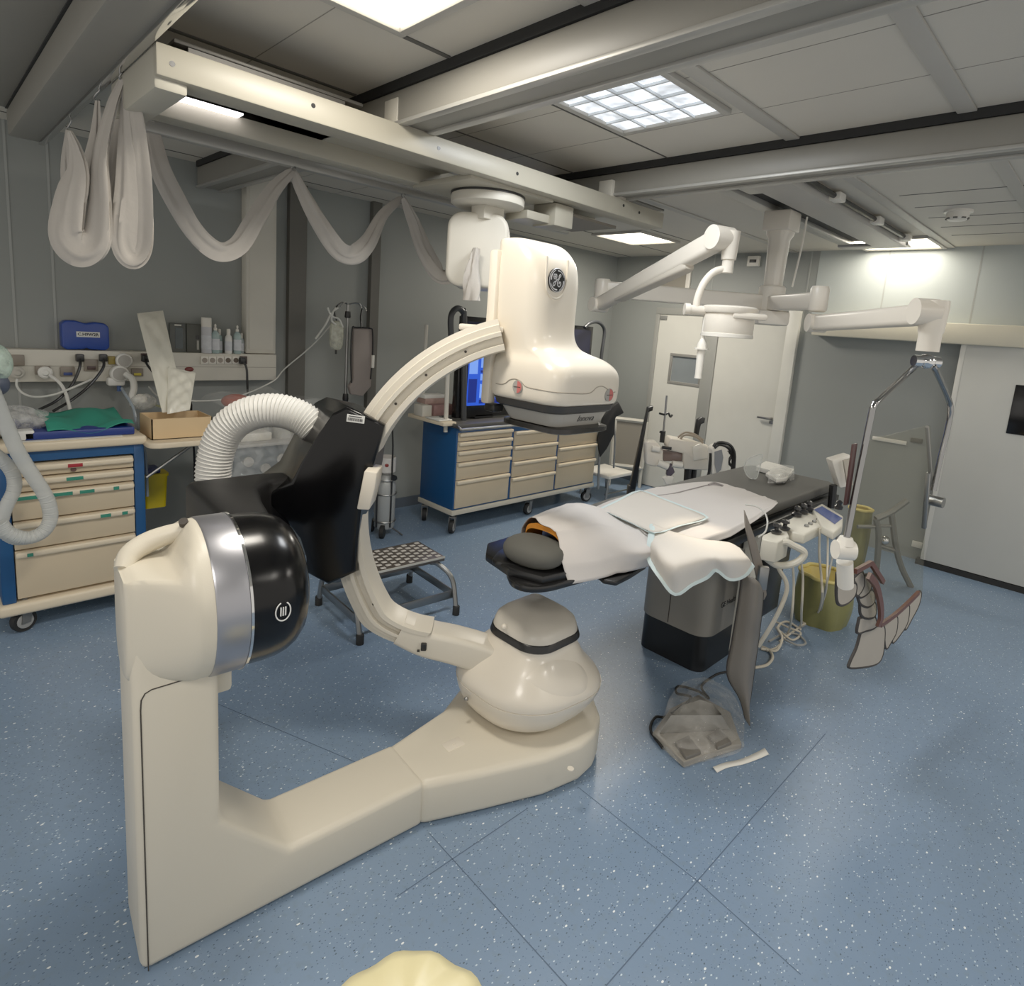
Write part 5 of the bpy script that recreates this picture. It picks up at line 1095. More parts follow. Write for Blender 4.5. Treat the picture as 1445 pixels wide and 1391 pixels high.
# breathing tube from the regulator to the mask
mk_ = thing('suction_tubing', 'white tubing with a clear plastic mask lying between regulator and cardboard box', 'tubing', Yp(195, 580, 4.1))
b = B(); b.tube([Yp(*p) for p in ((178, 528, 4.25), (187, 535, 4.2), (189, 548, 4.15), (186, 560, 4.12), (188, 572, 4.1))], .018, 10, 6); finish(b, 'white_tube', mat('hose_white', (206, 204, 198), .5), mk_)
b = B(); c_ = Yp(203, 567, 4.08); b.ball(c_, (.07, .06, .05), 20, 12); finish(b, 'mask_bag', film('clear_film', (226, 226, 222), .35), mk_, ang=80)
b = B(); c_ = Yp(198, 563, 4.08); b.ball(c_, (.035, .03, .03), 14, 10); finish(b, 'mask_cap', M_white, mk_)
b = B(); b.tube([Yp(*p) for p in ((172, 548, 4.2), (178, 558, 4.12), (188, 575, 4.05), (193, 600, 4.0), (200, 618, 3.95), (206, 650, 3.95), (208, 700, 3.95))], .008, 8, 6); finish(b, 'thin_tube', mat('tube_bluegrey', (140, 150, 160), .3), mk_)
# ---- things standing on the trunking
zt = zt1
bc = thing('tool_case', 'blue plastic case with a white label standing upright on the trunking', 'case', (Yp(121, 475, 4.40).x, 4.42, zt))
x0 = Yp(87, 470, 4.39).x; x1 = Yp(154, 470, 4.39).x; zh = Yp(120, 453, 4.39).z
pc_ = [(x0+.02, zt+.002), (x0+.10, zt+.006), ((x0+x1)/2, zt+.016), (x1-.10, zt+.006), (x1-.02, zt+.002), (x1, zt+.02), (x1, zh-.03), (x1-.02, zh-.008), (x1-.07, zh-.004), ((x0+x1)/2, zh-.014), (x0+.07, zh), (x0+.02, zh), (x0, zh-.02), (x0, zt+.02)]
b = B(); b.prism(pc_, -.045, .045, frame((0, 4.43, 0), (1, 0, 0), (0, 0, 1)), .01, 3); cb = finish(b, 'case_shell', mat('case_blue', (24, 58, 140), .4, var=.05), bc, ang=50)
p = Yp(124.5, 472, 4.384); b = B(); b.box((p.x, 4.383, p.z), (.115, .003, .032), .001); lb = finish(b, 'label', mat('label_white', (214, 214, 210), .6), cb)
b = B(); b.text('C.H9W2R', .024, frame((p.x, 4.381, p.z), (1, 0, 0), (0, 0, 1)), .0006, bold=.0006); finish(b, 'lettering', mat('ink', (40, 40, 42), .7), lb)
def stand(px0, px1, py0, y, dep, name, m, label, cat, bev=.004, zb=None):
    p0 = Yp(px0, 480, y); p1 = Yp(px1, 480, y); zh_ = Yp((px0+px1)/2, py0, y).z
    t = thing(name, label, cat, ((p0.x+p1.x)/2, y+dep/2, zt)); b = B(); b.bx(p0.x, p1.x, y, y+dep, zt, zh_, bev); s_ = finish(b, 'body', m, t); return t, s_, p0.x, p1.x, zh_
M_dev = mat('device_slate', (84, 86, 82), .4)
t, s_, x0, x1, zh = stand(240, 262.5, 456, 4.40, .03, 'wall_tablet', M_dev, 'slate grey tablet with dark screen propped on the trunking, left of two', 'tablet')
b = B(); b.bx(x0+.03, x1-.02, 4.397, 4.401, zt+.025, zh-.03); finish(b, 'screen', mat('screen_smoke', (58, 70, 74), .15, var=.4, vscale=14), t)
b = B(); b.bx((x0+x1)/2-.02, (x0+x1)/2+.02, 4.397, 4.401, zh-.016, zh-.008); finish(b, 'light_bar', M_white, t)
t, s_, x0, x1, zh = stand(263.5, 284.5, 457, 4.40, .03, 'wall_tablet', mat('device_olive', (78, 79, 72), .5), 'plain dark olive tablet propped on the trunking beside the screen tablet', 'tablet')
b = B(); b.bx(x1-.035, x1-.015, 4.397, 4.401, zt+.09, zt+.115); finish(b, 'sensor_eye', M_black, t)
b = B(); b.bx(x1-.03, x1-.018, 4.397, 4.401, zt+.02, zt+.08); finish(b, 'button_strip', mat('strip_pale', (170, 168, 158), .5), t)
def bottle(px, r, ptop, m, label, capm=None, kind='pump', y=4.39, name='bottle', capfrac=.3):
    p = Yp(px, 490, y); h = Yp(px, ptop, y).z-zt; t = thing(name, label, 'bottle', (p.x, p.y, zt)); T_ = Matrix.Translation((p.x, p.y, zt))
    if kind == 'can':
        b = B(); b.lathe([(r*.95, 0), (r, .004), (r, h*.72), (r*.96, h*.74)], T_, 24); finish(b, 'body', m, t)
        b = B(); b.lathe([(r*.98, h*.74), (r*.98, h*.985), (r*.9, h)], T_, 24); finish(b, 'cap', capm or M_white, t)
    else:
        b = B(); b.lathe([(r*.9, 0), (r, .006), (r, h*.6), (r*.85, h*.7), (r*.4, h*.76), (r*.36, h*.80)], T_, 24); finish(b, 'body', m, t, ang=50)
        if kind == 'pump':
            b = B(); b.lathe([(r*.42, h*.78), (r*.42, h*.86), (r*.2, h*.88), (r*.28, h*.95), (r*.12, h)], T_, 16); finish(b, 'cap', M_white, t, ang=50)
        else:
            b = B(); b.lathe([(r*.5, h*.74), (r*.5, h*.97), (r*.4, h)], T_, 16); finish(b, 'cap', M_white, t)
    b = B(); b.lathe([(r*1.01, h*.12), (r*1.01, h*.5)], T_, 24, False); finish(b, 'label', mat('bottle_label', (206, 208, 212), .6, var=.25, vscale=30), t)
    return t
M_bt = mat('bottle_teal', (158, 178, 176), .25, var=.1, vscale=20); M_bw = mat('bottle_white', (224, 222, 216), .35)
bottle(291.5, .032, 448, mat('can_silver', (196, 196, 200), .35), 'tall white-capped spray can on the trunking', kind='can')
bottle(304, .026, 457, M_bt, 'pale teal pump bottle right of the tall spray can', y=4.385)
bottle(309.5, .02, 464, M_bt, 'small teal bottle half hidden behind the first pump bottle', kind='cap', y=4.43)
bottle(322.5, .024, 464, M_bw, 'plain white bottle with a round white cap between the pump bottles', kind='cap', y=4.39)
bottle(335, .025, 459, M_bt, 'pale teal pump bottle next to the cream column', y=4.385)
bottle(341, .016, 470, mat('bottle_clear', (168, 176, 178), .15), 'small clear bottle tucked between pump bottle and cream column', kind='cap', y=4.43)
# ================================================================ drawer cart at the far left
M_blue = mat('cabinet_blue', (20, 72, 122), .4, var=.04); M_drw = mat('drawer_beige', (202, 184, 154), .45, var=.03, bump=.03, bscale=200); M_hnd = mat('drawer_lip_cream', (224, 208, 180), .35)
M_topb = mat('worktop_beige', (216, 200, 172), .4)
ca = thing('drawer_cart', 'blue cart with five beige drawers and green handle labels at the far left', 'cart', (.25, 3.95, 0))
cx1 = Yp(205, 690, 3.69).x; cxd = Yp(191, 690, 3.68).x; cxl = Yp(14, 690, 3.68).x; cx0 = cxl-.055
zb_, ztp = .165, .925
b = B(); b.bx(cx0, cxl, 3.69, 4.24, zb_, ztp, .006); b.bx(cxd, cx1, 3.69, 4.24, zb_, ztp, .006); b.bx(cxl-.001, cxd+.001, 3.692, 4.238, ztp-.05, ztp-.001); b.bx(cxl-.001, cxd+.001, 4.1, 4.236, zb_+.001, ztp-.051); finish(b, 'carcass', M_blue, ca)
b = B(); b.bx(cx0-.03, cx1+.01, 3.66, 4.27, ztp, ztp+.05, .016, None, 3); finish(b, 'worktop', M_topb, ca)
b = B(); b.bx(cx0-.02, cx1+.01, 3.665, 4.26, .105, zb_, .018, None, 3); finish(b, 'base_skirt', M_hnd, ca)
M_grnl = mat('green_label', (46, 132, 108), .5)
zs = [Yp(190, y, 3.68).z for y in (643.5, 661, 680, 716, 753)]+[zb_+.01]
nh = [.045, .05, .055, .06, .06]
labs = {0: [(97, 118, 'red')], 1: [(94, 118, 'g')], 2: [(21, 54, 'g'), (72, 102, 'g'), (112, 133, 'g'), (160, 168, 'g')], 3: [(140, 155, 'g'), (171, 179, 'g')], 4: [(32, 41, 'g')]}
for k in range(5):
    z1, z0 = zs[k], zs[k+1]+.008
    b = B(); b.bx(cxl+.004, cxd-.004, 3.69, 4.1, z0, z1, .003); d_ = finish(b, 'drawer', M_drw, ca)
    b = B(); b.bx(cxl+.004, cxd-.004, 3.668, 3.70, z1-.034, z1-.002, .012, None, 3); finish(b, 'handle_lip', M_hnd, d_)
    for (pa, pb_, cc) in labs[k]:
        xa = Yp(pa, 680, 3.667).x; xb = Yp(pb_, 680, 3.667).x
        b = B(); b.bx(xa, xb, 3.6655, 3.669, z1-.028, z1-.010, .001); finish(b, 'handle_label', mat('red_label', (160, 30, 40), .5) if cc == 'red' else M_grnl, d_)
p = Yp(104, 665, 3.68); b = B(); b.cyl((p.x, 3.69, zs[0]-.043), (p.x, 3.68, zs[0]-.043), .012, n=14); finish(b, 'lock', mat('lock_brown', (92, 66, 58), .4), ca)
def castor(x, y, t, r=.06, a=0, fork=M_steel):
    Mc = rz((x, y, 0), a)
    b = B(); b.lathe([(r*.5, -.016), (r*.93, -.018), (r, -.008), (r, .008), (r*.93, .018), (r*.5, .016)], frame(Mc @ Vector((0, 0, r)), Mc.to_3x3() @ Vector((1, 0, 0)), (0, 0, 1)), 28); w_ = finish(b, 'castor', M_blackr, t)
    b = B(); b.lathe([(r*.62, -.021), (r*.66, -.019), (r*.66, .019), (r*.62, .021)], frame(Mc @ Vector((0, 0, r)), Mc.to_3x3() @ Vector((1, 0, 0)), (0, 0, 1)), 24); finish(b, 'wheel_hub', mat('hub_grey', (150, 150, 148), .4), w_)
    b = B()
    for s_ in (-1, 1): b.prism([(-.02, r-.01), (.02, r-.01), (.035, 2*r+.03), (-.01, 2*r+.03)], s_*.024-.003, s_*.024+.003, frame(Mc @ Vector((0, 0, 0)), Mc.to_3x3() @ Vector((1, 0, 0)), (0, 0, 1)))
    b.cyl(Mc @ Vector((.012, 0, 2*r+.015)), Mc @ Vector((.012, 0, 2*r+.06)), .016, n=12); b.box((.012, 0, 2*r+.022), (.05, .054, .014), .003, Mc); finish(b, 'fork', fork, w_)
for (x, y) in ((.315, 3.72), (cx1-.08, 3.74), (.33, 4.18), (cx1-.08, 4.18)): castor(x, y, ca, .057, .4, mat('fork_grey', (120, 120, 118), .4, .6))
# things on the cart
zc = ztp+.05
ty = thing('instrument_tray', 'dark blue tray under a crumpled green cloth on top of the drawer cart', 'tray', (.6, 3.95, zc))
q = [Zp(*p, zc) for p in ((45, 628), (187, 614), (187, 601), (60, 612))]
x0 = .42; x1 = .80
b = B(); b.bx(.36, .82, 3.70, 4.14, zc+.002, zc+.042, .006); finish(b, 'tray', mat('tray_navy', (22, 46, 118), .4), ty) if False else finish(b, 'tray_body', mat('tray_navy', (22, 46, 118), .4), ty)
def wav(u, v):
    x = .45+.37*u; y = 3.70+.47*v; return (x, y, zc+.045+.012+.014*sin(9*u+3*v)+.012*sin(7*v-5*u)+.02*v+(.0 if v > .08 else -.014))
b = B(); b.sheet(wav, 24, 20); finish(b, 'green_cloth', mat('cloth_green', (38, 134, 112), .85, var=.12, vscale=9, bump=.1, bscale=60), ty, ang=80, thick=.003)
b = B(); b.bx(.33, .76, 3.675, 3.9, zc, zc+.002); finish(b, 'paper_sheet', M_paper, None, 'white paper sheet under the blue tray on the cart', 'paper')
pbg = thing('plastic_bag', 'clear plastic bag holding dark blue things on the left end of the cart', 'plastic bag', (.25, 3.85, zc))
b = B(); b.ball((.20, 3.88, zc+.05), (.17, .13, .05), 20, 12, None, .8); finish(b, 'blue_content', mat('content_navy', (40, 52, 110), .5, var=.3, vscale=20), pbg, ang=80)
rnd = random.Random(3)
def bagf(u, v):
    a = 2*pi*u; ph = pi*v; r_ = 1+.10*sin(5*a+3*ph)+.07*sin(9*a-4*ph); return (.26+.22*r_*sin(ph)*cos(a), 3.88+.15*r_*sin(ph)*sin(a), zc+.075-.07*cos(ph)*r_)
b = B(); b.sheet(bagf, 40, 18); finish(b, 'film', film('clear_film', (226, 226, 222), .35), pbg, ang=80)
b = B(); b.bx(.16, .245, 3.68, 3.76, zc, zc+.024, .004); finish(b, 'small_carton', mat('carton_green', (140, 178, 136), .6), None, 'small pale green carton at the left edge of the cart top', 'box')
b = B(); b.bx(.31, .40, 3.70, 3.78, zc+.004, zc+.05, .006); finish(b, 'white_container', M_bw, None, 'white plastic container between bag and blue tray on the cart', 'container')
# breathing hoses hanging in front of the cart at the left edge
bh = thing('breathing_hoses', 'milky breathing hoses hanging in a long loop in front of the drawer cart', 'hose', Yp(20, 760, 3.5))
M_milk = mat('milky_hose', (200, 202, 198), .35, var=.05, vscale=5, alpha=.72)
hp1 = [(-14, 545), (5, 590), (24, 635), (44, 668), (60, 692), (69, 712), (71, 732), (62, 749), (44, 758), (26, 757), (10, 750), (0, 738)]
b = B(); P_ = spline([Yp(a, c_, 3.45) for a, c_ in hp1], 14)
b.tube(P_, lambda t: .030+.001*sin(t*400), 12); finish(b, 'hose', M_milk, bh)
hp2 = [(-18, 632), (4, 650), (18, 668), (20, 690), (10, 712), (2, 735), (4, 748), (20, 760), (40, 760)]
b = B(); b.tube(spline([Yp(a, c_, 3.52) for a, c_ in hp2], 14), lambda t: .028+.001*sin(t*300), 12); finish(b, 'hose', M_milk, bh)
b = B(); b.ball(Yp(-6, 512, 3.5), (.06, .05, .085), 20, 12); finish(b, 'face_mask', film('mask_green', (196, 220, 204), .5, .1, .2), bh, ang=80)
b = B(); b.ball(Yp(-4, 542, 3.5), (.045, .04, .05), 16, 10); finish(b, 'mask_cuff', mat('cuff_slate', (70, 78, 96), .5), bh, ang=80)
# side shelf with the cardboard box
zs_ = .945
sf = thing('side_shelf', 'beige shelf board with rounded corners attached to the right side of the cart', 'shelf', (1.03, 3.8, zs_-.03))
b = B(); b.prism(rrect(1.055, 3.80, .40, .46, .06, 6), zs_-.032, zs_, None, .008, 3); finish(b, 'board', M_topb, sf)
b = B(); b.tube([(.88, 3.75, .72), (1.16, 3.75, .915)], .009, 8); b.tube([(1.20, 3.75, .2), (1.20, 3.75, .915)], .004, 6) if False else None; finish(b, 'strut', M_steel, sf)
bx0 = Zp(200, 613, zs_); bx1 = Zp(283, 607, zs_)
cbx = thing('cardboard_box', 'open tan cardboard box holding sterile pouches on the side shelf', 'box', (1.02, 3.85, zs_))
X0, X1, Y0, Y1, ZB = bx0.x+.005, bx1.x, 3.66, 3.90, zs_+.115
b = B()
for q in ((X0, X1, Y0, Y0+.006), (X0, X1, Y1-.006, Y1), (X0, X0+.006, Y0, Y1), (X1-.006, X1, Y0, Y1)): b.bx(*q, zs_+.001, ZB)
b.bx(X0, X1, Y0, Y1, zs_+.001, zs_+.005); finish(b, 'tray', mat('cardboard_tan', (208, 178, 134), .7, var=.05), cbx)
M_pouch = mat('pouch_film', (226, 222, 206), .25, var=.05, bump=.5, bscale=16)
def pouch(pts, y0, y1, label, name='sterile_pouch'):
    """pts: left-bottom, right-bottom, right-top, left-top in the picture; leaning back from y0 to y1"""
    A_ = [Yp(*pts[0], y0), Yp(*pts[1], y0), Yp(*pts[2], y1), Yp(*pts[3], y1)]
    t = thing(name, label, 'packet', A_[0]); nrm = (A_[1]-A_[0]).cross(A_[3]-A_[0]).normalized()
    def f(s):
        def g(u, v):
            p = A_[0]*(1-u)*(1-v)+A_[1]*u*(1-v)+A_[2]*u*v+A_[3]*(1-u)*v
            e = min(1, min(u, 1-u)*6)*min(1, min(v, 1-v)*10)
            return p+nrm*s*(.018*e+.006*e*sin(11*u+17*v)+.004*e*sin(23*v-9*u))
        return g
    b = B(); b.sheet(f(1), 14, 24); b.sheet(f(-1), 14, 24); finish(b, 'film_pouch', M_pouch, t, ang=80)
    b = B(); b.sheet(lambda u, v: A_[0]*(1-u)*(1-v)+A_[1]*u*(1-v)+A_[2]*u*v+A_[3]*(1-u)*v, 4, 4); finish(b, 'paper_back', M_paper, t); return t
pouch(((229, 582), (262, 580), (230, 438), (193, 442)), 3.78, 4.33, 'tall sterile pouch leaning from the cardboard box against the wall trunking')
pouch(((236, 584), (268, 578), (276, 526), (237, 517)), 3.74, 3.98, 'short wide sterile pouch in front of the tall one in the cardboard box')
b = B(); q = [[((216, 572), 1.075), ((262, 572), 1.08)], [((214, 577), 1.075), ((260, 579), 1.08)]]
b = B(); A_ = [Zp(214, 571, ZB+.004), Zp(240, 575, ZB+.004), Zp(262, 574, ZB+.004), Zp(240, 580, ZB+.004)]; b.loft([A_, [p+Vector((0, 0, .006)) for p in A_]], True); finish(b, 'paper_packet', mat('packet_lime', (206, 206, 160), .6), None, 'flat pale green paper packet lying across the front of the cardboard box', 'packet')
# yellow sharps bin hung under the shelf
yb = thing('sharps_bin', 'yellow waste container with blue lid hanging beside the drawer cart', 'bin', (1.03, 4.15, .40))
y_ = 4.1
q0 = Yp(204, 672, y_); q1 = Yp(237, 671, y_); q2 = Yp(231, 715, y_)
b = B(); b.loft([[(x, y, z) for x, y in rrect((q0.x+q1.x)/2-.005, y_+.07, w_, .14, .02, 4)] for z, w_ in ((q2.z, .115), (q0.z-.012, .14), (q0.z-.012, .155), (q0.z+.004, .155))], True); finish(b, 'bin_body', mat('sharps_yellow', (206, 182, 16), .45), yb)
b = B(); b.bx((q0.x+q1.x)/2-.075, (q0.x+q1.x)/2+.03, y_+.02, y_+.14, q0.z+.004, q0.z+.035, .008); finish(b, 'lid', mat('lid_navy', (20, 34, 92), .4), yb)
b = B(); b.bx((q0.x+q1.x)/2-.05, (q0.x+q1.x)/2+.05, y_+.14, YW, q2.z+.1, q2.z+.13); finish(b, 'wall_bracket', M_steel, yb)
# ================================================================ anaesthesia machine under film, behind the white hose
an = thing('draped_machine', 'anaesthesia machine under clear film behind the white corrugated hose', 'medical machine', (1.5, 3.75, 0))
M_mg = mat('machine_grey', (122, 126, 126), .5, var=.1, vscale=9); yA = 3.6
p0 = Yp(330, 632, yA); p1 = Yp(412, 622, yA)
b = B(); b.bx(p0.x, p1.x+.12, yA, yA+.42, .12, p0.z, .012); finish(b, 'cabinet', mat('machine_slate', (86, 92, 94), .45, var=.15, vscale=7), an)
b = B(); b.bx(p0.x-.02, p1.x+.14, yA-.03, yA+.44, p0.z, p0.z+.02, .006); finish(b, 'shelf', M_lgrey, an)
b = B(); b.bx(p0.x+.02, p0.x+.24, yA+.04, yA+.3, p0.z+.02, p0.z+.07, .008); finish(b, 'absorber', M_cream, an)
b = B(); b.cyl((p0.x+.33, yA+.12, p0.z+.02), (p0.x+.33, yA+.12, p0.z+.14), .06, n=20); b.box((p0.x+.25, yA+.2, p0.z+.1), (.1, .1, .1), .01); finish(b, 'vaporiser', mat('vaporiser_grey', (170, 168, 160), .35), an)
for k in range(4):
    b = B(); b.lathe([(.03, 0), (.03, .012)], axis_frame((p0.x+.08+k*.1, yA-.001, p0.z-.09-.05*(k % 2)), (0, -1, 0)), 18); finish(b, 'gauge', M_lgrey, an)
b = B(); b.ball((p0.x+.03, yA+.25, p0.z+.2), (.1, .09, .12), 20, 12); finish(b, 'red_bag', mat('red_cloth', (176, 72, 52), .7, var=.2), an, ang=80) if False else None
b = B(); c_ = Yp(333, 566, 3.9); b.ball(c_, (.085, .08, .045), 18, 10); finish(b, 'red_cloth', mat('red_cloth', (168, 84, 66), .7, var=.25, vscale=12), an, ang=80)
def filmf(u, v):
    a = u; x = p0.x-.07+(p1.x-p0.x+.30)*u; z = p0.z+.30-.06*(2*u-1)**2-(.30+.35)*max(0, v-.4)/.6
    y = yA+.36-.42*min(1, v/.4)-.02*max(0, v-.4); w_ = .02*sin(17*u+9*v)+.014*sin(31*u-13*v)
    if v < .4: z -= .06*(1-v/.4)*0
    return (x, y-.02+w_, z+.016*sin(13*u+7*v))
b = B(); b.sheet(filmf, 36, 26); finish(b, 'clear_cover', film('cover_film', (206, 208, 206), .22, .1, .7), an, ang=80)
# ================================================================ drip pole
iv = thing('drip_pole', 'slim steel drip pole with four curved hooks standing against the left wall', 'iv pole', (2.42, 4.3, 0))
yI = 4.3
p = Yp(490, 470, yI); xI = p.x; zI = Yp(494, 430, yI).z
b = B(); b.tube([(xI, yI, .1), (xI, yI, zI)], .011, 12); finish(b, 'pole', M_steel, iv)
b = B(); b.lathe([(.02, zI-.1), (.024, zI-.09), (.02, zI-.05)], Matrix.Translation((xI, yI, 0)), 14); finish(b, 'clamp_collar', M_black, iv); b = B(); b.lathe([(.02, 1.02), (.024, 1.04), (.02, 1.08)], Matrix.Translation((xI, yI, 0)), 14); finish(b, 'clamp_collar', M_black, iv)
for px_, zz in ((474, 431), (482, 428), (505, 428), (512, 433)):
    q = Yp(px_, zz, yI); b = B(); b.tube([(xI, yI, zI), ((xI+q.x)/2, yI-.01, zI+.015), (q.x, yI-.02, q.z), (q.x+(.02 if q.x > xI else -.02), yI-.02, q.z-.03)], .005, 8, 5); finish(b, 'hook', M_steel, iv)
for k in range(5):
    a = k*2*pi/5; b = B(); b.tube([(xI, yI-.04, .11), (xI+.2*cos(a), yI-.18+.15*sin(a), .06)], .012, 8); finish(b, 'foot_bar', M_steel, iv)
M_fluid = film('fluid_bag', (216, 216, 196), .45, .15, .3)
fb_ = thing('fluid_bag', 'small clear drip bag hanging on the left hook of the drip pole', 'drip bag', Yp(476, 495, yI-.03))
pa = Yp(466, 452, yI-.04); pb_ = Yp(483, 494, yI-.04)
b = B(); b.ball(((pa.x+pb_.x)/2, yI-.04, (pa.z+pb_.z)/2), ((pb_.x-pa.x)/2, .03, (pa.z-pb_.z)/2), 20, 12, None, .6); finish(b, 'bag', M_fluid, fb_, ang=80)
b = B(); b.tube([((pa.x+pb_.x)/2, yI-.04, pa.z), Yp(472, 440, yI-.03), Yp(476, 431, yI-.02)], .006, 6, 4); finish(b, 'strap', M_black, fb_)
b = B(); b.cyl(((pa.x+pb_.x)/2, yI-.04, pb_.z-.03), ((pa.x+pb_.x)/2, yI-.04, pb_.z), .008, n=10); finish(b, 'port', M_black, fb_)
tb_ = thing('drip_tubing', 'bunch of clear drip tubing hanging left of the drip bag', 'tubing', Yp(455, 465, yI-.05))
for pts in (((474, 434), (466, 445), (458, 460), (445, 478)), ((477, 434), (470, 440), (468, 452), (474, 458)), ((462, 434), (468, 446), (478, 450), (484, 462))):
    b = B(); b.tube([Yp(*q, yI-.06) for q in pts], .007, 6, 6); finish(b, 'tube', mat('tube_clear', (206, 206, 200), .2), tb_)
pc = thing('pressure_cuff', 'greyish pressure cuff bag with black piped border hanging on the right hook', 'pressure bag', Yp(510, 558, yI-.05))
q = [Yp(*p, yI-.05) for p in ((497, 463), (524, 463), (525, 500), (522, 545), (510, 559), (494, 556), (491, 545), (497, 535))]
b = B(); b.loft([[p-Vector((0, .02, 0)) for p in q], [p+Vector((0, .02, 0)) for p in q]], True, bev=.008); finish(b, 'bag', mat('cuff_taupe', (140, 130, 124), .7, var=.1), pc, ang=60)
q = [Yp(*p, yI-.075) for p in ((496, 540), (495, 500), (497, 464), (502, 462), (522, 463), (526, 468), (526, 500), (523, 535))]
b = B(); b.tube(q, .006, 8, 4); finish(b, 'piping', M_black, pc)
b = B(); b.tube([Yp(510, 463, yI-.06), Yp(509, 448, yI-.04), Yp(511, 436, yI-.02)], .007, 8, 4); finish(b, 'strap', M_black, pc)
b = B(); p = Yp(526, 510, yI-.08); b.box(p, (.022, .02, .1), .004); finish(b, 'valve', M_white, pc)
# ================================================================ oxygen cylinder on its trolley
ox = thing('oxygen_trolley', 'grey gas cylinder strapped on a small two-wheeled black trolley', 'gas cylinder', (2.53, 3.93, 0))
oc = Vector((2.56, 3.96, 0)); ro = Yp(554, 715, oc.y).x-oc.x; ro = .08
zo = Yp(544, 680, oc.y).z
b = B(); b.lathe([(ro*.9, .06), (ro, .075), (ro, zo-.03), (ro*.85, zo+.02), (ro*.5, zo+.06), (ro*.3, zo+.075)], Matrix.Translation(oc), 28); finish(b, 'cylinder', mat('cylinder_grey', (168, 170, 168), .35, .2), ox, ang=50)
b = B(); b.lathe([(ro*.92, zo+.09), (ro*.92, zo+.20), (ro*.86, zo+.205), (ro*.86, zo+.09)], Matrix.Translation(oc), 24, False); b.lathe([(ro*.4, zo+.05), (ro*.4, zo+.15)], Matrix.Translation(oc), 16); finish(b, 'valve_guard', mat('guard_white', (206, 202, 196), .4), ox)
b = B(); b.ball(oc+Vector((-.02, -.05, zo+.15)), (.03, .02, .03)); finish(b, 'red_tap', mat('tap_red', (130, 36, 30), .4), ox)
b = B(); b.lathe([(.022, 0), (.022, .02)], axis_frame(oc+Vector((.02, -ro*.9, zo+.05)), (0, -1, 0)), 16); finish(b, 'gauge', M_black, ox)
for zz in (.12, .34, zo+.03):
    b = B(); b.tube([oc+Vector(((ro+.006)*cos(a), (ro+.006)*sin(a), zz)) for a in [2*pi*k/24 for k in range(25)]], .005, 6); finish(b, 'strap_ring', M_steel, ox)
b = B(); b.tube([oc+Vector((-.09, -.03, .08)), oc+Vector((-.09, -.03, zo+.45)), oc+Vector((-.02, -.06, zo+.5)), oc+Vector((.0, -.08, zo+.3)), oc+Vector((-.0, -.085, .08))], .007, 8, 2); finish(b, 'frame', M_black, ox)
for p in (Zp(526, 750, 0), Zp(541, 760, 0)):
    c_ = Vector((p.x, p.y+.02, .05)); b = B(); b.lathe([(.02, -.018), (.05, -.016), (.052, 0), (.05, .016), (.02, .018)], frame(c_, FN, (0, 0, 1)), 24); w_ = finish(b, 'wheel', M_blackr, ox); b = B(); b.ball(c_-rt*0-Vector((.014, .014, 0)), .01); finish(b, 'axle_cap', M_white, w_)
b = B(); b.tube([oc+Vector((.03, -.05, .07)), Zp(568, 755, .006)], .006, 6); finish(b, 'prop_foot', M_black, ox)
# ================================================================ step stool
st = thing('step_stool', 'low aluminium step stool with studded metal tread behind the C arc', 'step stool', (1.9, 2.87, 0))
def tread_mat():
    m = bpy.data.materials.new('studded_aluminium'); m.use_nodes = True; nt = m.node_tree; b = nt.nodes['Principled BSDF']
    tc = nt.nodes.new('ShaderNodeTexCoord'); b.inputs['Metallic'].default_value = .85; b.inputs['Roughness'].default_value = .38
    n_ = nt.nodes.new('ShaderNodeTexNoise'); n_.inputs['Scale'].default_value = 30; nt.links.new(tc.outputs['Object'], n_.inputs['Vector'])
    r_ = nt.nodes.new('ShaderNodeMix'); r_.data_type = 'RGBA'; r_.inputs[6].default_value = lin((98, 90, 82))+(1,); r_.inputs[7].default_value = lin((128, 118, 108))+(1,); nt.links.new(n_.outputs['Fac'], r_.inputs[0]); nt.links.new(r_.outputs[2], b.inputs['Base Color']); return m
zt_s = .325
A_ = [Zp(*p, zt_s) for p in ((527, 808), (628, 785), (589, 763))]
fr = A_[0]; ex = (A_[1]-A_[0]); ex.z = 0; ex = ex.normalized(); ey = Vector((-ex.y, ex.x, 0)); 
xr = A_[1]; L_ = .60; Dp_ = .30
MS = frame(xr-ex*L_, ex, ey); MS[2][3] = 0
b = B(); b.bx(0, L_, 0, Dp_, zt_s-.028, zt_s, .004, MS); tr2 = finish(b, 'tread', tread_mat(), st)
b = B(); rnd = random.Random(2)
for i in range(13):
    for j in range(6):
        x = .03+i*.045; y = .03+j*.048+(.024 if i % 2 else 0)
        if y < Dp_-.02: b.raw([(x-.017, y-.012, zt_s-.001), (x+.017, y-.012, zt_s-.001), (x+.017, y+.012, zt_s-.001), (x-.017, y+.012, zt_s-.001), (x-.012, y-.008, zt_s+.0025), (x+.012, y-.008, zt_s+.0025), (x+.012, y+.008, zt_s+.0025), (x-.012, y+.008, zt_s+.0025)], [(4, 5, 6, 7), (0, 1, 5, 4), (1, 2, 6, 5), (2, 3, 7, 6), (3, 0, 4, 7)], MS)
studs = finish(b, 'stud_pattern', mat('stud_bright', (206, 200, 190), .3, .35), tr2); tag(studs, kind='stuff')
b = B(); b.bx(0, L_, -.002, .004, zt_s-.01, zt_s+.001, 0, MS); finish(b, 'bright_edge', mat('edge_bright', (222, 216, 202), .3, .5), tr2)
legs = [(.01, -.115), (L_+.02, -.115), (.01, Dp_+.115), (L_+.02, Dp_+.115)]
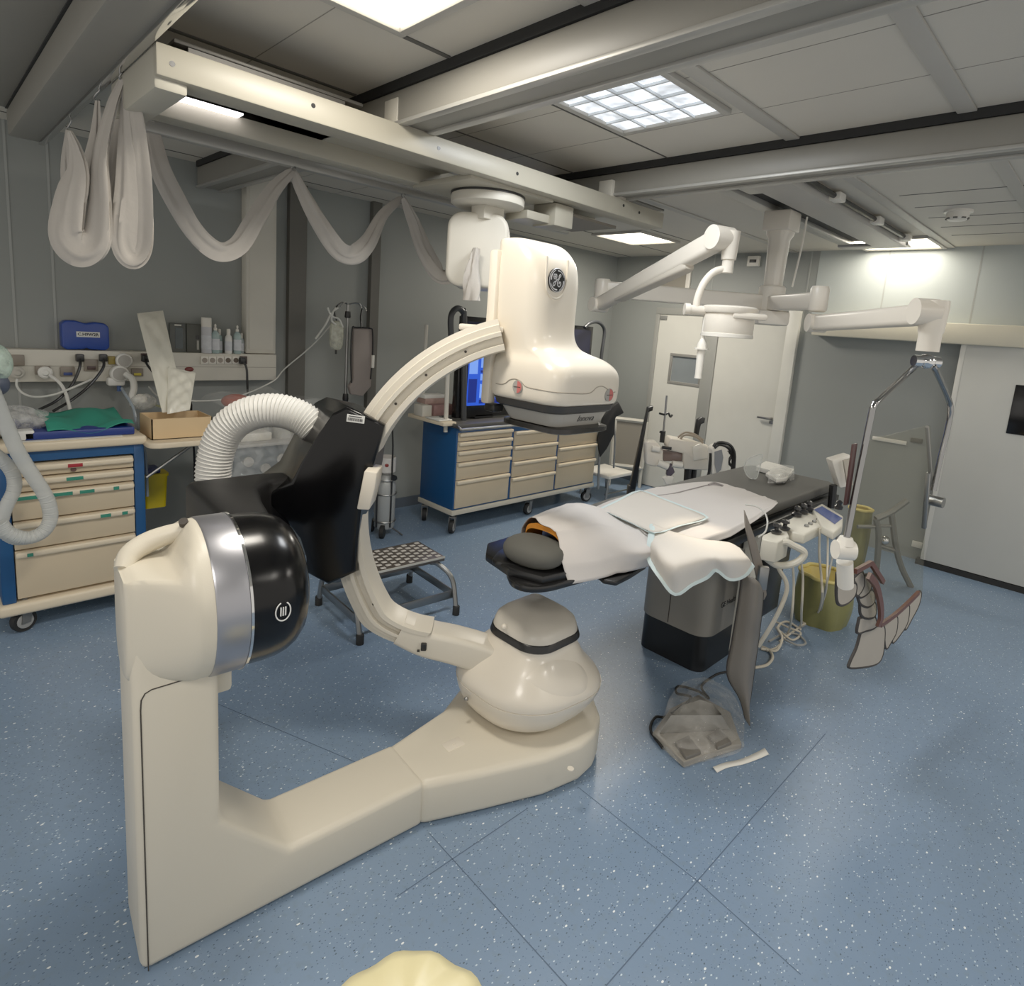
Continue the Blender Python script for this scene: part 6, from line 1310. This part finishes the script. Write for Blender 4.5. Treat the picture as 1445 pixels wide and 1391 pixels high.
for (x, y) in legs:
    tx = max(.03, min(L_-.03, x)); ty_ = .03 if y < 0 else Dp_-.03
    b = B(); b.tube([MS @ Vector((tx-.05*(1 if x > .3 else -1), ty_, zt_s-.03)), MS @ Vector((tx, ty_-.01*(1 if y < 0 else -1), zt_s-.05)), MS @ Vector((x, y*.6+ty_*.4, .2)), MS @ Vector((x, y, .03))], .015, 10, 5); lg = finish(b, 'leg', M_steel, st)
    b = B(); e_ = MS @ Vector((x, y, 0)); b.lathe([(.021, 0), (.021, .05), (.018, .055)], Matrix.Translation((e_.x, e_.y, .001)), 14); finish(b, 'rubber_foot', M_blackr, lg)
for (p, q) in (((0, 1)), ((2, 3)), ((0, 2)), ((1, 3))):
    a_ = legs[p]; c_ = legs[q]
    sh_ = lambda l: (l[0], l[1]*.72+(.03 if l[1] < 0 else Dp_-.03)*.28)
    a_, c_ = sh_(a_), sh_(c_); P0 = MS @ Vector((a_[0], a_[1], .115)); P1 = MS @ Vector((c_[0], c_[1], .115)); d = P1-P0
    b = B(); b.bx(0, d.length, -.005, .005, -.024, .024, .002, frame(P0, d, z=(0, 0, 1))); finish(b, 'brace', M_steel, st)
# ================================================================ blue cabinet trolley with drawers
cb = thing('drawer_cabinet', 'long blue cabinet trolley with three columns of beige drawers on castors', 'cabinet', (3.9, 3.87, 0))
yC = 3.65; X0 = Yp(643, 660, yC).x; X1 = 4.80; zC0, zC1 = .20, .875
b = B(); b.bx(X0, X1, yC+.012, yC+.46, zC0, zC1, .004); finish(b, 'carcass', M_blue, cb)
b = B(); b.bx(X0-.02, X1+.02, yC-.02, yC+.47, zC1, zC1+.035, .006); finish(b, 'worktop', mat('worktop_grey', (86, 84, 80), .4), cb)
b = B(); b.bx(X0-.13, X0, yC+.02, yC+.5, zC1+.02, zC1+.05, .006); finish(b, 'side_tray', M_hnd, cb)
b = B(); b.bx(X0-.01, X1+.01, yC, yC+.47, zC0-.04, zC0, .004); finish(b, 'base_frame', mat('frame_cream', (200, 192, 174), .45), cb)
b = B(); b.tube([(X0-.02, yC-.06, zC1+.0), (X0+.62, yC-.06, zC1)], .012, 8); b.tube([(X0-.02, yC-.06, zC1), (X0-.03, yC-.03, zC1+.02), (X0-.03, yC+.2, zC1+.06)], .012, 8, 4); finish(b, 'front_rail', M_steel, cb)
cols = [(X0+.015, Yp(720, 650, yC).x), (Yp(721.5, 650, yC).x+.02, Yp(784, 650, yC).x), (Yp(784, 650, yC).x+.03, X1-.015)]
dz = [[.86, .80, .745, .69, .555, .21], [.86, .715, .565, .415, .215], [.86, .705, .545, .21]]
dz[0] = [Yp(650, y, yC).z for y in (611, 624, 637, 653, 678)]+[zC0+.01]
dz[1] = [Yp(725, y, yC).z for y in (609, 630, 652, 674)]+[zC0+.01]
dz[2] = [Yp(788, y, yC).z for y in (608, 632, 654)]+[zC0+.01]
for (xa, xb), zz in zip(cols, dz):
    zz[0] = min(zz[0], zC1-.012)
    for k in range(len(zz)-1):
        b = B(); b.bx(xa, xb, yC, yC+.1, zz[k+1]+.006, zz[k], .003); d_ = finish(b, 'drawer', M_drw, cb)
        b = B(); b.bx(xa, xb, yC-.022, yC+.006, zz[k]-.03, zz[k], .009, None, 3); finish(b, 'handle_lip', M_hnd, d_)
for (x, y, a) in ((X0+.03, yC+.04, .6), (X0+.03, yC+.42, .9), (3.93, yC+.06, .2), (X1-.04, yC+.05, -.4), (X1-.04, yC+.42, .4)): castor(x, y, cb, .055, a, mat('fork_grey', (120, 120, 118), .4, .6))
# posts and tube handles of the cabinet
b = B(); q0 = Yp(629, 604, yC+.1); q1 = Yp(631, 530, yC+.1); b.cyl((q0.x, yC+.1, q0.z-.03), (q1.x, yC+.1, q1.z+.1), .017, n=12); finish(b, 'white_post', M_cream, cb)
b = B(); q0 = Yp(602, 458, yC+.45); b.cyl((q0.x, yC+.45, zC1+.03), (q0.x, yC+.45, q0.z), .014, n=12); finish(b, 'white_post', M_cream, cb)
M_dkt = mat('tube_charcoal', (54, 56, 58), .35)
b = B(); b.tube([Yp(*p) for p in ((637, 480, 3.78), (636, 452, 3.78), (639, 440, 3.78), (646, 435, 3.78), (653, 440, 3.78), (655, 455, 3.78), (654, 600, 3.78))], .024, 12, 6); finish(b, 'arch_handle', M_dkt, cb)
b = B(); b.tube([Yp(*p) for p in ((825, 462, 3.85), (832, 456, 3.85), (842, 454, 3.85), (850, 459, 3.85), (853, 470, 3.85), (849, 500, 3.85), (846, 545, 3.85), (843, 585, 3.85))], .018, 12, 6); finish(b, 'arch_handle', M_dkt, cb)
# ---- monitors on the cabinet
M_bez = mat('bezel_black', (12, 12, 14), .25)
mo = thing('monitor', 'large black monitor showing a bright blue user interface on the cabinet', 'monitor', (3.4, 3.8, zC1))
xa, xb = Yp(646, 540, 3.8).x, 3.80; za, zb2 = zC1+.05, Yp(660, 485, 3.8).z+.05
b = B(); b.bx(xa, xb, 3.8, 3.86, za, zb2, .006); finish(b, 'bezel', M_bez, mo)
b = B(); b.bx(3.3, 3.5, 3.8, 3.95, zC1+.035, za+.02, .004); finish(b, 'stand', M_black, mo)
b = B(); sx0 = xa+.10; b.bx(sx0, xb-.05, 3.797, 3.801, za+.10, zb2-.03); scn = finish(b, 'screen', mat('screen_blue', (40, 84, 200), .2, emit=(34, 78, 214), estr=.55, var=.1), mo)
M_ui = mat('ui_light', (120, 160, 240), .3, emit=(108, 152, 246), estr=.6); M_ui2 = mat('ui_dark', (20, 40, 130), .3, emit=(20, 44, 150), estr=.3)
wS = xb-.05-sx0; hS = zb2-.03-za-.10
for k, (u0, u1, v0, v1, m_, nm) in enumerate(((.02, .18, .5, .95, M_ui, 'menu_block'), (.02, .18, .05, .42, M_ui2, 'menu_block'), (.24, .95, .82, .95, M_ui, 'menu_block'), (.24, .95, .6, .76, M_ui, 'menu_block'), (.24, .95, .40, .50, M_ui, 'menu_block'), (.24, .95, .12, .34, M_ui, 'menu_block'), (.24, .95, .52, .56, M_ui2, 'menu_block'), (.24, .95, .03, .09, M_ui2, 'menu_block'))):
    b = B(); b.bx(sx0+wS*u0, sx0+wS*u1, 3.7955, 3.797, za+.10+hS*v0, za+.10+hS*v1); finish(b, nm, m_, scn)
def mon(xa, xb, y, za, zb2, label, tilt=0):
    t = thing('monitor', label, 'monitor', ((xa+xb)/2, y, za)); b = B(); b.bx(xa, xb, y, y+.05, za, zb2, .006); finish(b, 'bezel', M_bez, t)
    b = B(); b.bx(xa+.05, xb-.035, y-.002, y+.001, za+.04, zb2-.04); finish(b, 'screen', mat('screen_off', (28, 30, 52), .15), t); b = B(); b.bx((xa+xb)/2-.03, (xa+xb)/2+.03, y+.02, y+.06, zC1+.035, za+.02); finish(b, 'stand', M_black, t)
mon(Yp(653, 455, 3.9).x, 3.95, 3.90, 1.55, Yp(660, 446, 3.9).z, 'dark switched-off monitor behind the black arch handle, left of the detector')
mon(4.15, Yp(836, 480, 3.92).x, 3.92, 1.25, Yp(836, 461, 3.92).z, 'dark switched-off monitor right of the detector housing')
# boxes and papers on the cabinet's left end
zq = zC1+.052
for k, (px0_, px1_, pyb, pyt, y, m_, lab) in enumerate((
   (596, 610, 584, 566, 3.95, M_cream, 'small cream carton at the left end of the cabinet top'),
   (599, 631, 561, 553, 4.02, M_paper, 'white paper stack on top of the brown-edged boxes'),
   (600, 632, 571, 562, 4.02, mat('box_brownpink', (168, 140, 130), .6, var=.3, vscale=30), 'brown and white box under the paper stack'),
   (612, 640, 590, 573, 3.95, mat('box_maroon', (146, 112, 108), .6, var=.4, vscale=26), 'maroon and white box behind the white post'))):
    a_ = Yp(px0_, pyb, y); c_ = Yp(px1_, pyt, y); b = B()
    z0_ = {0: zq, 1: zq+.135, 2: zq+.09, 3: zq}[k]; z1_ = {0: zq+.09, 1: zq+.165, 2: zq+.135, 3: zq+.09}[k]
    b.bx(a_.x, c_.x, y, y+.12, z0_, z1_, .003); finish(b, 'carton', m_, None, lab, 'box')
b = B(); a_ = Yp(616, 598, 3.75); b.bx(a_.x, a_.x+.13, 3.72, 3.90, zC1+.052, zC1+.062, .002); finish(b, 'paper_stack', M_paper, None, 'loose white papers beside the white post on the cabinet', 'paper')
# ================================================================ stool, lead screen and black cloth right of the cabinet
so = thing('low_stool', 'small white-topped stool with thin steel legs right of the blue cabinet', 'stool', (5.2, 3.85, 0))
a_ = Zp(845, 664, .2); c_ = Zp(884, 660, .2)
b = B(); b.bx(4.92, 5.36, 3.55, 3.95, .24, .275, .008); finish(b, 'seat', M_white, so)
for (x, y) in ((4.97, 3.58), (5.33, 3.58), (4.97, 3.92), (5.33, 3.92)):
    ox_ = .06 if x > 5.1 else -.03
    b = B(); b.tube([(x, y, .24), (x+ox_*.6, y, .2), (x+ox_, y, .0)], .011, 8, 4); finish(b, 'leg', M_steel, so)
b = B(); b.tube([(4.97, 3.62, .06), (5.35, 3.62, .06)], .009, 8); finish(b, 'stretcher', M_steel, so)
ls = thing('lead_screen', 'grey framed board leaning upright against the back corner', 'screen panel', (5.75, 3.95, 0))
sA, sB_, sC_, sD_ = [Dp(*p, (5.55, 3.95)) for p in ((868, 590), (912, 595), (905, 660), (862, 655))]
b = B(); q = [sA, sB_, sC_, sD_]; b.loft([[p-FN*.012 for p in q], [p+FN*.012 for p in q]], True); finish(b, 'board', mat('board_grey', (128, 122, 110), .6), ls)
b = B()
for i in range(4): b.tube([q[i]-FN*.012, q[(i+1) % 4]-FN*.012], .026, 6)
for p in (sC_, sD_): b.tube([p, (p.x, p.y, .0)], .02, 6)
finish(b, 'frame', mat('frame_pale', (190, 186, 174), .4), ls)
bk = thing('black_gown', 'black cloth hanging beside the right end of the blue cabinet', 'cloth', Dp(860, 690, (4.95, 3.6)))
q = [Dp(*p, (4.9, 3.55)) for p in ((850, 588), (862, 574), (872, 566), (880, 582), (868, 588), (866, 612), (856, 632), (846, 645), (842, 620))]
b = B(); b.loft([[p-FN*.04 for p in q], [p+FN*.04 for p in q]], True, bev=.012); finish(b, 'cloth', M_blackr, bk, ang=60)
b = B(); b.tube([Dp(*p, (4.9, 3.55)) for p in ((866, 590), (868, 620), (866, 660))], .010, 8); b.tube([Dp(*p, (4.9, 3.55)) for p in ((846, 640), (844, 690))], .012, 8); finish(b, 'stand_pole', M_steel, bk)
# ================================================================ contrast injector on its stand
ij = thing('contrast_injector', 'cream contrast injector head on a tall black stand behind the table', 'injector', (4.3, 2.5, 0))
IQ = (4.2, 2.4)
def I_(px, py, o=0): return Dp(px, py, IQ)+FN*o
def slab_(pts, t0, t1, bev=.012):
    b = B(); q = [I_(*p) for p in pts]; b.loft([[p+FN*t0 for p in q], [p+FN*t1 for p in q]], True, bev=bev); return b
b = slab_(((918, 577), (926, 575), (925, 582), (919, 584), (900, 696), (891, 696)), .10, .16, .006); finish(b, 'black_upright', M_black, ij)
p = I_(895, 690, .13); b = B(); b.bx(-.03, .03, -.03, .03, 0, p.z, .005, rz((p.x, p.y, 0), YAW)); b.bx(-.3, .3, -.25, .25, .04, .08, .01, rz((p.x+.1, p.y-.1, 0), YAW)); finish(b, 'stand_base', M_black, ij)
b = slab_(((909, 625), (912, 621), (925, 622), (934, 633), (933, 655), (920, 656), (910, 653)), -.06, .05); finish(b, 'syringe_holder', M_boom, ij, ang=50)
b = slab_(((940, 626), (945, 617), (976, 622), (1003, 631), (1002, 652), (996, 662), (962, 660), (962, 638), (942, 634)), -.05, .12); hd_ = finish(b, 'injector_head', M_boom, ij, ang=50)
b = slab_(((974, 628), (985, 624), (1000, 632), (998, 644), (976, 648)), -.062, -.04, .006); finish(b, 'control_pad', M_white, hd_)
b = slab_(((934, 634), (962, 638), (961, 650), (936, 650)), -.02, .03, .004); finish(b, 'syringe', mat('syringe_smoke', (120, 104, 98), .2), ij)
b = B(); b.cyl(I_(917, 630, -.07), I_(928, 632, -.07), .022, n=14); finish(b, 'plunger', M_white, ij); b = B(); b.cyl(I_(926, 650, -.06), I_(940, 656, -.06), .028, n=14); finish(b, 'plunger', M_white, ij); b = B(); b.cyl(I_(946, 652, -.06), I_(960, 654, -.06), .026, n=14); finish(b, 'plunger', M_white, ij)
b = slab_(((940, 655), (946, 652), (950, 664), (944, 670), (938, 668)), -.06, -.02, .006); finish(b, 'dark_coupling', mat('coupling_violet', (78, 70, 82), .4), ij)
b = slab_(((933, 672), (942, 668), (949, 670), (946, 680), (938, 681)), -.06, -.02, .006); finish(b, 'white_coupling', M_white, ij)
b = B(); b.tube([I_(*p) for p in ((960, 620), (965, 614), (975, 614), (985, 618), (992, 625))], .009, 8, 5); b.tube([I_(*p, .03) for p in ((958, 618), (968, 611), (982, 614), (994, 622))], .008, 8, 5); finish(b, 'cable', mat('cable_taupe', (150, 138, 122), .5), ij)
b = slab_(((983, 616), (987, 594), (993, 590), (998, 591), (997, 598), (992, 600), (988, 618)), .05, .10, .005); finish(b, 'black_grip', M_black, ij)
for px_ in ((973, 660), (982, 660)):
    b = B(); b.tube([I_(*px_, .04), I_(px_[0]-2, 690, .04), I_(px_[0]-4, 720, .04)], .03 if px_[0] == 973 else .02, 8); finish(b, 'pole', M_black, ij)
b = B()
# drip rod with black hook
dr_ = thing('drip_rod', 'slim rod with black hooks rising above the injector', 'rod', I_(935, 625))
b = B(); b.tube([I_(941, 558), I_(936, 612)], .008, 8); finish(b, 'rod', M_steel, dr_)
b = B(); b.tube([I_(*p) for p in ((930, 583), (938, 585), (943, 583), (946, 588), (949, 585))], .008, 8, 4); finish(b, 'hook', M_black, dr_)
b = B(); b.tube([I_(936, 608), I_(934, 624)], .02, 8); b.tube([I_(931, 609), I_(938, 612)], .01, 6); finish(b, 'black_clamp', M_black, dr_)
b = B(); b.tube([I_(931, 628, -.08), I_(944, 630, -.08)], .012, 8); finish(b, 'black_lever', M_black, dr_)
# white recorder with coiled cables
ec = thing('heart_monitor', 'white boxy recorder with grey front and coiled black cables behind the mattress', 'monitor', Dp(1016, 668, (4.25, 2.0)))
EQ = (4.22, 2.0)
b = B(); q = [Dp(*p, EQ) for p in ((1005, 634), (1010, 630), (1024, 628), (1029, 636), (1028, 663), (1005, 672))]; b.loft([[p for p in q], [p+FN*.12 for p in q]], True, bev=.008); finish(b, 'case', M_white, ec)
b = B(); q = [Dp(*p, EQ)-FN*.004 for p in ((1008, 637), (1018, 634), (1020, 645), (1017, 662), (1011, 668), (1008, 655))]; b.loft([[p-FN*.006 for p in q], [p for p in q]], True); finish(b, 'front', mat('front_grey', (128, 130, 134), .4), ec)
b = B(); b.ball(Dp(1011, 640, EQ)-FN*.012, .014); b.ball(Dp(1013, 659, EQ)-FN*.012, .014); finish(b, 'socket_pair', M_black, ec) if False else b.bm.free()
for k, pts in enumerate((((1006, 630), (1010, 625), (1020, 624), (1030, 628), (1036, 640), (1035, 662)), ((1008, 632), (1016, 627), (1028, 632), (1034, 645), (1033, 664)), ((1026, 636), (1033, 642), (1029, 652), (1035, 660)), ((1004, 640), (1003, 655), (1000, 672), (990, 676)))):
    b = B(); b.tube([Dp(*p, EQ)+FN*(.01*k-.01) for p in pts], .011, 8, 5); finish(b, 'cable', M_black, ec)
# ================================================================ small fittings on the back wall and the steel stand behind the shield
def plate(px0_, px1_, py0, py1, name, label, m, cat):
    a_ = back(px0_, py0); c_ = back(px1_, py1); b = B(); b.bx(XW-.014, XW, min(a_.y, c_.y), max(a_.y, c_.y), min(a_.z, c_.z), max(a_.z, c_.z), .003); return finish(b, name, m, None, label, cat)
plate(1232, 1279, 615, 628, 'wall_label', 'pale horizontal label strip on the dark back wall behind the shield', M_white, 'wall plate')
plate(1286, 1301, 617, 626, 'wall_switch', 'small dark switch on the back wall beside the pale label strip', mat('switch_dark', (88, 86, 80), .4), 'switch')
plate(1288, 1301, 762, 774, 'wall_socket', 'white wall socket low on the back wall beside the sliding door', M_white, 'socket')
ss = thing('steel_stand', 'grey tubular steel stand seen through the glass shield', 'stand', (5.15, .98, 0))
SQ2 = (5.1, 1.0)
def T_(*p): return Dp(p[0], p[1], SQ2)
M_tube = mat('tube_grey', (112, 112, 108), .4, .4)
for pts in (((1236, 732), (1240, 760), (1244, 772)), ((1258, 724), (1264, 770), (1272, 800), (1284, 836))):
    b = B(); b.tube([T_(*p) for p in pts[:-1]]+[Vector((T_(*pts[-1]).x, T_(*pts[-1]).y, .0))], .022, 8, 4); finish(b, 'leg', M_tube, ss)
b = B(); b.tube([T_(1236, 732), T_(1258, 722), T_(1280, 706)], .024, 8, 3); finish(b, 'top_bar', M_tube, ss)
b = B(); b.tube([T_(1210, 743), T_(1234, 743)], .014, 8); finish(b, 'side_bar', M_tube, ss)
b = B(); b.tube([T_(1238, 742), T_(1262, 742)], .012, 8); b.tube([T_(1242, 770), T_(1268, 778)], .016, 8); finish(b, 'cross_bar', M_tube, ss)
b = B(); b.ball(T_(1248, 762), .035); finish(b, 'knob', M_chrome, ss)
# ================================================================ world and colour
w = bpy.data.worlds.new('world'); SC.world = w; w.use_nodes = True
w.node_tree.nodes['Background'].inputs[0].default_value = (1, .95, .87, 1); w.node_tree.nodes['Background'].inputs[1].default_value = .66
SC.view_settings.view_transform = 'Standard'; SC.view_settings.look = 'None'; SC.view_settings.exposure = 0; SC.view_settings.gamma = 1.18
SC.cycles.use_denoising = True; SC.cycles.max_bounces = 8; SC.cycles.transparent_max_bounces = 24; SC.cycles.caustics_reflective = False; SC.cycles.caustics_refractive = False
SC.cycles.sample_clamp_indirect = 4

GROUPS = {'bottle': 'bottles standing on the wall trunking', 'power_cord': 'power cords plugged into the wall trunking', 'oxygen_hose': 'hoses on the gas outlets',
    'ceiling_beam': 'grey beams below the ceiling', 'absorbent_pad': 'absorbent pads on the table', 'sterile_pouch': 'sterile pouches in the cardboard box', 'monitor': 'monitors on the blue cabinet',
    'waste_sack': 'waste sacks behind the table', 'wall_tablet': 'tablets propped on the trunking', 'carton': 'boxes on the left end of the cabinet', 'clamp_block': 'clamp blocks on the bridge'}
for o in list(SC.objects):
    st_ = o.name.split('.')[0]
    if o.parent is None and st_ in GROUPS and 'label' in o: o['group'] = GROUPS[st_]
